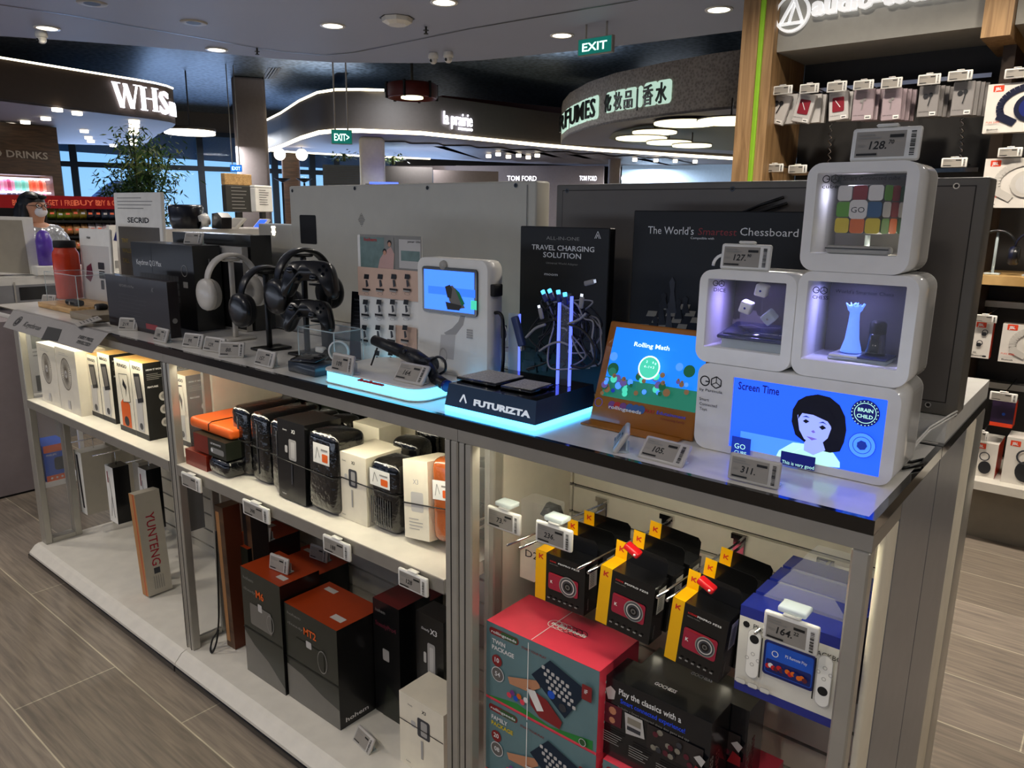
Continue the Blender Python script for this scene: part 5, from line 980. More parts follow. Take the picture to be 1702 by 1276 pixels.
bv = B((0, 0, .92), (0, 0, 1.08), (0, 0, 1.24), (-.01, 0, 1.36), (.0, 0, 1.42), (.012, 0, 1.47), (.02, 0, 1.53), (.012, 0, 1.60), (0, .17, 1.34), (.02, .22, 1.08), (.20, .20, .98), (.27, .19, .99), (0, -.17, 1.34), (.02, -.22, 1.08), (.20, -.20, .98), (.27, -.19, .99), (0, .09, .85), (.01, .10, .48), (0, .10, .09), (.10, .11, .03), (0, -.09, .85), (.01, -.10, .48), (0, -.10, .09), (.10, -.11, .03))
be = [(0, 1), (1, 2), (2, 3), (3, 4), (4, 5), (5, 6), (6, 7), (3, 8), (8, 9), (9, 10), (10, 11), (3, 12), (12, 13), (13, 14), (14, 15), (0, 16), (16, 17), (17, 18), (18, 19), (0, 20), (20, 21), (21, 22), (22, 23)]
br = [(.13, .17), (.11, .14), (.11, .16), (.09, .13), .052, .062, (.088, .074), (.078, .068), .05, .04, .032, .028, .05, .04, .032, .028, .085, .06, .042, .035, .085, .06, .042, .035]
skin('body', bv, be, br, 'skin', t)
m = M(); m.mat('skin'); m.T = Matrix.Scale(S_, 4); m.cyl((.083, 0, 1.545), (.112, 0, 1.515), .008, .014, 10); m.ball((.0, .078, 1.53), .018, 10, (.6, .5, 1.3)); m.ball((.0, -.078, 1.53), .018, 10, (.6, .5, 1.3)); m.build('nose_and_ears', t)
for s in (-1, 1):
    m = M(); m.T = Matrix.Scale(S_, 4); m.mat('white'); m.ball((.088, s*.034, 1.548), .011, 10, (.6, 1, .8)); m.mat('hair'); m.ball((.095, s*.034, 1.548), .0055, 8); m.build('eye', t)
m = M(); mat('jacket', '#a6a8ae', .15, metal=.35, bump=.9, scale=26, noise=.1); mat('mask', '#e9e6ea', .6)
jv = B((0, 0, .86), (0, 0, 1.02), (0, 0, 1.2), (-.01, 0, 1.36), (0, 0, 1.40), (0, .18, 1.35), (.02, .235, 1.08), (.17, .205, .995), (0, -.18, 1.35), (.02, -.235, 1.08), (.17, -.205, .995))
skin('jacket', jv, [(0, 1), (1, 2), (2, 3), (3, 4), (3, 5), (5, 6), (6, 7), (3, 8), (8, 9), (9, 10)], [(.16, .2), (.15, .18), (.14, .2), (.12, .17), (.075, .08), .078, .062, .05, .078, .062, .05], 'jacket', t)
m = M(); m.T = Matrix.Scale(S_, 4); m.mat('mask'); m.ball((.060, 0, 1.505), .060, 16, (.92, .80, .70)); m.build('face_mask', t)
m = M(); m.T = Matrix.Scale(S_, 4); m.mat('black_gloss')
for s in (-1, 1): m.tube([(.104, s*.034+.024*math.cos(a_), 1.548+.019*math.sin(a_)) for a_ in [2*PI*k/16 for k in range(17)]], .0025, 6); m.tube([(.100, s*.058, 1.55), (.0, s*.08, 1.545)], .002, 6)
m.tube([(.106, -.01, 1.552), (.106, .01, 1.552)], .002, 6); m.build('glasses', t)
m = M(); m.T = Matrix.Scale(S_, 4); m.mat('hair')
m.ball((-.020, 0, 1.565), .1, 20, (.97, .90, .90)); m.ball((.035, -.035, 1.612), .05, 12, (1.1, .8, .45)); m.ball((.035, .035, 1.612), .05, 12, (1.1, .8, .45)); m.ball((-.075, 0, 1.46), .09, 16, (1.0, 1.1, 1.65)); m.ball((-.07, .0, 1.36), .07, 14, (.8, 1.3, 1.6))
for s in (-1, 1): m.ball((-.005, s*.072, 1.49), .035, 12, (1.0, .7, 2.6))
m.build('hair', t)
# ================= GOODS IN THE BAYS =================
SZ = .7212; BZ0 = .0655
def pxcarton(name, label, cat, bl, br, top, dep, z0, mt, art=None, group=None, straight=True, yov=None):
    A = at(*bl, Z=z0); Bb = at(*br, Z=z0)
    if straight: y = yov or (A.y+Bb.y)/2; A = Vector((at(bl[0], bl[1], Y=y).x, y, z0)); Bb = Vector((at(br[0], br[1], Y=y).x, y, z0))
    u = (Bb-A); w = u.length; P_ = Pl3(A, u, (0, 0, 1)); h = P_(*top)[1]
    m = M(); m.mat(mt); m.box(0, 0, 0, w, dep, h)
    if art: art(m, w, dep, h)
    o = m.build(name); o.location = A; o.rotation_euler = (0, 0, math.atan2(u.y, u.x)); tag(o, label, cat, group); return o
def side(m, w, d): return m.art((w, 0, 0), (0, 1, 0), (0, 0, 1))
def topf(m, h): return m.art((0, 0, h), (1, 0, 0), (0, 1, 0))
mat('fan_white', '#e6dfce', .5); mat('fan_grey', '#7b7266', .5, noise=0); mat('kraft', '#c49b5a', .55); mat('rb_white', '#efe7d2', .45)
def fan_art(m, w, d, h):
    F(m); cx, cz, r = w*.45, h*.60, w*.26
    m.ring(cx, cz, r, r*.07, 'fan_grey', sy=1.3)
    for k in range(40): a_ = 2*PI*k/40; m.ln([(cx+r*.25*math.cos(a_), cz+r*.32*math.sin(a_)), (cx+r*.93*math.cos(a_), cz+r*1.2*math.sin(a_))], .0022, 'fan_grey'); m.k = 1
    m.k = 2; m.ci(cx, cz, r*.22, 'pr_lgrey', sy=1.3); m.ci(cx, cz, r*.1, 'fan_grey'); m.lines(w*.2, h*.92, w*.5, 2, h*.03, h*.008, 'pr_lgrey'); m.rc(w*.4, h*.05, w*.12, h*.14, 'pr_lgrey')
pxcarton('fan_box', 'white fan box at the left end of the white shelf', 'box', (71, 659), (101, 669), (59, 568), .11, SZ, 'fan_white', fan_art, 'fan boxes', yov=1.112)
pxcarton('fan_box', 'white fan box next to the bottle boxes', 'box', (101.6, 669.2), (134.6, 681), (91, 575), .11, SZ, 'fan_white', fan_art, 'fan boxes', yov=1.112)
def ringo_art(kind):
    def f(m, w, d, h):
        F(m); m.rc(0, 0, w, h*.075, 'pc_dark'); m.tx('RINGO', w*.18, h*.90, h*.045, 'print_black', .03, w=w*.62)
        if kind == 'orange':
            m.poly([(w*.2, h*.08), (w*.78, h*.08), (w*.78, h*.40), (w*.6, h*.47), (w*.38, h*.47), (w*.2, h*.40)], 'orange'); m.rc(w*.38, h*.47, w*.2, h*.05, 'pc_dark'); m.ci(w*.5, h*.16, w*.15, 'pc_dark', 16)
            m.poly([(w*.25, h*.8), (w*.8, h*.82), (w*.85, h*.45), (w*.4, h*.42)], 'rb_white'); m.ln([(w*.25, h*.8), (w*.8, h*.82), (w*.85, h*.45), (w*.4, h*.42), (w*.25, h*.8)], .002, 'print_black'); m.poly([(w*.5, h*.75), (w*.7, h*.65), (w*.6, h*.5), (w*.62, h*.6), (w*.45, h*.66)], 'print_black')
        else:
            m.rc(w*.22, h*.09, w*.5, h*.42, 'pr_lgrey'); m.ci(w*.5, h*.16, w*.13, 'pc_mid', 16); m.poly([(w*.22, h*.84), (w*.7, h*.86), (w*.85, h*.50), (w*.4, h*.46)], 'pc_dark'); m.poly([(w*.3, h*.80), (w*.65, h*.82), (w*.75, h*.55), (w*.45, h*.52)], 'bk_grey2')
            if kind == 'sketch': m.poly([(w*.25, h*.82), (w*.75, h*.84), (w*.85, h*.45), (w*.4, h*.42)], 'rb_white'); m.poly([(w*.5, h*.75), (w*.68, h*.65), (w*.6, h*.5), (w*.55, h*.6), (w*.45, h*.66)], 'print_black')
        side(m, w, d); m.rc(0, 0, d, h, 'print_black'); m.tx('HOW IT WORKS', d*.1, h*.90, h*.022, 'print_white', .02); m.lines(d*.1, h*.85, d*.6, 4, h*.022, h*.006, 'print_grey'); m.tx('FEATURES', d*.1, h*.68, h*.022, 'print_white', .02)
        for k in range(3): m.ci(d*.62, h*(.55-.17*k), h*.06, 'pr_lgrey', 18); m.ci(d*.62, h*(.55-.17*k), h*.035, 'print_grey', 7)
        topf(m, h); m.rc(0, 0, w, d, 'kraft'); m.art((0, d, 0), (-1, 0, 0), (0, 0, 1))
    return f
rg = 'bottle boxes on the white shelf'
pxcarton('bottle_box', 'tall bottle box right beside the fan boxes', 'box', (153, 689), (172, 696), (141, 587), .10, SZ, 'rb_white', ringo_art('a'), rg, yov=1.152)
pxcarton('bottle_box', 'tall bottle box, second from the fan boxes', 'box', (172.6, 693), (192.5, 701), (155, 583), .10, SZ, 'rb_white', ringo_art('a'), rg, yov=1.152)
b3 = pxcarton('bottle_box', 'tall bottle box with an orange bottle on its front', 'box', (201, 711.5), (226.4, 719), (188, 594), .10, SZ, 'rb_white', ringo_art('orange'), rg, yov=1.135)
b4 = pxcarton('bottle_box', 'tall bottle box at the right end of the row, nearest the left divider', 'box', (227, 719), (248, 726), (214, 598), .10, SZ, 'rb_white', ringo_art('a'), rg, yov=1.135)
for b_, lab in ((b3, 'tall bottle box standing right behind the one with the orange bottle'), (b4, 'tall bottle box standing behind the rightmost one of the row')): dup(b_, loc=(b_.location.x, b_.location.y+.103, SZ), rot=0, label=lab)
yb5 = 1.19; P_ = Pl3((0, yb5, 0)); carton('bottle_box', 'tall bottle box just right of the left divider, behind the orange case', 'box', P_(287, 640)[0], P_(309, 640)[0], yb5, yb5+.1, SZ, P_(283, 618)[1], 'rb_white', ringo_art('sketch'), group=rg)
carton('bottle_box', 'tall bottle box hidden behind the one right of the left divider', 'box', P_(287, 640)[0], P_(309, 640)[0], yb5+.105, yb5+.205, SZ, P_(283, 618)[1], 'rb_white', ringo_art('sketch'), group=rg)
# ---- stack of orange case and boxes ----
x0 = -2.205
def lay(name, label, cat, x0, x1, y0, y1, z0, z1, mt, r=.0, art=None, grp=None, strap=False, piece=None):
    t = thing(name, label, cat, ((x0+x1)/2, (y0+y1)/2, z0), group=grp); m = M(); m.T = TM(t); m.mat(mt)
    if r: m.bev(x0, y0, z0, x1, y1, z1, r, 4)
    else: m.box(x0, y0, z0, x1, y1, z1)
    if art: art(m)
    m.build('shell' if r else 'carton', t)
    if strap: m = M(); m.T = TM(t); m.mat('black'); xm = (x0+x1)/2; m.tube([(xm, y0-.001, z0+.01), (xm, y0-.001, z1-.004), (xm, y0+.01, z1+.0015), (xm, y1-.01, z1+.0015)], .0016, 6); m.build('elastic_band', t)
    return t
mat('case_gloss', '#07080a', .12, coat=1, bump=.5, scale=55); mat('box_red', '#7e2413', .35, coat=.4)
a_ = [at(300, 765, Z=SZ), at(338, 786, Z=SZ), at(393, 790, Z=SZ)]
lay('carton', 'red-brown glossy box at the bottom of the orange case stack', 'box', -2.225, -2.10, 1.10, 1.28, SZ, SZ+.05, 'box_red', grp='stacked packs under the orange case')
lay('carry_case', 'glossy black wrapped case lying at the bottom right of the orange case stack', 'case', -2.095, -1.985, 1.10, 1.29, SZ, SZ+.055, 'case_gloss', .02)
def gb_art(m): m.art((-2.07, 1.098, 0), (1, 0, 0), (0, 0, 1)); 
t = lay('carton', 'dark box with a red-brown end lying across the middle of the orange case stack', 'box', -2.175, -1.99, 1.105, 1.28, SZ+.057, SZ+.112, 'box_green', art=lambda m: (m.art((-2.175, 1.105, 0), (1, 0, 0), (0, 0, 1)), m.rc(0, SZ+.057, .085, .055, 'box_red'), m.tx('USE MONOPOD', .10, SZ+.095, .006, 'print_white', .02), m.rr(.10, SZ+.068, .075, .018, .008, 'print_grey'), m.ci(.107, SZ+.077, .006, 'print_white')), grp='stacked packs under the orange case')
lay('carry_case', 'bright orange carry case with a black elastic band on top of the stack', 'case', -2.235, -1.995, 1.125, 1.31, SZ+.1135, SZ+.148, 'orange', .012, strap=True)
# ---- upright wrapped cases ----
def upcase(label, xl, xr, y0, dep, h, mt='case_gloss', strap=True, z0=SZ, rx=0, group='upright wrapped cases', tagc=False, r=.022):
    t = thing('carry_case', label, 'case', ((xl+xr)/2, y0, z0), (rx, 0, 0), group); w = xr-xl
    m = M(); m.mat(mt); m.bev(-w/2, 0, .0005, w/2, dep, h, r, 4); m.build('shell', t)
    m = M(); m.mat('chrome' if mt == 'case_gloss' else 'print_white'); m.mat('pc_mid'); m.tube([(0, -.0012, .03), (0, -.0014, h*.5), (0, -.0012, h-.03)], .0016, 6); m.build('zip', t)
    if strap: m = M(); m.mat('black'); zz = h*.52; m.tube([(-w/2-.001, dep*.3, zz), (-w/2-.001, .01, zz), (-w/2+.01, -.0015, zz), (w/2-.01, -.0015, zz), (w/2+.001, .01, zz), (w/2+.001, dep*.3, zz)], .0016, 6); m.build('elastic_band', t)
    return t
def X(px, py, y): return at(px, py, Y=y).x
for xl, xr, yb, yt, Y_, lab in ((388.5, 414, 795, 686, 1.155, 'upright black wrapped case next to the orange case stack'), (418, 446.5, 806, 690, 1.15, 'upright black wrapped case, middle one of the three seen edge-on'), (450, 480, 815, 693, 1.145, 'upright black wrapped case beside the black gimbal pack')):
    upcase(lab, X(xl, yb-10, Y_), X(xr, yb-10, Y_), Y_, .20, .212)
# flat dark boxes behind on top level
for k, (px0, px1, y_) in enumerate(((470, 512, 1.36), (500, 535, 1.36), (530, 562, 1.36))):
    x_0, x_1 = at(px0, 668+k*6, Y=y_).x, at(px1, 668+k*6, Y=y_).x
    carton('gimbal_box', 'dark gimbal box in the rear row, %s behind the upright cases' % ('leftmost', 'middle', 'rightmost')[k], 'box', x_0, x_1-.004, y_, y_+.12, SZ, SZ+.235, 'box_green', group='rear gimbal boxes')
def pack(name, label, bl, br, top, dep, mt, art, group=None, rx=0):
    return pxcarton(name, label, 'box', bl, br, top, dep, SZ, mt, art, group)
def x3_art(c1, c2, txtc):
    def f(m, w, d, h):
        F(m); m.tx('iSteady', w*.2, h*.87, h*.022, txtc); m.tx('X3', w*.52, h*.86, h*.045, txtc, .02); m.rr(w*.42, h*.52, w*.28, h*.26, .006, 'pr_grey' if c1 != 'w' else 'pc_mid'); m.rr(w*.50, h*.55, w*.14, h*.20, .004, 'pr_lgrey' if c1 != 'w' else 'pr_grey'); m.rr(w*.28, h*.60, w*.1, h*.09, .004, 'pr_lgrey'); m.rc(w*.5, h*.22, w*.05, h*.26, c2); m.tx('hohem', w*.15, h*.06, h*.022, txtc)
    return f
def sticker(m, x, z, w, h): m.rc(x, z, w, h, 'paper'); m.rr(x+w*.55, z+h*.12, w*.35, h*.4, .003, 'orange'); m.ln([(x+w*.15, z+h*.2), (x+w*.25, z+h*.8), (x+w*.4, z+h*.3)], w*.03, 'print_grey'); m.rc(x+w*.5, z+h*.68, w*.4, h*.08, 'print_grey')
# black pack: box + case bound together
t = thing('gimbal_pack', 'black gimbal box bound to a black carry case, white sticker at its top', 'box', tuple(at(466, 815, Z=SZ)), (-.0, 0, 0), 'gimbal packs bound with a case')
A = at(466, 815, Z=SZ); A.y = 1.125; A.x = X(464, 815, 1.125); Bx = X(508, 830, 1.125); Cx = X(556, 850, 1.125); hA = .225
t.location = A+Vector((0, 0, .004)); w1 = Bx-A.x; w2 = Cx-Bx; rxp = -.03; t.rotation_euler = (rxp, 0, 0)
m = M(); m.mat('box_black'); m.box(0, 0, 0.0005, w1, .12, hA); x3_art('b', 'pc_mid', 'print_white')(m, w1, .12, hA); m.build('carton', t)
m = M(); m.mat('case_gloss'); m.bev(w1+.001, .002, .0005, w1+w2, .11, hA-.006, .022, 4); m.build('shell', t); m = M(); m.art((w1, .0018, 0), (1, 0, 0), (0, 0, 1)); sticker(m, w2*.28, hA*.60, w2*.55, hA*.24); m.build('sticker', t)
m = M(); m.mat('black'); m.tube([(-.001, .03, hA*.5), (-.001, -.002, hA*.5), (w1+w2+.001, -.002, hA*.47), (w1+w2+.001, .03, hA*.47)], .0016, 6); m.build('elastic_band', t)
# white pack
A = Vector((X(563, 860, 1.15), 1.15, SZ)); w1 = X(611, 879, 1.15)-A.x; w2 = X(659, 897, 1.15)-A.x-w1; hA = Pl3((0, 1.15, 0))(553, 745)[1]-SZ
t = thing('gimbal_pack', 'white gimbal box bound to a black carry case, in the middle of the shelf', 'box', tuple(A), group='gimbal packs bound with a case')
m = M(); m.mat('rb_white'); m.box(0, 0, .0005, w1, .13, hA); x3_art('w', 'pr_grey', 'print_black')(m, w1, .13, hA); m.build('carton', t)
m = M(); m.mat('case_gloss'); m.bev(w1+.002, .002, .0005, w1+w2, .10, hA+.004, .026, 5); m.build('shell', t); m = M(); m.art((w1, .0018, 0), (1, 0, 0), (0, 0, 1)); sticker(m, w2*.12, hA*.66, w2*.68, hA*.24)
for k in range(9): m.rc(w2*(.15+.08*k), hA*.1, w2*.03, hA*.4, 'pc_mid'); m.k = 6
m.build('sticker', t)
m = M(); m.mat('black'); m.tube([(-.001, .03, hA*.62), (-.001, -.002, hA*.62), (w1, -.002, hA*.61), (w1+w2+.001, -.002, hA*.60), (w1+w2+.001, .03, hA*.60)], .0016, 6); m.build('elastic_band', t)
# rear white boxes and wrapped cases between
carton('gimbal_box', 'white gimbal box behind the white pack, nearer one', 'box', X(611, 740, 1.30)-.06, X(611, 740, 1.30)+.05, 1.30, 1.38, SZ, SZ+.205, 'rb_white', group='rear white gimbal boxes')
carton('gimbal_box', 'white gimbal box far behind, near the slatted wall', 'box', X(690, 740, 1.42)-.08, X(690, 740, 1.42)+.04, 1.42, 1.49, SZ, SZ+.215, 'rb_white', group='rear white gimbal boxes')
for k, (px, py, Y_, w_, h_, lab) in enumerate(((556, 725, 1.27, .085, .215, 'black wrapped case behind the black gimbal pack'), (590, 712, 1.36, .085, .225, 'black wrapped case, two rows behind the white pack'), (668, 745, 1.27, .10, .205, 'black wrapped case just behind the case of the white pack'), (705, 725, 1.36, .10, .215, 'black wrapped case near the middle divider, rear row'), (640, 705, 1.44, .12, .225, 'black wrapped case deepest on the shelf behind the white boxes'))):
    xc = X(px, py, Y_); upcase(lab, xc-w_/2, xc+w_/2, Y_, .075, h_, group='rear wrapped cases', strap=False, r=.024)
# leaning white + orange pack
A = Vector((X(674, 917, 1.155), 1.155, SZ)); w1 = .085; w2 = .10; hA = .19
t = thing('gimbal_pack', 'leaning white gimbal box bound to an orange carry case beside the middle divider', 'box', tuple(A+Vector((0, 0, .013))), (-.10, -.13, 0), 'gimbal packs bound with a case')
m = M(); m.mat('rb_white'); m.box(0, 0, 0, w1, .12, hA); F(m); m.tx('X3', w1*.4, hA*.7, .012, 'pr_grey'); m.rr(w1*.3, hA*.35, w1*.5, hA*.25, .005, 'pr_lgrey'); m.lines(w1*.2, hA*.25, w1*.6, 4, .008, .002, 'pr_grey'); m.build('carton', t)
mat('case_orange', '#a9541f', .25, coat=.8, bump=.3, scale=50); m = M(); m.mat('case_orange'); m.bev(w1+.002, .002, .0, w1+w2, .07, hA+.012, .024, 5); m.build('shell', t); m = M(); m.art((w1, .0015, 0), (1, 0, 0), (0, 0, 1)); sticker(m, w2*.14, hA*.55, w2*.6, hA*.24); m.build('sticker', t)
m = M(); m.mat('black'); m.tube([(-.001, .03, hA*.45), (-.001, -.002, hA*.45), (w1+w2+.001, -.002, hA*.45), (w1+w2+.001, .03, hA*.45)], .0016, 6); m.build('elastic_band', t)
upcase('black wrapped case leaning behind the orange one', -1.185, -1.10, 1.27, .09, .20, group='rear wrapped cases', strap=True)
# price tags clipped to the shelf edge
for (xl, xr, yt, yb, s_, lab) in ((301, 331, 783, 808, '', 'price tag on the shelf edge at the left divider'), (403, 445, 835, 858, '398', 'price tag on the shelf edge under the upright cases'), (536, 580, 890, 920, '188', 'price tag on the shelf edge under the white pack'), (661, 709, 947, 982, '128', 'price tag on the shelf edge near the middle divider')):
    Y_ = YF-.014; a_, b_ = X(xl, (yt+yb)/2, Y_), X(xr, (yt+yb)/2, Y_); price_tag(lab, s_, ((a_+b_)/2, Y_, .668), 0, tilt=.0, w=b_-a_, h=.046, style='white', group='price tags on the shelf edge')
# ---- lower level, middle bay ----
def gbox_art(txt, sub, fs=.06, light=True, red=True, hoh=True):
    def f(m, w, d, h):
        F(m)
        if light: m.poly([(0, h*.40), (w*.25, h*.30), (w*.6, h*.22), (w, h*.06), (w, 0), (0, 0)] if light == 1 else [(0, h*.36), (w*.3, h*.33), (w*.7, h*.24), (w, h*.2), (w, 0), (0, 0)], 'mist')
        m.tx('hohem', w*.06, h*.90, h*.03, 'print_grey', w=w*.26); m.tx('iSteady', w*.06, h*.80, h*.025, 'print_grey', w=w*.3); m.tx(txt, w*.38, h*.78, h*fs, 'orange', .02)
        m.rr(w*.2, h*.50, w*.55, h*.2, .006, sub); m.rr(w*.42, h*.66, w*.1, h*.07, .003, 'pr_lgrey'); m.ring(w*.72, h*.6, w*.09, .002, 'print_grey', sy=1.6)
        m.rc(0, h*.43, w, .004, 'black')
        topf(m, h); m.rc(0, 0, w, d, 'orange_top'); m.rc(w*.1, d*.75, w*.2, d*.12, 'pr_lgrey'); m.rc(w*.7, d*.2, w*.2, d*.14, 'pr_lgrey')
        side(m, w, d); m.rc(0, 0, d, h, 'box_black'); m.tx('hohem', d*.12, h*.05, h*.045, 'print_white', .02, w=d*.5)
    return f
mat('mist', '#6e6b64', .35, coat=.2); mat('orange_top', '#a33a14', .35); mat('rust', '#5f2d18', .5); mat('wine_top', '#6d1d1c', .4)
pxcarton('gimbal_box', 'dark gimbal box with an orange top, alone in front, lettered MT2', 'box', (481, 1158), (566, 1211), (472, 1000), .165, BZ0, 'box_green', gbox_art('MT2', 'box_green', .075, 2), 'large dark gimbal boxes on the base')
pxcarton('gimbal_box', 'tall dark gimbal box with an orange top, lettered M6, left of the front one', 'box', (412, 1115), (475, 1153), (405, 943), .14, BZ0, 'box_green', gbox_art('M6', 'mist', .07, 1), 'large dark gimbal boxes on the base')
A7 = Vector((X(372, 1060, 1.20), 1.20, BZ0)); P_ = Pl3((0, 1.20, 0))
carton('gimbal_box', 'dark orange-topped gimbal box at the far left of the middle bay, lettered M7', 'box', P_(372, 1000)[0], P_(408, 1000)[0]-.0, 1.22, 1.42, BZ0, P_(357, 893)[1]-.0, 'box_green', gbox_art('M7', 'mist', .055, 1), group='large dark gimbal boxes on the base')
P_ = Pl3((0, 1.34, 0)); carton('gimbal_box', 'dark gimbal box with an orange top behind the M6 one, price tag on it', 'box', P_(462, 950)[0], P_(525, 950)[0], 1.31, 1.47, BZ0, P_(455, 922)[1], 'box_green', gbox_art('M6', 'mist', .05, 1), group='large dark gimbal boxes on the base')
def wine_art(m, w, d, h): F(m); m.tx('hohem', w*.1, h*.90, h*.03, 'print_grey'); m.tx('SteadyPro4', w*.08, h*.78, h*.04, 'maroon', .02, w=w*.8); m.rr(w*.35, h*.5, w*.25, h*.1, .004, 'pr_grey'); m.rc(0, h*.35, w, .003, 'black'); m.poly([(w*.5, h*.3), (w, h*.2), (w, 0), (w*.3, 0)], 'box_green'); topf(m, h); m.rc(0, 0, w, d, 'wine_top'); side(m, w, d); m.rc(0, 0, d, h, 'box_black')
pxcarton('gimbal_box', 'black gimbal box with a wine-red top near the middle divider', 'box', (625, 1176), (667, 1207), (629, 997), .12, BZ0, 'box_black', wine_art, 'slim gimbal boxes near the middle divider')
P_ = Pl3((0, 1.30, 0)); carton('gimbal_box', 'black gimbal box lettered X3 behind the small white one', 'box', P_(692, 1060)[0], P_(737, 1060)[0], 1.30, 1.37, BZ0, P_(692, 1014)[1], 'box_black', x3_art('b', 'pc_mid', 'print_white'), group='slim gimbal boxes near the middle divider')
def wx(m, w, d, h): x3_art('w', 'pr_grey', 'print_black')(m, w, d, h); m.rc(0, h*.62, w, .003, 'black')
pxcarton('gimbal_box', 'small white gimbal box standing low beside the middle divider', 'box', (666, 1268), (738, 1305), (664, 1147), .11, BZ0, 'rb_white', wx, 'slim gimbal boxes near the middle divider')
P_ = Pl3((0, 1.40, 0)); carton('gimbal_box', 'black wine-topped gimbal box tucked behind near the slatted wall', 'box', P_(650, 1000)[0], P_(700, 1000)[0], 1.40, 1.49, BZ0, P_(650, 983)[1], 'box_black', wine_art, group='slim gimbal boxes near the middle divider')
bt = [o for o in bpy.data.objects if o.name.startswith('gimbal_box') and o.get('label', '').find('M6, left') > 0][0]
def tag_on(bx, fx, fy, lab, rz=.1): h = max(v.co.z for v in bx.data.vertices[:8]); w = max(v.co.x for v in bx.data.vertices[:8]); p = bx.matrix_basis @ Vector((w*fx, fy, h+.0012)); price_tag(lab, '', tuple(p), rz, tilt=.15, w=.085, h=.05, group='price tags standing on the gimbal boxes', detail=1)
tag_on(bt, .6, .05, 'price tag standing on top of the M6 gimbal box')
for o in bpy.data.objects:
    l_ = o.get('label', '')
    if l_.endswith('lettered M7'): o7 = o
    if l_.startswith('dark gimbal box with an orange top behind the M6'): o8 = o
tag_on(o7, .75, .07, 'price tag standing on top of the M7 gimbal box'); tag_on(o8, .6, .10, 'price tag standing on the box behind the M6 gimbal box')
c = at(598, 1243, Z=BZ0); price_tag('price tag lying on the white base in front of the MT2 gimbal box', '', (c.x, c.y, BZ0+.001), -.15, tilt=.5, w=.085, h=.045, group='price tags standing on the gimbal boxes')
# tall narrow brown boxes behind the left divider
for k, (x_, y_, h_, mt, lab) in enumerate(((-2.19, 1.17, .50, 'orange_box', 'tall narrow orange-brown box leaning right behind the left divider'), (-2.14, 1.235, .53, 'wood_brown', 'tall narrow dark brown box beside the orange-brown one'))):
    m = M(); mat('tan_stripe', '#b98552', .5); m.mat(mt if k else 'wood_brown'); m.box(0, 0, 0, .05, .06, h_); F(m); m.rc(.004, .02, .02, h_-.04, 'tan_stripe' if k == 0 else 'bk_brown'); side(m, .05, .06); m.rc(0, 0, .06, h_, 'rust' if k == 0 else 'bk_brown'); tag(m.build('tripod_box', loc=(x_, y_, BZ0+.001), rot=(0, -.03, 0)), lab, 'box', 'tripod boxes')
m = M(); m.mat('black'); m.tube(curve([Vector((-2.15, 1.14, .5)), Vector((-2.155, 1.135, .3)), Vector((-2.165, 1.13, .16)), Vector((-2.19, 1.12, .11)), Vector((-2.20, 1.115, BZ0+.006)), Vector((-2.18, 1.11, BZ0+.004)), Vector((-2.17, 1.12, .10)), Vector((-2.165, 1.13, .15))]), .003, 7); tag(m.build('elastic_strap'), 'black strap hanging to the base behind the left divider', 'strap')
# ---- lower level, left bay: tripod boxes on hooks ----
m = M(); mat('tri_beige', '#b8b2a2', .5); m.mat('tri_beige')
def tri(m, w, d, h): F(m); m.rc(0, 0, w, h, 'paper'); m.poly([(w*.25, h*.95), (w*.5, h*.95), (w*.75, h*.1), (w*.5, h*.1)], 'pc_dark')
t1 = carton('tripod_box', 'beige tripod box hanging leftmost under the white shelf', 'box', -3.53, -3.455, 1.24, 1.365, .165, .455, 'tri_beige', tri, group='tripod boxes')
def tri2(m, w, d, h): F(m); m.rc(0, 0, w, h, 'paper'); m.ln([(w*.4, h*.8), (w*.55, h*.5), (w*.3, h*.1)], .004, 'print_black'); m.ln([(w*.55, h*.5), (w*.7, h*.1)], .004, 'print_black'); m.rc(w*.2, h*.7, w*.12, h*.2, 'txt_red'); side(m, w, d); m.rc(0, 0, d, h, 'box_black')
carton('tripod_box', 'black-sided tripod box with a white front hanging next to the beige one', 'box', -3.24, -3.165, 1.25, 1.315, .20, .45, 'box_black', tri2, group='tripod boxes')
carton('tripod_box', 'white tripod box hanging behind the black-sided one', 'box', -3.15, -3.09, 1.325, 1.365, .16, .47, 'tri_beige', None, group='tripod boxes')
carton('tripod_box', 'black and white tripod box hanging left of the large lettered box', 'box', -3.02, -2.95, 1.29, 1.35, .22, .48, 'box_black', tri2, group='tripod boxes')
carton('tripod_box', 'black tripod pack hanging behind the large lettered box', 'box', -2.86, -2.76, 1.36, 1.42, .25, .50, 'box_black', None, group='tripod boxes')
for k, (x_, yy) in enumerate(((-3.495, 1.31), (-3.20, 1.28), (-2.985, 1.32), (-2.81, 1.39))):
    m = M(); m.mat('chrome'); m.cyl((x_, 1.499, .50+.01*k), (x_, yy-.09, .50+.01*k), .003, n=8); m.box(x_-.012, 1.493, .47+.01*k, x_+.012, 1.4995, .53+.01*k); m.tube([(x_, yy, .5+.01*k), (x_, yy, .44)], .002, 6)
    tag(m.build('wall_hook'), 'long metal hook above the tripod boxes, %s from the left' % ('first', 'second', 'third', 'fourth')[k], 'hook', 'hooks in the left bay')
t = thing('letter_box', 'large pale box lettered YUNTENG in red leaning beside the left divider', 'box', (-2.745, 1.145, BZ0+.004), (0, -.09, 0))
m = M(); m.mat('tri_beige'); wB, dB, hB = .048, .092, .40; m.box(0, 0, 0, wB, dB, hB); F(m); m.rc(0, 0, wB, hB, 'tan_stripe'); m.rc(wB*.6, 0, wB*.15, hB, 'orange_box'); side(m, wB, dB); mat('yun_red', '#a3182c', .5, noise=0)
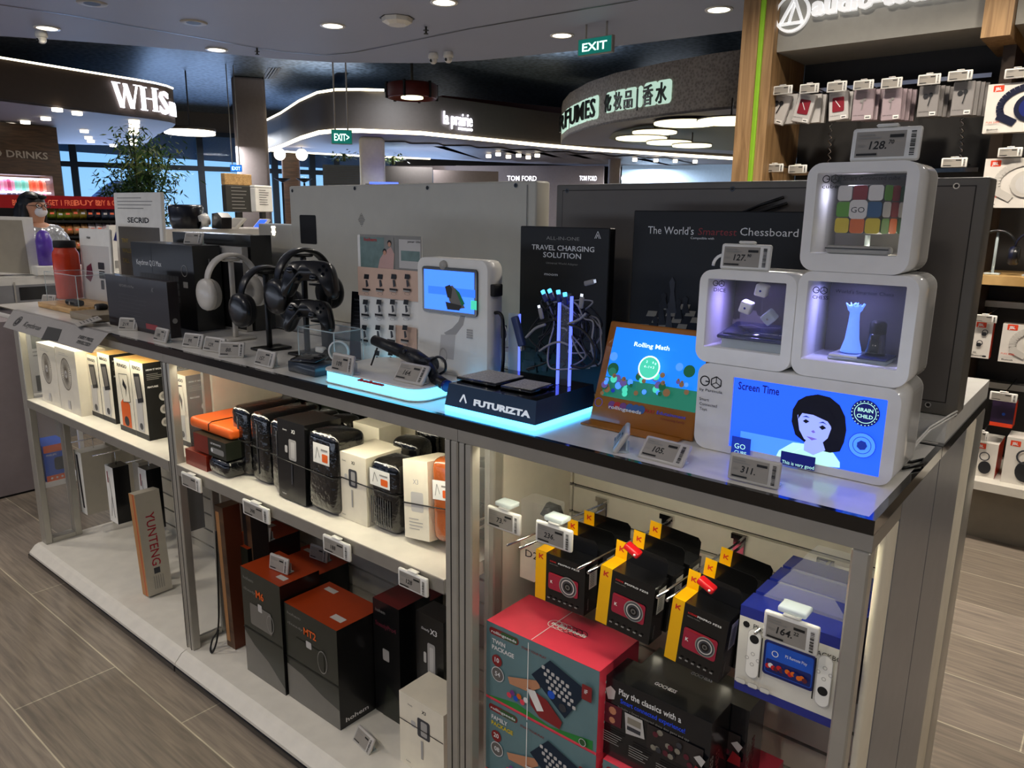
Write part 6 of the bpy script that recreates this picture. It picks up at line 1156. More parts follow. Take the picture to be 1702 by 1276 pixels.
m.tx('YUNTENG', dB*.28, hB*.80, .034, 'yun_red', .02, rot=-PI/2, w=hB*.5) if 0 else m.tx('YUNTENG', dB*.32, hB*.80, .034, 'yun_red', .01, rot=-PI/2, w=hB*.52); m.rc(dB*.35, hB*.2, dB*.25, dB*.25, 'pc_mid'); [m.rc(dB*(.3+.09*k), hB*.05, dB*.03, hB*.13, 'print_grey') for k in range(5)]; m.build('carton', t)
m = M(); m.mat('box_black'); m.box(0, 0, 0, .03, .06, .2); m.mat('blue'); m.box(0, -.001, 0, .03, 0, .02); tag(m.build('tripod_box', loc=(-2.86, 1.20, BZ0+.001)), 'small black box with a blue edge half hidden left of the lettered box', 'box', 'tripod boxes')
# ================= RIGHT BAY =================
def hook(px, py, pz_end, yend, label, rz=0):
    P_ = Pl3((0, 1.495, 0)); a_ = P_(px, py); x_, z_ = a_[0], a_[1]
    t = thing('wall_hook', label, 'hook', (x_, YB-.001, z_), group='chrome hooks in the right bay')
    m = M(); m.T = TM(t); m.mat('chrome'); m.bev(x_-.014, YB-.006, z_-.028, x_+.014, YB-.0005, z_+.03, .002, 1, True); m.box(x_-.017, YB-.009, z_+.022, x_+.017, YB-.0005, z_+.034); m.build('plate', t)
    m = M(); m.T = TM(t); m.mat('chrome'); m.cyl((x_, YB-.006, z_), (x_, yend, z_+.012), .0032, n=10); m.cyl((x_, YB-.006, z_+.016), (x_, yend-.04, z_+.034), .0026, n=8); m.build('prong', t)
    return x_, z_
H1 = hook(917, 828, 0, 1.16, 'leftmost chrome hook in the right bay, carrying the 73 price tag')
H2 = hook(1000, 848, 0, 1.17, 'second chrome hook from the left, carrying the first camera boxes')
H3 = hook(1107, 878, 0, 1.17, 'third chrome hook, with a red clip on its tip')
H4 = hook(1227, 912, 0, 1.17, 'fourth chrome hook, with a red clip between camera boxes')
H5 = hook(1370, 955, 0, 1.17, 'rightmost chrome hook, carrying the white and blue controller boxes')
mat('kod_black', '#0b0b0c', .25, coat=.4); mat('kod_red', '#9c1f38', .25, coat=.4); mat('kod_yel', '#f0b400', .3, coat=.3)
def cam_box(label, x0, x1, y, z0, z1, rx=0, ry=0, grp='black and yellow camera boxes'):
    w, h, d = x1-x0, z1-z0, .052; t = thing('camera_box', label, 'box', (x0, y, z0), (rx, ry, 0), grp)
    m = M(); m.mat('kod_black'); m.box(0, 0, 0, w, d, h); F(m); yw = w*.22; m.rc(0, 0, yw, h, 'kod_yel')
    def kk(x, z, s): m.poly([(x, z), (x+s*.25, z), (x+s*.25, z+s*.4), (x+s*.8, z), (x+s, z), (x+s, z+s*.15), (x+s*.55, z+s*.5), (x+s, z+s*.85), (x+s, z+s), (x+s*.8, z+s), (x+s*.25, z+s*.6), (x+s*.25, z+s), (x, z+s)], 'red')
    kk(yw*.3, h*.84, yw*.42)
    m.tx('KODAK', w*.30, h*.855, h*.03, 'red', .02); m.tx('PIXPRO FZ55', w*.47, h*.855, h*.03, 'print_white', .02, w=w*.42); m.tx('DIGITAL CAMERA', w*.30, h*.81, h*.018, 'print_grey')
    m.rr(w*.28, h*.30, w*.60, h*.34, .005, 'kod_red'); m.rc(w*.32, h*.61, w*.5, h*.012, 'red'); cx, cz = w*.68, h*.465
    m.ci(cx, cz, w*.175, 'print_grey', 28); m.ci(cx, cz, w*.155, 'pc_mid', 28); m.ring(cx, cz, w*.13, w*.02, 'pr_lgrey', 28); m.ci(cx, cz, w*.075, 'black_gloss', 24); m.ci(cx, cz, w*.045, 'bk_grey2', 16); m.ci(cx, cz, w*.025, 'black', 12)
    m.tx('K', w*.335, h*.44, h*.055, 'print_white', .03)
    for k in range(6): m.rc(w*(.28+.11*k), h*.11, w*.05, h*.025, 'print_grey'); m.k = 12
    side(m, w, d); m.rc(d*.30, h*.48, d*.55, h*.42, 'paper')
    for k in range(9): m.rc(d*.36+.0, h*(.52+.035*k), d*.3, h*.012, 'print_black'); m.k = 2
    m.tx('PIXPRO', d*.3, h*.08, h*.05, 'print_grey', rot=PI/2)
    m.art((0, 0, h), (1, 0, 0), (0, 1, 0)); m.rc(0, 0, yw, d, 'kod_yel'); m.build('carton', t)
    m = M(); m.mat('kod_black'); c_ = rrpts(yw*1.0, 0, w*.96-yw, h*.30, .008, 5); hole = rrpts(w*.5, h*.16, w*.18, h*.05, .004, 5)
    m.T = Matrix.Translation((0, d-.0012, h+.0003)); m.prism([(yw, 0), (w*.96, 0), (w*.96, h*.24), (w*.90, h*.30), (yw, h*.30)], .001, 'y'); m.mat('kod_yel'); m.prism([(0, 0), (yw-.0003, 0), (yw-.0003, h*.30), (0, h*.30)], .001, 'y'); m.art((0, 0, 0), (1, 0, 0), (0, 0, 1)); kk(yw*.3, h*.12, yw*.42); m.build('hanging_tab', t)
    return t
P_ = Pl3((0, 1.15, 0))
specs = (((891, 912), (970, 1024), 1.19, H2, 'first', 0), ((993, 936), (1078, 1066), 1.155, H3, 'second', -.07), ((1110, 988), (1195, 1128), 1.15, H4, 'third', -.09))
for (tl, br_, Y_, HH, nm, ry) in specs:
    P_ = Pl3((0, Y_, 0)); x0, z1 = P_(*tl); x1, z0 = P_(*br_); z0 -= .0
    for k in range(3):
        cam_box(('front camera box of the %s column from the left' if k == 0 else 'middle camera box of the %s column from the left' if k == 1 else 'rearmost camera box of the %s column from the left') % nm, x0+.006*k, x0+.103+.006*k if x1-x0 < .09 else x1+.006*k, Y_+.056*k, z0+.004*k, z1+.004*k, 0, -ry)
for (x_, y_, lab) in ((1052, 914, 'red anti-theft clip above the middle camera box'), (1175, 972, 'red anti-theft clip above the right camera box')):
    p = at(x_, y_, Y=1.165); m = M(); mat('clip_red', '#d3141c', .25, coat=.5); m.mat('clip_red'); m.T = Matrix.Rotation(.45, 4, 'Y'); m.bev(-.017, -.010, -.006, .017, .010, .007, .004, 3); m.mat('print_white'); m.ball((.010, -.010, .001), .0025, 8); tag(m.build('security_clip', loc=tuple(p)), lab, 'clip')
p = at(1318, 1028, Y=1.17); m = M(); m.mat('clip_red'); m.bev(-.006, -.006, -.008, .006, .006, .006, .002, 2); tag(m.build('security_clip', loc=(p.x+.002, p.y-.01, p.z)), 'small dark red clip behind the 164 price tag', 'clip')
# D20 box
P_ = Pl3((0, 1.27, 0)); x0, z0 = P_(864, 958); x1, z1 = P_(915, 915)
t = thing('hang_box', 'white and clear hanging box lettered D20 at the left of the right bay', 'box', (x0, 1.27, z0)); w, h = x1-x0, z1-z0
m = M(); m.mat('rb_white'); m.box(0, 0, 0, w, .05, h); F(m); m.tx('D20', w*.18, h*.62, h*.2, 'print_black', w=w*.6); m.poly([(w*.5, 0), (w, 0), (w, h*.55)], 'print_black'); m.build('carton', t)
m = M(); m.mat('film'); m.box(0, 0, h+.001, w, .05, h*2.1); m.build('clear_window', t); m = M(); m.mat('black_matt'); m.tube([(w*.75, .02, h*1.35), (w*.80, .02, h*1.7), (w*.7, .02, h*1.95)], .006, 8); m.ball((w*.75, .025, h*1.5), .014, 10); m.build('black_gadget', t)
m = M(); m.mat('black_matt'); p = at(915, 853, Y=1.30); m.prism([(-.03, -.01), (.01, -.02), (.03, -.002), (.02, .02), (-.012, .022)], .012, 'y'); tag(m.build('drawstring_pouch', loc=tuple(p)), 'small black pouch hanging between the two left hooks', 'pouch')
# controller boxes (white and blue)
P_ = Pl3((0, 1.15, 0)); x0, z0 = P_(1221, 1128); z1 = P_(1228, 1003)[1]; x1 = -.2575
mat('ps_blue', '#1d2a86', .25, coat=.4); mat('ps_white', '#d9d6cc', .35); 
zc1 = P_(1225, 1145)[1]
def ps_box(label, y, dz, front):
    t = thing('controller_box', label, 'box', (x0, y, zc1), group='white and blue controller boxes'); w = x1-x0; h = z1-zc1; m = M(); m.mat('ps_blue'); m.box(0, 0, 0, w, .055, h)
    F(m); m.rc(0, h*.10, w, h*.78, 'ps_white')
    if front:
        m.tx('PlayStation', w*.14, h*.78, h*.055, 'print_black', .0, w=w*.32); m.ci(w*.07, h*.80, .006, 'print_black', 8); m.tx('BACKBONE', w*.70, h*.745, h*.055, 'print_black', w=w*.34)
        m.rr(w*.26, h*.32, w*.48, h*.40, .006, 'navy'); m.rr(w*.28, h*.35, w*.44, h*.34, .004, 'blue'); m.rr(w*.29, h*.36, w*.42, h*.15, .003, 'navy')
        r_ = random.Random(4)
        for k in range(14): m.ci(w*(.31+.027*k), h*(.42+.03*r_.random()), h*.028, r_.choice(('red', 'navy', 'c_org', 'print_white', 'maroon')), 8)
        m.tx('PS Remote Play', w*.47, h*.60, h*.035, 'print_white', w=w*.2); m.ring(w*.375, h*.60, h*.035, h*.008, 'print_white')
        for sx in (.17, .83):
            m.rr(w*(sx-.065), h*.22, w*.13, h*.58, .012, 'pr_lgrey'); m.rr(w*(sx-.06), h*.23, w*.12, h*.56, .011, 'paper'); m.ci(w*sx, h*(.68 if sx < .5 else .40), h*.05, 'print_black', 16)
            for a_ in range(4): m.ring(w*sx+h*.06*math.cos(a_*PI/2), h*(.45 if sx < .5 else .60)+h*.06*math.sin(a_*PI/2), h*.022, h*.006, 'pr_grey', 10)
        m.rc(w*.245, h*.28, w*.012, h*.46, 'print_black'); m.rc(w*.742, h*.28, w*.012, h*.46, 'print_black')
        for k in range(3): m.rr(w*(.03+.12*k), h*.13, w*.1, h*.06, .004, 'pr_grey'); m.rr(w*(.033+.12*k), h*.137, w*.094, h*.046, .003, 'ps_white')
    m.build('carton', t); m = M(); m.mat('film'); m.T = Matrix.Translation((0, .053, h+.0005)); m.prism([(w*.1, 0), (w*.9, 0), (w*.75, .035), (w*.25, .035)], .001, 'y'); m.build('hanging_tab', t); return t
ps_box('front white and blue controller box hanging at the right post', 1.15, 0, True); ps_box('second white and blue controller box, behind the front one', 1.215, 0, False); ps_box('third white and blue controller box, behind two others', 1.28, 0, False); ps_box('rearmost white and blue controller box', 1.345, 0, False)
# price tags on hooks
def htag(xl, xr, yt, yb, Y_, s_, lab, rz=0, rx=0):
    P_ = Pl3((0, Y_, 0)); a_ = P_(xl, (yt+yb)/2); b_ = P_(xr, (yt+yb)/2); zb = (P_((xl+xr)/2, yb)[1]); zt = P_((xl+xr)/2, yt)[1]
    t = price_tag(lab, s_, ((a_[0]+b_[0])/2, Y_, zb), rz, tilt=.0, w=b_[0]-a_[0], h=zt-zb, style='white', group='price tags on the chrome hooks')
    m = M(); m.mat('clear_edge'); h = zt-zb; m.bev(-.022, -.002, h+.006, .022, .03, h+.016, .003, 2); m.build('clear_clip', t); return t
htag(809, 864, 848, 883, 1.13, '73.^90', 'white price tag 73 on the leftmost hook by the middle divider'); htag(889, 950, 873, 910, 1.10, '236.', 'white price tag 236 in front of the first camera box'); htag(1266, 1362, 1028, 1078, 1.08, '164.^22', 'white price tag 164 in front of the controller boxes')
# pink boxes
mat('box_teal', '#66868a', .35, coat=.3); mat('box_navyb', '#10263a', .3); mat('skin_art', '#c78d68', .5, noise=0)
Pk = Pl3((0, 1.12, 0))
def pink_art(no, n2, ttl):
    def f(m, w, d, h):
        F(m); m.rc(0, 0, w, h, 'box_teal'); m.rc(0, 0, w, h*.03, 'pink')
        m.poly([(0, h*.03), (w*.3, h*.12), (w*.6, h*.05), (w*.97, h*.15), (w*.97, h*.03)], 'green')
        m.rr(w*.03, h*.86, w*.28, h*.09, .008, 'c_red'); m.rr(w*.14, h*.865, w*.16, h*.08, .008, 'c_dgreen'); m.tx('rollingseeds', w*.05, h*.885, h*.035, 'print_white', .02, w=w*.24)
        m.tx(ttl[0], w*.06, h*.76, h*.055, 'print_white', .03); m.tx('PACKAGE', w*.06, h*.68, h*.055, 'c_yel' if no != '10' else 'print_white', .03); m.tx('START YOUR PLAY', w*.34, h*.86, h*.03, 'c_red', .01)
        m.ci(w*.11, h*.55, h*.075, 'c_red'); m.tx(no, w*.11, h*.53, h*.06, 'print_white', .02, 'c'); m.ci(w*.12, h*.38, h*.095, 'print_white'); m.ci(w*.12, h*.38, h*.085, 'bk_grey2'); m.tx(n2, w*.12, h*.355, h*.06, 'print_white', .02, 'c')
        m.poly([(w*.22, h*.42), (w*.38, h*.50), (w*.50, h*.56), (w*.52, h*.48), (w*.42, h*.36), (w*.24, h*.34)], 'skin_art')
        m.poly([(w*.44, h*.60), (w*.60, h*.88), (w*.92, h*.72), (w*.74, h*.26)], 'box_navyb')
        for r_ in range(4):
            for c_ in range(6): a, b = w*(.53+.042*c_+.02*r_), h*(.74-.018*c_-.075*r_); m.rr(a, b, w*.028, h*.042, .002, 'pr_lgrey'); m.k = 16
        m.k = 18; m.ci(w*.62, h*.47, h*.05, 'blue'); m.ci(w*.72, h*.38, h*.05, 'pc_mid')
        m.poly([(w*.42, h*.42), (w*.58, h*.38), (w*.72, h*.20), (w*.70, h*.10), (w*.52, h*.12), (w*.44, h*.22)], 'c_red'); m.poly([(w*.40, h*.40), (w*.48, h*.42), (w*.56, h*.22), (w*.50, h*.18)], 'paper')
        for k, c_ in enumerate(('pink', 'rs_purple', 'blue', 'c_org', 'pink', 'print_white')): m.ci(w*(.24+.032*k), h*(.20+.05*(k % 2)), h*.035, c_, 12)
        m.rr(w*.88, h*.62, w*.08, h*.18, .002, 'c_red'); m.tx('iF', w*.90, h*.70, h*.05, 'print_white', .02); m.ci(w*.90, h*.10, h*.05, 'c_dgreen'); m.ring(w*.90, h*.10, h*.045, h*.006, 'print_white')
        side(m, w, d); m.rc(0, 0, d, h, 'pink'); m.lines(d*.15, h*.8, d*.5, 5, h*.12, h*.03, 'print_white')
        topf(m, h); m.rc(0, 0, w, d, 'pink')
        for k in range(6): m.ring(w*(.42+.045*k), d*(.56), .016, .0015, 'paper' if k < 3 else 'pc_dark', 18)
        m.tx('rollingseeds', w*.40, d*.52, .012, 'paper', .03, w=w*.30); m.rc(w*.42, 0, .0018, d, 'paper'); F(m); m.k = 40; m.rc(w*.42, h*.02, .002, h*.98, 'paper')
    return f
zt = Pk(808, 1030)[1]; zm = Pk(806, 1160)[1]; xa_, xb_ = Pk(809, 1030)[0], Pk(997, 1115)[0]
hgt = zt-zm
g_ = 'pink and teal toy boxes'
carton('toy_box', 'topmost pink and teal toy box lettered TWIN PACKAGE', 'box', xa_, xb_, 1.12, 1.27, zt-.186, zt, 'pink', pink_art('10', '54', ('TWIN',)), group=g_)
carton('toy_box', 'pink and teal toy box under the topmost one, lettered FAMILY PACKAGE', 'box', xa_, xb_, 1.12, 1.27, zt-.3735, zt-.1875, 'pink', pink_art('20', '08', ('FAMILY',)), group=g_)
carton('toy_box', 'lowest pink and teal toy box standing on the white base', 'box', xa_, xb_, 1.12, 1.27, BZ0, zt-.375, 'pink', pink_art('20', '08', ('FAMILY',)), group=g_)
zq = .443
carton('toy_box', 'pink toy box under the black chess game boxes', 'box', -.678, -.40, 1.13, 1.36, zq-.19, zq-.001, 'pink', pink_art('20', '08', ('FAMILY',)), group=g_)
carton('toy_box', 'lower pink toy box in the right part of the bay', 'box', -.678, -.40, 1.13, 1.36, BZ0, zq-.192, 'pink', pink_art('20', '08', ('FAMILY',)), group=g_)
# chess game boxes
mat('cg_black', '#0d0f14', .25, coat=.4)
def chess_art(m, w, d, h):
    F(m); m.tx('Play the classics with a', w*.16, h*.84, h*.075, 'print_white', .015, w=w*.58); m.tx('Smart connected experience!', w*.18, h*.74, h*.06, 'scr_navy', .01, w=w*.60); m.tx('Includes a Smart connected chess dice game and app', w*.16, h*.67, h*.03, 'print_grey', w=w*.66)
    m.poly([(w*.03, h*.84), (w*.08, h*.90), (w*.13, h*.86), (w*.12, h*.75), (w*.06, h*.72)], 'pr_lgrey')
    m.rc(w*.03, h*.42, w*.17, h*.26, 'maroon'); m.ci(w*.11, h*.60, h*.05, 'skin_art', 9); m.ci(w*.11, h*.48, h*.04, 'skin_art', 9)
    m.poly([(w*.23, h*.66), (w*.40, h*.66), (w*.43, h*.44), (w*.25, h*.40)], 'pr_lgrey'); m.rc(w*.26, h*.54, w*.13, h*.08, 'pc_tan'); m.rc(w*.26, h*.46, w*.13, h*.05, 'pc_mid')
    m.rc(w*.45, h*.36, w*.50, h*.30, 'bk_brown'); r_ = random.Random(8)
    for k in range(16): m.ci(w*r_.uniform(.48, .85), h*r_.uniform(.4, .62), h*.035, r_.choice(('pc_dark', 'pc_tan', 'pc_mid', 'maroon')), 7)
    m.poly([(w*.86, h*.30), (w*.97, h*.30), (w*.97, h*.42), (w*.90, h*.46)], 'c_red'); m.poly([(w*.88, h*.55), (w*.93, h*.60), (w*.98, h*.56), (w*.95, h*.47)], 'pr_lgrey')
    for q_ in range(3): m.lines(w*(.04+.26*q_), h*.33-h*.04*q_, w*.2, 5, h*.03, h*.010, 'print_grey', q_)
    side(m, w, d); [m.tx('GOCHESS', d*(.2+.3*k), h*.1, h*.08, 'txt_red' if k else 'print_grey', rot=PI/2) for k in range(2)]; topf(m, h); m.tx('GOCHESS', w*.40, d*.45, .010, 'print_white', .03, w=w*.2)
carton('game_box', 'black chess game box in front reading Play the classics with a', 'box', -.695, -.465, 1.145, 1.225, zq+.0005, .617, 'cg_black', chess_art, group='black chess game boxes')
carton('game_box', 'black chess game box standing behind the front one', 'box', -.66, -.43, 1.229, 1.309, zq+.0005, .612, 'cg_black', chess_art, group='black chess game boxes')
# ================= RIGHT-HAND SHOP WALL =================
WYF = 4.10; WB = 4.48
WP4 = Pl3((0, WYF, 0)); w4 = lambda x, y, Y=WYF: at(x, y, Y=Y)
mat('header_grey', '#9a978e', .5); mat('wall_dark', '#353331', .6); mat('green_strip', '#86b52a', .5, emit=.12); mat('inner_wood', '#3d2f22', .5)
x0, x1 = w4(1238, 200).x, w4(1285, 200).x
t = thing('oak_post', 'tall oak post with a bright green strip at the left end of the accessory wall', 'post', ((x0+x1)/2, WYF, 0))
m = M(); m.T = TM(t); m.mat('oak'); m.box(x0, WYF-.12, .001, w4(1264, 200).x, WB, CEIL-.001); m.build('front_board', t)
m = M(); m.T = TM(t); m.mat('green_strip'); m.box(w4(1264, 200).x+.0003, WYF-.11, .001, w4(1271, 200).x, WYF, CEIL-.001); m.build('green_edge', t)
m = M(); m.T = TM(t); m.mat('oak'); m.box(w4(1271, 200).x+.0003, WYF-.10, .001, w4(1287, 200).x, WB, CEIL-.001); m.build('inner_board', t)
xs0 = w4(1287, 200).x+.001; zh0 = at(1400, 75, Y=WYF-.05).z
m = M(); m.mat('wall_dark'); m.box(xs0, WB, 0, 1.6, WB+.05, CEIL); struct(m, 'wall_accessory')
xh1 = at(1636, 50, Y=WYF-.05).x
t = thing('header_board', 'grey header board with a white round triangle logo and white lowercase letters', 'sign', ((xs0+xh1)/2, WYF, zh0)); HY = WYF-.05
zb = at(1450, 67, Y=HY).z
m = M(); m.T = TM(t); m.mat('header_grey'); m.box(xs0, HY, zb, xh1-.001, WB-.001, CEIL-.001); m.build('board', t)
HPp = Pl3((0, HY, 0)); m = M(); m.T = TM(t); HPp.on(m, .0, .0); mat('sign_lit', '#ffffff', .5, emit=.3, noise=0); a_ = HPp(1319, 24); b_ = HPp(1348, 24); R_ = b_[0]-a_[0]
def d3(m, fn, dep): fn()
m.art((0, HY-.012, 0), (1, 0, 0), (0, 0, 1), .0); n_ = 40
vs = []; 
for (r_, y_) in ((R_, -.02), (R_*.86, -.02), (R_, 0), (R_*.86, 0)): vs += [(a_[0]+r_*math.cos(2*PI*k/n_), HY-.005+y_, a_[1]+r_*math.sin(2*PI*k/n_)) for k in range(n_)]
m.mat('sign_lit'); m.add(vs, [(k, (k+1) % n_, (k+1) % n_+n_, k+n_) for k in range(n_)]+[(k+2*n_, k, k+2*n_, k) for k in ()]+[(k, k+2*n_, (k+1) % n_+2*n_, (k+1) % n_) for k in range(n_)])
m.art((0, HY-.004, 0), (1, 0, 0), (0, 0, 1), 0); tri_ = [(a_[0]-R_*.68, a_[1]-R_*.50), (a_[0]+R_*.60, a_[1]-R_*.50), (a_[0]+R_*.05, a_[1]+R_*.82)]
def bar(p, q_, w_): L = math.hypot(q_[0]-p[0], q_[1]-p[1]); nx, nz = -(q_[1]-p[1])/L*w_/2, (q_[0]-p[0])/L*w_/2; m.poly([(p[0]-nx, p[1]-nz), (q_[0]-nx, q_[1]-nz), (q_[0]+nx, q_[1]+nz), (p[0]+nx, p[1]+nz)], 'sign_lit', .018)
bar(tri_[0], tri_[1], R_*.14); bar(tri_[1], tri_[2], R_*.14); bar(tri_[2], tri_[0], R_*.14); bar((a_[0]-R_*.18, a_[1]-R_*.5), (a_[0]+R_*.08, a_[1]+R_*.55), R_*.11)
m.build('round_logo', t)
m = M(); m.T = TM(t); a_ = HPp(1352, 28); b_ = HPp(1352, 6); m.art((0, HY-.02, 0), (1, 0, 0), (0, 0, 1), 0); c_ = HPp(1640, 28)[0]; m.tx('audio-technica', a_[0], a_[1]+.0, .088, 'sign_lit', .05, w=(c_-a_[0])*1.0, d=.02); m.build('lettering', t)
# second oak beam and header
xa_, xb_ = at(1634, 40, Y=WYF-.1).x, at(1683, 40, Y=WYF-.1).x; zl = at(1655, 62, Y=WYF-.1).z
t = thing('oak_beam', 'short oak beam hanging down between the two header boards', 'beam', (xa_, WYF-.1, zl)); m = M(); m.T = TM(t); m.mat('oak'); m.box(xa_, WYF-.12, zl, xb_, WB-.001, CEIL-.001); m.build('block', t); m = M(); m.T = TM(t); m.mat('inner_wood'); m.box(xa_+.06, WYF+.10, .34, xb_, WB-.001, zl-.001); m.build('upright', t)
m = M(); m.mat('header_grey'); z_ = at(1695, 40, Y=HY).z; m.box(xb_+.002, HY, z_, 1.5, WB-.001, CEIL-.001); tag(m.build('header_board'), 'plain grey header board at the top right corner', 'sign')
# rails
for (px0, py0, px1, py1, lab) in ((1284, 162, 1640, 122, 'upper chrome product rail of the accessory wall'), (1284, 290, 1640, 282, 'lower chrome product rail just above the grey screen cabinet')):
    a_, b_ = at(px0, py0, Y=WB-.06), at(px1, py1, Y=WB-.06); m = M(); m.mat('chrome'); z_ = (a_.z+b_.z)/2; m.box(xs0+.01, WB-.09, z_-.01, xh1, WB-.001, z_+.01); tag(m.build('product_rail'), lab, 'rail')
mat('cable_clip', '#b9b9b9', .3)
for (x_, y0, y1, lab) in ((1381, 205, 275, 'twisted clear security tether hanging left of the topmost cube display'), (1600, 195, 262, 'twisted clear security tether hanging right of the topmost cube display')):
    a_ = at(x_, y0, Y=WB-.1); b_ = at(x_-3, y1, Y=WB-.1); m = M(); m.mat('chrome'); m.tube([a_+(b_-a_)*k/24+Vector((.008*math.cos(k*1.6), .008*math.sin(k*1.6), 0)) for k in range(25)], .004, 6); tag(m.build('security_tether'), lab, 'tether')
# earphone packs
mat('pk_white', '#c9c5c0', .4); mat('pk_grey', '#8f8b88', .4); mat('pk_pink', '#a9989c', .4); mat('pk_red', '#8a1f2c', .4)
packs = ((1284, 156, 1318, 206, .28, 'pk_white', 'dark', 'leftmost, tilted white'), (1328, 156, 1358, 204, .22, 'pk_white', 'red', 'second from the left, tilted red'), (1378, 152, 1410, 200, -.08, 'pk_white', 'red', 'third from the left, red'), (1420, 148, 1455, 200, 0, 'pk_pink', 'pale', 'fourth from the left, pinkish grey'), (1468, 147, 1500, 200, -.03, 'pk_pink', 'pale', 'fifth from the left, pinkish grey'), (1529, 142, 1563, 194, 0, 'pk_grey', 'dark', 'sixth from the left, grey with dark earbuds'), (1586, 135, 1622, 192, 0, 'pk_grey', 'dark', 'rightmost, grey with dark earbuds'))
tags_ = ((1284, 142, 1316, 157), (1328, 139, 1360, 155), (1373, 135, 1406, 153), (1417, 133, 1451, 149), (1463, 129, 1498, 147), (1524, 123, 1562, 141), (1574, 117, 1615, 134))
def ptag(x0, y0, x1, y1, Y_, lab, s_='', grp='price tags on the accessory wall'):
    P_ = Pl3((0, Y_, 0)); a_ = P_((x0+x1)/2, y1); b_ = P_((x0+x1)/2, y0); w = P_(x1, y1)[0]-P_(x0, y1)[0]; t = price_tag(lab, s_, (a_[0], Y_, a_[1]), 0, tilt=0, w=w, h=b_[1]-a_[1], style='white', group=grp, detail=1); m = M(); m.mat('chrome'); h_ = b_[1]-a_[1]; m.cyl((0, .0095, h_*.8), (0, WB-.001-Y_, h_*.8), .003, n=8); m.build('hook_rod', t); return t
for k, ((x0, y0, x1, y1, tl, mt, kind, wd_), tg) in enumerate(zip(packs, tags_)):
    P_ = Pl3((0, WYF, 0)); a_ = P_((x0+x1)/2, y0); w = P_(x1, y1)[0]-P_(x0, y1)[0]; h = a_[1]-P_((x0+x1)/2, y1)[1]
    t = thing('earphone_pack', 'earphone pack hanging on the accessory wall, %s' % wd_, 'packet', (a_[0], WYF, a_[1]), (0, tl, 0), 'earphone packs on the accessory wall')
    m = M(); m.mat(mt); m.bev(-w/2, 0, -h, w/2, .022, 0, .003, 1, True); m.build('carton', t); m = M(); m.art((-w/2, 0, -h), (1, 0, 0), (0, 0, 1), .0006)
    m.lines(w*.1, h*.92, w*.6, 2, h*.04, h*.012, 'print_grey'); m.tx('audio-technica', w*.08, h*.16, h*.035, 'print_black', w=w*.5); m.rc(w*.62, h*.04, w*.3, h*.12, 'paper'); m.rc(w*.67, h*.08, w*.2, h*.03, 'print_black')
    if kind == 'dark': m.ci(w*.36, h*.66, w*.13, 'pc_dark', 12); m.ci(w*.60, h*.70, w*.11, 'pc_dark', 12); m.ln([(w*.62, h*.68), (w*.52, h*.35)], w*.05, 'pc_dark')
    elif kind == 'red': m.rr(w*.2, h*.3, w*.6, h*.5, .006, 'pk_red'); m.ln([(w*.35, h*.7), (w*.6, h*.45)], w*.04, 'print_white')
    else: m.ci(w*.55, h*.68, w*.08, 'pk_grey', 12); m.ci(w*.42, h*.62, w*.08, 'pk_grey', 12); m.ln([(w*.5, h*.62), (w*.45, h*.35)], w*.04, 'pk_grey')
    m.build('pack_print', t)
    for q_ in range(3 if k > 2 else 2):
        c_ = carton('earphone_pack', 'earphone pack hidden behind the front pack, %s column' % wd_.split(',')[0], 'packet', a_[0]-w/2+.014*(q_+1), a_[0]+w/2+.014*(q_+1), WYF+.03*(q_+1), WYF+.03*(q_+1)+.022, a_[1]-h+.003, a_[1], mt, group='earphone packs on the accessory wall')
    m = M(); m.mat('chrome'); m.cyl((a_[0], WYF-.03, a_[1]+.03), (a_[0], WB-.091, a_[1]+.03), .003, n=8); m.cyl((a_[0], WYF+.01, a_[1]+.03), (a_[0], WYF+.01, a_[1]+.001), .002, n=6); m.box(a_[0]-.015, WYF-.035, a_[1]+.024, a_[0]+.015, WYF-.029, a_[1]+.04); tag(m.build('wall_hook'), 'chrome hook of the earphone pack that is %s' % wd_.split(',')[0], 'hook', 'hooks on the accessory wall')
    ptag(*tg, WYF-.045, 'price tag above the earphone pack that is %s' % wd_.split(',')[0], '')
for tg, lab in (((1271, 272, 1301, 286), 'price tag low on the accessory wall beside the green strip'), ((1309, 274, 1340, 288), 'price tag low on the accessory wall, second from the green strip'), ((1563, 262, 1606, 278), 'price tag just above the right end of the grey screen cabinet')): ptag(*tg, WYF-.02, lab, '')
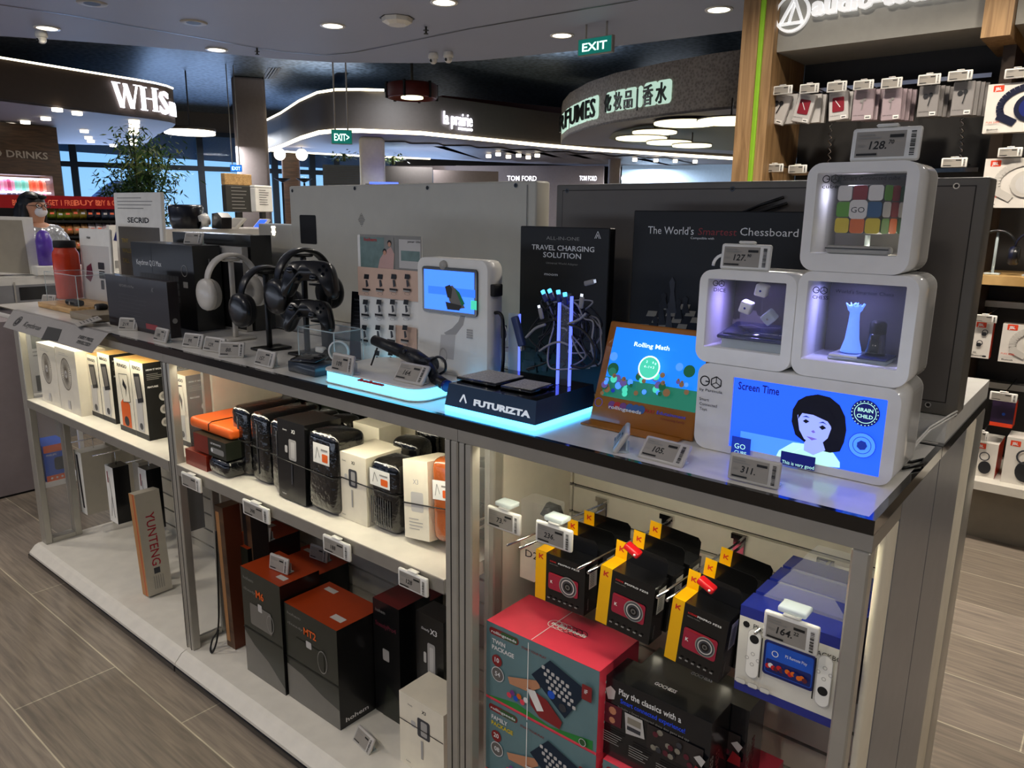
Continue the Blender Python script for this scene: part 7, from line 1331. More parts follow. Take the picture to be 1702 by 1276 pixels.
# boxed headphones and speakers
mat('jbl_white', '#dcd6cc', .35, coat=.2); mat('jbl_or', '#e0421e', .4); mat('hp_blue', '#10152e', .4); mat('hp_pale', '#c2bdb4', .4)
def jart(kind):
    def f(m, w, d, h):
        F(m); m.e = .0006; m.rr(w*.10, h*.84, .040, .026, .003, 'jbl_or'); m.tx('JBL', w*.10+.006, h*.84+.006, .013, 'print_white', .03)
        side(m, w, d); m.e = .0006; m.rc(0, 0, d, h, 'jbl_or' if kind != 'white' else 'jbl_white'); F(m); m.e = .0006; m.k = 6
        if kind in ('blue', 'white'):
            c_ = 'hp_blue' if kind == 'blue' else 'hp_pale'; c2 = 'navy' if kind == 'blue' else 'pr_lgrey'
            pts = [(w*(.86-.60*math.cos(a_)), h*(.50+.42*math.sin(a_))) for a_ in [-.35+1.9*k/12 for k in range(13)]]; m.ln(pts, .028, c_); m.poly([(w*.20, h*.28), (w*.52, h*.12), (w*.60, h*.24), (w*.28, h*.42)], c_); m.ci(w*.78, h*.48, w*.27, c_, 24); m.ci(w*.80, h*.48, w*.2, c2, 24)
            m.tx('PURE BASS', w*.05, h*.2, .008, 'jbl_or')
        elif kind == 'hook':
            for cx, cz in ((w*.62, h*.72), (w*.42, h*.42)): m.ring(cx, cz, w*.17, w*.045, 'pc_dark', 20); m.rr(cx-w*.17, cz-h*.10, w*.26, h*.10, .006, 'pc_dark')
            m.tx('JBL', w*.1, h*.12, .010, 'print_black'); m.rr(w*.65, h*.04, w*.22, h*.05, .004, 'pc_dark')
        elif kind == 'spk': m.ci(w*.56, h*.38, w*.26, 'pc_dark', 20, 1.2); m.ring(w*.5, h*.66, w*.22, w*.05, 'pc_mid', 18)
        m.tx('Bluetooth', w*.08, h*.05, .008, 'print_black', .02)
    return f
def jbox(label, x0, y0, x1, y1, Y_, dep, kind, mt='jbl_white', wfull=None):
    P_ = Pl3((0, Y_, 0)); a_ = P_(x0, y1); b_ = P_(x1, y0); w = wfull or b_[0]-a_[0]; return carton('headphone_box' if kind in ('blue', 'white', 'hook') else 'speaker_box', label, 'box', a_[0], a_[0]+w, Y_, Y_+dep, a_[1], b_[1], mt, jart(kind), group='white boxes on the accessory wall')
jbox('white box with blue headphones pictured, upper right edge', 1632, 136, 1702, 222, WYF-.05, .06, 'blue', wfull=.21)
jbox('white box with white headphones pictured, under the blue headphone box', 1627, 262, 1702, 345, WYF-.05, .06, 'white', wfull=.21)
jbox('white box with two black ear hooks pictured', 1612, 536, 1652, 593, WYF-.05, .06, 'hook'); jbox('white box with pale headphones pictured, right of the ear hook box', 1658, 540, 1702, 600, WYF-.05, .06, 'white', wfull=.18)
b_ = jbox('white and orange speaker box on the bottom shelf at the left', 1610, 735, 1634, 796, WYF-.05, .20, 'spk', wfull=.10); jbox('white and orange speaker box on the bottom shelf at the right edge', 1661, 730, 1702, 808, WYF-.07, .14, 'spk', wfull=.16)
mat('purp_dark', '#2a1838', .4); P_ = Pl3((0, WYF-.04, 0)); a_, b_ = P_(1644, 706), P_(1689, 668)
carton('speaker_box', 'dark purple boxed gadget with an orange foot, hanging right of the plinth', 'box', a_[0], b_[0], WYF-.04, WYF+.05, a_[1], b_[1]-.004, 'purp_dark', lambda m, w, d, h: (F(m), m.rc(0, 0, w, h*.15, 'jbl_or'), m.ci(w*.55, h*.5, w*.08, 'blue', 10), side(m, w, d), m.rc(0, 0, d, h, 'jbl_or')))
for tg, lab in (((1668, 113, 1710, 130), 'price tag above the blue headphone box'), ((1657, 245, 1698, 261), 'price tag above the white headphone box'), ((1616, 523, 1656, 536), 'price tag above the ear hook box'), ((1643, 652, 1690, 667), 'price tag above the dark purple boxed gadget')): ptag(*tg, WYF-.075, lab, '')
ptag(1620, 716, 1641, 733, WYF-.075, 'price tag above the lower left speaker box', '')
# shelves
z_ = at(1660, 466, Y=WYF-.1).z; m = M(); m.mat('oak_flat'); m.box(at(1620, 470, Y=WYF-.1).x, WYF-.12, z_-.02, 1.4, WB-.001, z_+.02); tag(m.build('wall_shelf'), 'pale wooden shelf of the accessory wall under the dark headphones', 'shelf')
for py in (505, 640): z2_ = at(1660, py, Y=WB-.05).z; m = M(); m.mat('alu'); m.box(at(1600, 510, Y=WB-.05).x, WB-.07, z2_-.015, 1.4, WB-.001, z2_+.015); tag(m.build('product_rail'), 'metal product rail %s the ear hook box' % ('above' if py == 505 else 'below'), 'rail')
z3 = at(1660, 798, Y=WYF-.07).z-.004; m = M(); m.mat('offwhite'); m.box(at(1560, 812, Y=WYF-.12).x, WYF-.14, z3-.04, 1.4, WB-.001, z3); tag(m.build('wall_shelf'), 'pale bottom shelf of the accessory wall above the kick panel', 'shelf')
m = M(); mat('kick_brown', '#857d6e', .5); m.mat('kick_brown'); m.box(xs0+.2, WYF-.02, 0, 1.4, WB-.001, z3-.041); tag(m.build('kick_panel'), 'brown-grey kick panel at the foot of the accessory wall', 'panel')
# dark headphones standing on the shelf
for (x_, lab, mt) in ((1650, 'black headphones on the wooden wall shelf', 'hp_black'), (1714, 'dark blue headphones at the right edge of the wooden wall shelf', 'hp_blue')):
    p = at(x_, 455, Y=WYF); ztp = z_+.215; headphones('headphones', lab, mt, 'black_matt', p.x, WYF-.02, ztp, .075, PI/2, .042)
    m = M(); m.mat('clear_edge'); m.bev(-.03, -.03, 0, .03, .03, .008, .002, 1); m.cyl((0, 0, .008), (0, 0, ztp-z_-.024), .006, n=8); tag(m.build('clear_stand', loc=(p.x, WYF-.02, z_+.0205)), 'clear stand under the %s' % lab.split(' on ')[0].split(' at ')[0], 'stand')
light('wall_wash', (-.6, WYF-.9, CEIL-.05), .1, 9, (1, .88, .75), spread=2.2)
# ================= THE HALL BEHIND =================
mat('canopy_brown', '#57483e', .5); mat('canopy_under', '#8d8688', .6, noise=.02); mat('red_dark', '#5a1d16', .5); mat('canopy_grey', '#595350', .5)
em('lamp_disc', '#fff3da', 3.0); em('lamp_disc2', '#fdf6c8', 1.6); em('led_line', '#fff0cc', 3.0); em('sign_white', '#f4f4ff', 2.2); em('sign_blue', '#3c86ff', 1.6)
mat('exit_green', '#0d6a5f', .5, emit=.55, noise=0); em('exit_text', '#d8fff4', 1.4); mat('stone_col', '#8b7f7c', .5); mat('metal_col', '#5f666c', .4, .5)
def ylin(pts, x):
    for (a, b), (c, d) in zip(pts, pts[1:]):
        if a <= x <= c: return b+(d-b)*(x-a)/(c-a)
    return pts[-1][1]
def canopy(name, label, cat, px, z, h, mt_f, mt_u, split=None, led=None, ledtop=None, inset=0):
    t = thing(name, label, cat, (0, 0, 0))
    P = [at(x, y, Z=z) for x, y in px]
    m = M(); m.mat(mt_u); ar = sum(a.x*b.y-b.x*a.y for a, b in zip(P, P[1:]+P[:1]))
    pl = [(p.x, p.y) for p in P]
    if ar < 0: pl = pl[::-1]
    m.prism(pl, .03, 'z', z); m.build('underside', t)
    m = M(); m.mat(mt_f); n = len(pl)
    vs = [(x, y, z) for x, y in pl]+[(x, y, z+h) for x, y in pl]
    m.add(vs, [(i, (i+1) % n, (i+1) % n+n, i+n) for i in range(n)], True); m.add([(x, y, z+h) for x, y in pl], [tuple(range(n))], False)
    m.build('fascia', t)
    return t, P
# --- newsagent canopy (left)
whb = [(-200, 140), (-60, 160), (0, 168), (150, 186), (235, 196), (262, 199.5), (282, 203)]
whp = whb+[(292, 206), (288, 211), (262, 224), (236, 243), (95, 239), (0, 232), (-200, 226)]
t, P = canopy('shop_canopy', 'dark brown curved shop canopy with tall white serif letters at the left', 'canopy', whp, 2.7, .46, 'canopy_brown', 'canopy_under')
m = M(); m.mat('led_line')
Q = [at(x, y, Z=2.7) for x, y in whb+[(292, 206)]]
m.tube([(p.x, p.y, 3.18) for p in Q], .013, 6); m.build('light_line', t)
for k, (a, b, ch) in enumerate(((190, 231, 'W'), (233, 262, 'H'), (264, 281, 'S'), (281.5, 291, 'm'))):
    pa, pb = at(a, ylin(whb+[(292, 206)], a), Z=2.7), at(b, ylin(whb+[(292, 206)], b), Z=2.7)
    m = M(); m.art((pa.x, pa.y, 0), pb-pa, (0, 0, 1), .012); L_ = (pb-pa).length
    zb = 2.80; H_ = .30 if ch != 'm' else .2; w_ = .012
    if ch == 'W':
        for q_, (x0_, x1_, th) in enumerate(((.08, .33, .055), (.33, .50, .02), (.46, .70, .055), (.70, .92, .02))):
            up = q_ in (1, 3); X0, X1 = x0_*L_, x1_*L_
            m.poly([(X0-th/2, zb if up else zb+H_), (X0+th/2, zb if up else zb+H_), (X1+th/2, zb+H_ if up else zb), (X1-th/2, zb+H_ if up else zb)] if up else [(X1-th/2, zb), (X1+th/2, zb), (X0+th/2, zb+H_), (X0-th/2, zb+H_)], 'sign_white', .02)
        for c_ in (.08, .92): m.rc(c_*L_-.06, zb+H_-.012, .12, .014, 'sign_white')
    elif ch == 'H':
        for c_ in (.22, .78): m.poly([(c_*L_-.028, zb), (c_*L_+.028, zb), (c_*L_+.028, zb+H_), (c_*L_-.028, zb+H_)], 'sign_white', .02); m.rc(c_*L_-.055, zb, .11, .013, 'sign_white'); m.rc(c_*L_-.055, zb+H_-.013, .11, .013, 'sign_white')
        m.rc(.22*L_, zb+.14, .56*L_, .018, 'sign_white')
    else: m.tx(ch, .02, zb, H_ if ch == 'S' else .27, 'sign_white', .02, w=L_*.9, d=.02)
    m.build('letter', t)
for k, (px, py) in enumerate(((95, 181), (128, 187), (76, 196), (42, 202), (18, 206), (140, 217), (147, 228), (151, 234), (223, 201), (223, 208), (222, 215), (222, 221), (221, 232), (222, 238), (69, 225), (188, 241))):
    p = at(px, py, Z=2.69); m = M(); m.mat('lamp_disc'); m.cyl((p.x, p.y, 2.66), (p.x, p.y, 2.699), .06 if px < 215 else .07, n=12)
    tag(m.build('spotlight', loc=(0, 0, 0)), 'small round spotlight in the ceiling under the newsagent canopy' if 1 else '', 'lamp', 'spotlights under the left shop canopy')
# --- drinks wall with lit fridge
DP = VPl(far(-60, 13.2), far(100, 13.7))
t = thing('drinks_wall', 'brown timber wall unit with pale capital letters above a lit drinks fridge', 'shop unit', tuple(DP.A))
m = M(); Tm = Matrix.Translation(-DP.A)
def loc_m(): mm = M(); mm.T = Tm; return mm
x, z, w, h = DP.rect(-60, 233, 96, 286)
m = loc_m(); m.T = Tm @ DP.mtx(); m.mat('wood_brown'); m.box(x, 0, z, x+w, .5, 2.69); xr = DP.l(88, 300)[0]; m.box(xr, 0, 0, x+w, .5, z); m.box(x, .45, 0, xr, .5, z)
zb = DP.l(0, 348)[1]; m.box(x, 0, 0, xr, .45, zb); m.build('timber_frame', t)
m = M(); m.T = Tm; m.ao = None; a0 = DP.l(-40, 262); a1 = DP.l(80, 262)
m.art(DP.A+DP.n*.004, DP.u, (0, 0, 1), .004); zt = DP.l(0, 248)[1]; zb_ = DP.l(0, 260)[1]
mat('letter_pale', '#c9b9a6', .5); m.tx('CHILLED DRINKS', DP.l(78.5, 255)[0], zb_-.0, (zt-zb_)*1.0, 'letter_pale', .02, 'r', w=DP.l(78.5, 255)[0]-DP.l(-82, 255)[0]); m.build('lettering', t)
em('fridge_light', '#e8e4ff', 2.2)
m = M(); m.T = Tm @ DP.mtx(); m.mat('fridge_light')
for yy in (296.5, 319.5, 340): zz = DP.l(40, yy)[1]; m.box(x+.02, .06, zz-.012, xr-.02, .42, zz+.012)
m.build('lit_shelf', t)
bcol = ['#cfd3ff', '#d8dcff', '#e3e6ff', '#c9cdf5', '#f2a6c0', '#ef9bb6', '#e8709a', '#f0b0c8', '#e58aa8', '#c94d74', '#e9a0b8', '#8fd8c4', '#9fdcc6', '#79cfb6', '#a5e0cd', '#ff7a52', '#ff6a4a', '#ff8c6a', '#f5583e', '#ff9f86']
m = M(); m.mat('print_white'); m.lathe([(0.001, 0), (.045, 0), (.045, .13), (.02, .175), (.018, .2), (.001, .2)], 8)
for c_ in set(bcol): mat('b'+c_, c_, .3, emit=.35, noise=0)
protos = {}
for r_, (yb, n_) in enumerate(((318.3, 20), (338.5, 14))):
    zz = DP.l(40, yb)[1]
    for i in range(n_):
        s_ = x+.14+(xr-x-.2)*(i+.5)/n_ if r_ == 0 else x+.14+(xr-x-.2)*(i+.5)/n_
        c_ = bcol[int(i*len(bcol)/n_)] if r_ == 0 else ['#aeb6c8', '#8d94a8', '#3a3346', '#c94d74', '#ff6a8a'][min(4, int(i*5/n_))]
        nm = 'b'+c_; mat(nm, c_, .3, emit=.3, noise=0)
        if nm not in protos:
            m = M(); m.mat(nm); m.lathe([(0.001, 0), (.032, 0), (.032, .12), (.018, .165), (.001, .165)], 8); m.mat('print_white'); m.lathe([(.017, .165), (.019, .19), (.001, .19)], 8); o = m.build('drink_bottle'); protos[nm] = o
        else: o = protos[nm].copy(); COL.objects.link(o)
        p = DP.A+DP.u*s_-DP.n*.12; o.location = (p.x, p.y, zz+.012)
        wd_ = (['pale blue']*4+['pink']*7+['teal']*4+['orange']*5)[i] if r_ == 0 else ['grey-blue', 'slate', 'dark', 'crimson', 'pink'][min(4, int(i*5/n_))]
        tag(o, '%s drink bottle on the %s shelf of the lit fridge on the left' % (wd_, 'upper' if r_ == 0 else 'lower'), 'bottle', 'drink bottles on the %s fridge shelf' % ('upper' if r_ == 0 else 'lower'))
# --- snack shelves with red header
SP = VPl(far(60, 9.0), far(215, 9.3))
t = thing('snack_shelf', 'dark snack shelving under a red promotion strip', 'shelving', tuple(SP.A)); Tm = Matrix.Translation(-SP.A)
m = M(); m.T = Tm @ SP.mtx(); m.mat('black_matt'); x, z, w, h = SP.rect(-20, 345, 250, 470); m.box(x, .35, .02, x+w, .4, z+h)
for yy in (368, 394, 420, 446): zz = SP.l(120, yy)[1]; m.box(x, 0, zz-.012, x+w, .35, zz+.012)
m.build('shelf_rack', t)
m = M(); x2, z2, w2, h2 = SP.rect(-20, 329, 250, 345); m.T = Tm @ SP.mtx(); mat('promo_red', '#8e1017', .4, emit=.12); m.mat('promo_red'); m.box(x2, -.01, z2, x2+w2, .03, z2+h2)
m.T = Tm; art_on(m, SP, .012)
mat('promo_txt', '#e06a4a', .5, emit=.2, noise=0)
for s_, xx in (('GET 1 FREE', 79), ('BUY 2', 123), ('BUY & GET', 158), ('BUY 2 GET 1', 20)): a_ = SP.l(xx, 341); m.tx(s_, a_[0], a_[1], .055, 'promo_txt', .02, w=.26)
m.build('header_strip', t)
rnd = random.Random(3)
pc = [['#6b7a1e', '#7c8a22', '#8a7a20', '#2b2a33', '#3e4a5f', '#7f95a8', '#6e8496', '#8a6a4a'], ['#c98d52', '#b77a44', '#c79a6a', '#e7d9da', '#dcc0c4', '#b9a08a', '#5b4a3a', '#c6a04a'], ['#8a5a3a', '#a9694a', '#c07f4a', '#3a2a2a', '#5a3a30', '#7a4a3a', '#6b2a24', '#4a3a34']]
for r_, (yb, ht) in enumerate(((367, .135), (393, .13), (419, .13))):
    zz = SP.l(120, yb)[1]+.006
    for i in range(18):
        s_ = SP.l(62, 350)[0]+i*.072; c_ = pc[r_][min(7, int(i*8/18))]
        m = M(); m.mat('snack'+c_) if 'snack'+c_ in MC else mat('snack'+c_, c_, .25, coat=.4); m.mat('snack'+c_)
        hh = ht*rnd.uniform(.85, 1.05); vs = []
        m.add([(-.032, 0, .0), (.032, 0, 0), (.034, -.02, hh*.3), (.034, -.024, hh*.6), (.03, -.004, hh), (-.03, -.004, hh), (-.034, -.024, hh*.6), (-.034, -.02, hh*.3), (-.03, .012, hh*.5), (.03, .012, hh*.5)], [(0, 1, 2, 7), (7, 2, 3, 6), (6, 3, 4, 5), (1, 0, 8, 9), (9, 8, 5, 4), (0, 7, 6, 8), (8, 6, 5), (1, 9, 3, 2), (9, 4, 3)], True)
        m.mat('promo_txt' if i % 3 else 'print_white'); m.add([(-.018, -.0245, hh*.45), (.018, -.0245, hh*.45), (.018, -.0245, hh*.6), (-.018, -.0245, hh*.6)], [(0, 1, 2, 3)])
        o = m.build('snack_bag'); p = SP.A+SP.u*s_-SP.n*.06; o.location = (p.x, p.y, zz); o.rotation_euler = (0, 0, math.atan2(SP.u.y, SP.u.x)+rnd.uniform(-.15, .15))
        wd_ = ('olive olive olive dark navy pale-blue pale-blue brown'.split(), 'tan tan tan pale-pink pale-pink beige dark-brown yellow'.split(), 'brown orange-brown orange-brown dark dark dark-brown red-brown black'.split())[r_][min(7, int(i*8/18))]
        tag(o, 'small %s snack bag on the %s row under the red promotion strip' % (wd_, ('top', 'second', 'third')[r_]), 'snack bag', 'snack bags on the %s row' % ('top', 'second', 'third')[r_])
# --- potted bamboo
pb = far(240, 12.0)
t = thing('potted_bamboo', 'tall leafy green bamboo plant in front of the window', 'plant', (pb.x, pb.y, 0))
m = M(); m.mat('black_matt'); m.lathe([(.001, .0), (.2, 0), (.26, .45), (.24, .45), (.22, .4), (.001, .4)], 20); m.build('pot', t)
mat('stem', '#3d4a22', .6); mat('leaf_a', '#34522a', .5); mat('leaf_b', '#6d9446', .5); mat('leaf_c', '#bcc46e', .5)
rnd = random.Random(11); m = M(); m.mat('stem'); tips = []
for i in range(16):
    a_ = rnd.uniform(0, 2*PI); r_ = rnd.uniform(.1, .75); h_ = rnd.uniform(1.7, 2.5) if i % 4 else 1.3
    p0 = Vector((rnd.uniform(-.1, .1), rnd.uniform(-.1, .1), .4)); p2 = Vector((math.cos(a_)*r_, math.sin(a_)*r_, h_)); p1 = (p0+p2)/2+Vector((0, 0, .25))
    pts = [p0*(1-u)**2+p1*2*u*(1-u)+p2*u*u for u in [k/6 for k in range(7)]]; m.tube(pts, .012, 5); tips += pts[2:]
m.build('stems', t)
m = M()
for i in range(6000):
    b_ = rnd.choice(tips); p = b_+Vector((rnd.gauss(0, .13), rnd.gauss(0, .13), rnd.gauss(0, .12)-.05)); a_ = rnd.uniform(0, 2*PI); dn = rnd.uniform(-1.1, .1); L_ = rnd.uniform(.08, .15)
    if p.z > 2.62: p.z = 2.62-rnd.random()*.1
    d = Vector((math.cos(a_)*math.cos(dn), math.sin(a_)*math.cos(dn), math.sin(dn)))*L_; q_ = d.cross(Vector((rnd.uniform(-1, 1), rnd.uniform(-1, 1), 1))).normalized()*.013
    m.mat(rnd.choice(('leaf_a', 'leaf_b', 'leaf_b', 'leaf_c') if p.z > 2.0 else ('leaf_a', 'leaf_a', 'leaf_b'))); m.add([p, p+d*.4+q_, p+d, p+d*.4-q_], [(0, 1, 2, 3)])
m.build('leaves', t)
pb = far(227, 11.0); t = thing('pillar_sign', 'narrow dark red sign board in front of the bamboo plant', 'sign', (pb.x, pb.y, 0))
P_ = VPl(far(220, 11), far(236, 11)); m = M(); m.T = Matrix.Translation(-Vector((pb.x, pb.y, 0))); slab(m, P_, 219, 292, 236, 345, .04, 'red_dark'); m.build('board', t)
m = M(); m.mat('grey_dark'); m.cyl((0, 0, 0), (0, .0, 1.6), .02); m.build('pole', t)
# far white feature: aircraft tail fin outside the window
P_ = VPl(far(150, 40), far(240, 42)); m = M(); mat('tail_pink', '#8f7f9e', .6); mat('tail_teal', '#2f6f7c', .6)
m.T = P_.mtx(); m.mat('tail_teal'); m.box(P_.l(176, 335)[0], .3, -4, P_.l(240, 335)[0], .6, P_.l(200, 334)[1]); c_ = [P_.l(*q_) for q_ in ((150, 335), (172, 335), (205, 302), (196, 300), (176, 312))]; m.mat('tail_pink'); m.prism(c_, .3, 'y'); c_ = [P_.l(*q_) for q_ in ((176, 335), (240, 335), (240, 290), (205, 303))]; m.mat('tail_teal'); m.prism(c_, .3, 'y')
tag(m.build('aircraft_tail'), 'pink and teal aircraft tail fin outside the window', 'aircraft')
# --- half-dome lit disc lamp
p = at(316, 223, Z=2.75); m = M(); m.mat('lamp_disc'); m.cyl((p.x, p.y, 2.75), (p.x, p.y, 2.80), .40, n=32); m.mat('canopy_grey'); m.cyl((p.x, p.y, 2.801), (p.x, p.y, 2.85), .41, n=32); m.cyl((p.x, p.y, 2.85), (p.x, p.y, 3.75), .012, n=6)
tag(m.build('disc_lamp'), 'large bright disc lamp hanging beside the left shop canopy', 'lamp')
# --- columns
def column(xa, xb, d, mt, label, z1=3.75, name='pillar', z0=0):
    A, B = far(xa, d), far(xb, d); P_ = VPl(A, B); m = M(); m.mat(mt); m.T = P_.mtx(); m.bev(0, 0, z0, P_.L, P_.L, z1, .06, 3); tag(m.build(name), label, 'pillar')
column(398, 452, 14.5, 'stone_col', 'broad grey-pink pillar in front of the window wall')
column(600, 642, 13, 'offwhite', 'pale square pillar under the long lit canopy', 2.7)
column(472, 502, 17, 'wood_brown', 'dark brown post between the two globe lamps', 3.3)
column(1008, 1028, 17, 'stone_col', 'slim pale pillar behind the black perfume counter')
column(755, 800, 20, 'offwhite', 'wide pale pillar far back under the long lit canopy', 2.7)
for x_, y_ in ((470, 266), (506, 266)):
    d_ = 15.5; p = far(x_, d_); z_ = 1.5+(hz(x_)-y_)/FPX*d_; t = thing('globe_lamp', 'glowing white globe lamp %s the dark brown post' % ('left of' if x_ < 490 else 'right of'), 'lamp', (p.x, p.y, z_), group='globe lamps')
    m = M(); m.mat('lamp_disc'); m.ball((0, 0, 0), .11, 16); m.build('globe', t); m = M(); m.mat('black_matt'); m.cyl((0, 0, .1), (0, 0, 2.695-z_), .008, n=6); m.build('cord', t)
    p = far(x_+2, d_); z_ = 1.5+(hz(x_)-303)/FPX*d_; m = M(); m.mat('black_matt'); m.lathe([(.001, -.06), (.09, -.02), (.16, .02), (.001, .02)], 16); m.cyl((0, 0, -.06), (0, 0, -z_), .02); o = m.build('bowl_planter', loc=(p.x, p.y, z_)); tag(o, 'small black bowl planter on a pole %s the dark brown post' % ('left of' if x_ < 490 else 'right of'), 'planter')
# --- long lit canopy (centre)
lpb = [(446, 249), (470, 241), (500, 228), (530, 219), (560, 216), (600, 216), (700, 220), (800, 230), (900, 240), (1000, 248.5), (1100, 255), (1245, 264)]
lpp = lpb+[(1245, 290), (1000, 276), (720, 263), (600, 258), (500, 252)]
lpp = lpb+[(1250, 286), (1050, 278), (880, 272), (715, 264), (590, 257.5), (500, 252.5)]
t, P = canopy('shop_canopy', 'long grey canopy with a curved lit lower edge and small white letters in the centre', 'canopy', lpp, 2.7, .55, 'canopy_grey', 'canopy_under')
m = M(); m.mat('led_line'); Q = [at(x, y, Z=2.7) for x, y in lpb]
for a, b in zip(Q, Q[1:]): m.tube([(a.x, a.y, 2.69), (b.x, b.y, 2.69)], .03, 6)
Q2 = [at(x, y, Z=2.7) for x, y in ((446, 249), (500, 252.5), (590, 257.5), (715, 263))]; m.tube([(p.x, p.y, 2.69) for p in Q2], .02, 6)
m.build('light_line', t)
m = M(); m.mat('led_line'); Q3 = [at(x, y, Z=2.7) for x, y in lpb[:6]]; m.tube([(p.x, p.y, 3.27) for p in Q3]+[tuple(at(640, 217, Z=2.7).xy)+(3.27,)], .018, 6); m.build('top_light_line', t)
pa, pb = at(736, ylin(lpb, 736), Z=2.7), at(786, ylin(lpb, 786), Z=2.7); m = M(); m.art((pa.x, pa.y, 0), pb-pa, (0, 0, 1), .02); m.tx('la prairie', 0, 2.86, .2, 'sign_white', .005, w=(pb-pa).length*.94, d=.02); m.tx('SWITZERLAND', (pb-pa).length*.45, 2.79, .04, 'sign_white', w=(pb-pa).length*.48, d=.01); m.build('lettering', t)
# ceiling lattice under it
m = M(); m.mat('canopy_brown')
for i in range(9):
    a, b = at(640+i*55, 236+i*3.4, Z=2.68), at(720+i*55, 262+i*2.2, Z=2.68); d = (b-a).normalized(); q_ = Vector((-d.y, d.x, 0))*.35
    m.add([a-q_, b-q_, b+q_, a+q_], [(3, 2, 1, 0)])
m.build('dark_grille', t)
# red band above, further back
m = M(); a, b = at(735, 184, Z=3.3), at(945, 203, Z=3.3); P_ = VPl(a, b); m.T = P_.mtx(); m.mat('red_dark'); m.box(0, 0, 3.255, P_.L, .2, 3.56); tag(m.build('red_fascia'), 'dark red fascia band above the long lit canopy', 'fascia')
# hanging red ring sign
p = far(688, 9.5); z_ = 1.5+(hz(688)-180)/FPX*9.5
t = thing('hanging_sign', 'dark red drum sign hanging from a black rod under the metallic ceiling', 'sign', (p.x, p.y, z_))
m = M(); m.mat('red_dark'); m.lathe([(.29, .0), (.30, .02), (.30, .14), (.29, .16), (.27, .16), (.27, 0), (.29, 0)], 24); m.mat('black_matt')
for k in range(6): a_ = k*PI/3; m.box(math.cos(a_)*.3-.012, math.sin(a_)*.3-.012, -.01, math.cos(a_)*.3+.012, math.sin(a_)*.3+.012, .17)
m.build('drum', t); m = M(); m.mat('lamp_disc2'); m.cyl((0, 0, .0), (0, 0, .02), .13, n=20); m.build('lamp', t)
m = M(); m.mat('black_matt'); m.cyl((0, 0, .02), (0, 0, 3.75-z_), .018, n=8); m.box(-.28, -.01, .14, .28, .01, .16); m.build('rod', t)
# --- perfume canopy (right, curved) with back-lit letters
pfb = [(1250, 178), (1180, 184), (1100, 193), (1020, 204), (975, 214), (945, 225), (934, 234), (932, 240)]
pfp = pfb+[(950, 240.5), (980, 242), (1020, 244), (1080, 248), (1250, 258)]
t, P = canopy('shop_canopy', 'curved brown canopy with back-lit letters and green-white glow at the right', 'canopy', pfp, 2.7, .62, 'fascia_stone', 'canopy_under')
mat('recess_olive', '#6a6338', .6, emit=.05); m = M(); m.mat('recess_olive'); Q = [at(x, y, Z=2.69) for x, y in ((1250, 196), (1130, 202), (1060, 210), (1020, 220), (1012, 230), (1035, 238), (1090, 244), (1250, 252))]; m.add([tuple(p) for p in Q], [tuple(range(len(Q)))]); m.build('ceiling_recess', t)
pfl = [(932, 240), (934, 234), (945, 225), (975, 214), (1020, 204), (1100, 193), (1180, 184), (1250, 178)]
em('glow_green', '#b9d8c6', .62)  # glowing plates stand in for the halo of light behind the letters
for a_, b_, s_, zb, hh in ((934, 944, 'R', 2.83, .25), (943, 951, 'F', 2.83, .25), (951, 962, 'U', 2.83, .25), (962, 976, 'M', 2.83, .25), (976.5, 984, 'E', 2.83, .25), (984.5, 994, 'S', 2.83, .25), (1008, 1021, '化', 2.87, .20), (1023, 1038, '妆', 2.87, .20), (1040, 1056, '品', 2.87, .20), (1061, 1066, '|', 2.87, .2), (1071, 1090, '香', 2.87, .22), (1092, 1113, '水', 2.87, .22)):
    pa, pb = at(a_, ylin(pfl, a_), Z=2.7), at(b_, ylin(pfl, b_), Z=2.7); L_ = (pb-pa).length
    m = M(); m.art((pa.x, pa.y, 0), pb-pa, (0, 0, 1), .01); m.rr(-.02, zb-.03, L_+.04, hh+.06, .05, 'glow_green'); m.art(Vector((pa.x, pa.y, 0))+(pb-pa).normalized().cross(Vector((0, 0, 1)))*.03, pb-pa, (0, 0, 1), .004); m.tx(s_, 0, zb, hh*(1 if ord(s_[0]) < 200 else .85), 'black', .015, w=L_*(.86 if s_ != '|' else .3), d=.02); m.build('letter', t)
zk = 2.70
for x_, y_, r_ in ((1140, 204, .40), (1088, 219, .30), (1066, 229, .36), (1112, 236, .32), (1150, 241, .28), (1215, 200, .34)):
    zk -= .037; p = at(x_, y_, Z=zk); m = M(); m.mat('lamp_disc2'); m.cyl((p.x, p.y, zk-.02), (p.x, p.y, zk), r_, n=28); m.mat('canopy_brown'); m.cyl((p.x, p.y, zk+.001), (p.x, p.y, zk+.014), r_+.01, n=28); m.cyl((p.x, p.y, zk+.014), (p.x, p.y, 2.699), .01, n=6)
    tag(m.build('disc_lamp'), 'round glowing ceiling disc under the perfume canopy', 'lamp', 'glowing discs under the right canopy')
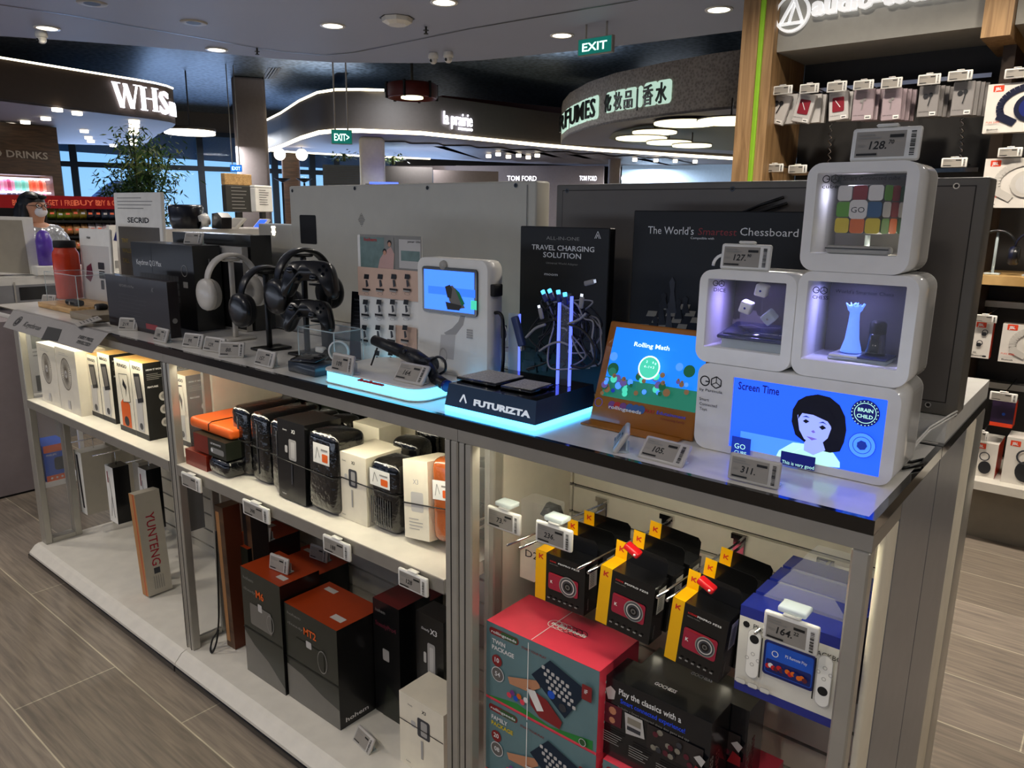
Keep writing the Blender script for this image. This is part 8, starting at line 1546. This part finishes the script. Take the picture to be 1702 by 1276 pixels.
# dark slot and beam above it
# --- black perfume shop, white wall lit pale blue, sign boxes
BP = VPl(far(860, 17.5), far(1075, 17.5)); t = thing('perfume_counter', 'black perfume shop unit with two white lit signs and lit frames', 'shop unit', tuple(BP.A)); Tm = Matrix.Translation(-BP.A)
m = M(); m.T = Tm; slab(m, BP, 700, 286, 1058, 420, .5, 'black_matt'); m.build('body', t)
m = M(); m.T = Tm; art_on(m, BP, .01, .01)
for s_, x0, x1 in (('TOM FORD', 843, 892), ('TOM FORD', 963, 992), ('GUCCI', 1032, 1052)):
    a_, b_ = BP.l(x0, 300), BP.l(x1, 292); m.tx(s_, a_[0], a_[1], b_[1]-a_[1], 'sign_white', .01, w=b_[0]-a_[0])
for x0, y0, x1, y1 in ((893, 310, 905, 335),): 
    a_, b_ = BP.l(x0, y1), BP.l(x1, y0); m.ln([(a_[0], a_[1]), (b_[0], a_[1]), (b_[0], b_[1]), (a_[0], b_[1]), (a_[0], a_[1])], .03, 'sign_white')
a_, b_ = BP.l(911, 345), BP.l(912, 305); m.ln([a_, b_], .04, 'sign_white'); m.build('lit_signs', t)
mat('wall_blue', '#9ab4cf', .6, emit=.25)  # white wall, its pale blue light put into colour and emission
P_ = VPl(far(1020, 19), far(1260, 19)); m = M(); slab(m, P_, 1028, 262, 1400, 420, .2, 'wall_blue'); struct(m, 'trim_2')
m = M(); slab(m, P_, 640, 276, 1005, 420, .2, 'stone_col', off=.2); struct(m, 'trim_3')
P_ = VPl(far(480, 15), far(620, 15))
for x0, y0, x1, y1, mt, lab in ((540, 275, 600, 330, 'metal_col', 'grey slatted kiosk box below the hanging plants'), (600, 278, 720, 330, 'canopy_grey', 'brown counter block behind the off-white screen cabinet'), (720, 285, 830, 330, 'stone_col', 'grey shop counter with faint lettering left of the black unit')):
    m = M(); slab(m, P_, x0+1.5, y0, x1-1.5, 410, .2, mt)
    if 'slatted' in lab:
        art_on(m, P_, .0, .004)
        for k in range(14): a_ = P_.l(x0, y0+3+k*3); b_ = P_.l(x1, y0+3+k*3); m.rc(a_[0], a_[1], b_[0]-a_[0], .012, 'canopy_grey'); m.k = 0
    tag(m.build('counter_block'), lab, 'counter')
for x_, y_, lab in ((575, 268, 'small bunch of leaves on the slatted kiosk box'), (655, 272, 'small bunch of leaves on the brown counter block')):
    p = far(x_, 14.8); z_ = 1.55+(hz(x_)-y_-8)/FPX*14.8; m = M(); rr_ = random.Random(x_)
    for k in range(120):
        c_ = Vector((rr_.gauss(0, .2), rr_.gauss(0, .08), abs(rr_.gauss(.02, .06)))); a_ = rr_.uniform(0, 6.3); d = Vector((math.cos(a_), math.sin(a_), rr_.uniform(-.5, .5)))*.1; q_ = Vector((-d.y, d.x, 0))*.2; m.mat(rr_.choice(('leaf_a', 'leaf_b', 'leaf_c'))); m.add([c_, c_+d*.5+q_, c_+d, c_+d*.5-q_], [(0, 1, 2, 3)])
    m.mat('stem'); m.cyl((0, 0, -.04), (0, 0, .1), .03, n=6); tag(m.build('counter_plant', loc=(p.x, p.y, z_)), lab, 'plant')
# blue lit counter top glimpses
P_ = VPl(far(600, 12.5), far(680, 12.5)); m = M(); em('blue_screen', '#4a63ff', 1.3); slab(m, P_, 614, 303, 662, 306, .3, 'blue_screen'); slab(m, P_, 610, 306, 664, 400, .3, 'canopy_grey'); tag(m.build('lit_counter'), 'counter with a thin blue glowing top behind the off-white screen cabinet', 'counter')
# spot lamps in canopy
for x_, y_ in ((812, 262), (828, 259), (845, 263), (862, 261), (878, 264), (893, 261), (1055, 268), (1090, 269), (1122, 270), (1155, 271)):
    p = at(x_, y_, Z=2.6); m = M(); m.mat('lamp_disc'); m.cyl((p.x, p.y, 2.6), (p.x, p.y, 2.66), .05, n=10); tag(m.build('spotlight'), 'tiny bright spotlight under the far edge of the long lit canopy', 'lamp', 'spotlights under the long canopy')
# --- exit signs
def exit_sign(x0, y0, x1, y1, d, label, txt, tint, rods=None, tilt=0, ztop=None, ux=False):
    P_ = VPl(far(x0, d), far(x0, d)+Vector((1, 0, 0)) if ux else far(x1, d)); x, z, w, h = P_.rect(x0, y0, x1, y1)
    t = thing('exit_sign', label, 'sign', tuple(P_.A+P_.u*x+Vector((0, 0, z)))); m = M(); m.mat('grey_light'); m.T = Matrix((P_.u, -P_.n, Vector((0, 0, 1)))).transposed().to_4x4()
    m.box(0, 0, 0, w, .035, h); m.build('housing', t)
    R_ = m.T; m = M(); m.T = R_; m.art((0, 0, 0), (1, 0, 0), (0, 0, 1), .002); m.rc(w*.02, h*.04, w*.96, h*.92, tint); m.tx(txt, w*.14, h*.24, h*.5, 'exit_text', .015, w=w*.72); m.build('face', t)
    m = M(); m.T = R_; m.mat('grey_light')
    for f in (.2, .8): m.cyl((w*f, .017, h), (w*f, .017, ztop-z), .008, n=6)
    m.build('hanger', t)
em('exit_blue', '#1d6fd0', .9)
exit_sign(551, 216, 585, 239, 8.2, 'green EXIT sign with an arrow hanging on two rods below the metallic ceiling', 'EXIT>', 'exit_green', ztop=3.75)
exit_sign(960, 57, 1018, 94, 6.15, 'green EXIT sign mounted at the edge of the near ceiling', 'EXIT', 'exit_green', ux=True, ztop=2.9)
exit_sign(383, 274, 402, 285, 13.5, 'small blue-lit EXIT sign in front of the pillar by the window', 'EXIT', 'exit_blue', ztop=3.75)
# --- near ceiling fittings
for i, p in enumerate(LP):
    t = thing('downlight', 'round recessed downlight in the near ceiling' if i > 5 else ['round downlight at the far left of the ceiling, beside a dome camera', 'round downlight in the ceiling left of the vent, above the hanging exit sign', 'round downlight cut by the top edge of the photo', 'round downlight just left of the ceiling exit sign', 'round downlight at the right of the ceiling near the oak post', 'round downlight next to a sprinkler, left part of the ceiling'][i], 'lamp', (p.x, p.y, CEIL), group='ceiling downlights')
    m = M(); m.mat('white'); m.lathe([(.075, -.008), (.095, -.008), (.097, -.001), (.075, -.001)], 28); m.build('ring', t)
    m = M(); m.mat('lamp_disc'); m.cyl((0, 0, -.006), (0, 0, -.002), .075, n=24); m.build('lens', t)
def dome(px, py, label):
    p = at(px, py, Z=CEIL); t = thing('dome_camera', label, 'camera', (p.x, p.y, CEIL)); m = M(); m.mat('white'); m.lathe([(.04, -.001), (.045, -.02), (.045, -.045), (.03, -.05)], 16); m.ball((0, 0, -.06), .036, 14); m.build('housing', t)
    m = M(); m.mat('black_gloss'); m.ball((-.0, -.026, -.068), .016, 10); m.build('lens', t)
dome(68, 52, 'white dome camera hanging below the leftmost downlight'); dome(720, 88, 'white dome camera at the ceiling edge, left of its twin'); dome(745, 86, 'white dome camera at the ceiling edge, right of its twin')
for px, py, lab in ((153, 5, 'round speaker grille in the ceiling at the upper left'), (322, 37, 'faint round speaker grille in the ceiling left of centre')):
    p = at(px, py, Z=CEIL); m = M(); m.mat('grey_light'); m.lathe([(.001, -.004), (.06, -.006), (.095, -.006), (.1, -.001)], 28); m.mat('grey_dark'); m.cyl((0, 0, -.0062), (0, 0, -.005), .055, n=20); tag(m.build('ceiling_speaker', loc=(p.x, p.y, CEIL)), lab, 'speaker')
p = at(660, 30, Z=CEIL); m = M(); m.mat('white'); m.lathe([(.001, -.05), (.07, -.05), (.11, -.03), (.115, -.001)], 8, smooth=False); m.mat('grey_dark'); m.lathe([(.115, -.0008), (.13, -.004), (.13, -.001)], 8); tag(m.build('access_point', loc=(p.x, p.y, CEIL)), 'faceted white ceiling box left of the second sprinkler', 'ceiling device')
for px, py, lab in ((427, 80, 'small sprinkler head right of the left-centre downlight'), (708, 44, 'small sprinkler head right of the faceted ceiling box')):
    p = at(px, py, Z=CEIL); m = M(); m.mat('grey_dark'); m.cyl((0, 0, -.05), (0, 0, -.001), .008, n=8); m.cyl((0, 0, -.03), (0, 0, -.026), .022, n=10); m.cyl((0, 0, -.055), (0, 0, -.05), .018, n=10); tag(m.build('sprinkler', loc=(p.x, p.y, CEIL)), lab, 'sprinkler')
m = M(); m.mat('black')
for x_, y_ in ((448, 122), (392, 174), (358, 205), (560, 130)):
    for k in range(4): a = at(x_-10+k*5, y_+9, Z=3.745); b = at(x_+2+k*5, y_-9, Z=3.745); d = (b-a).normalized(); q_ = Vector((-d.y, d.x, 0))*.03; m.add([a-q_, b-q_, b+q_, a+q_], [(3, 2, 1, 0)])
struct(m, 'trim_4')
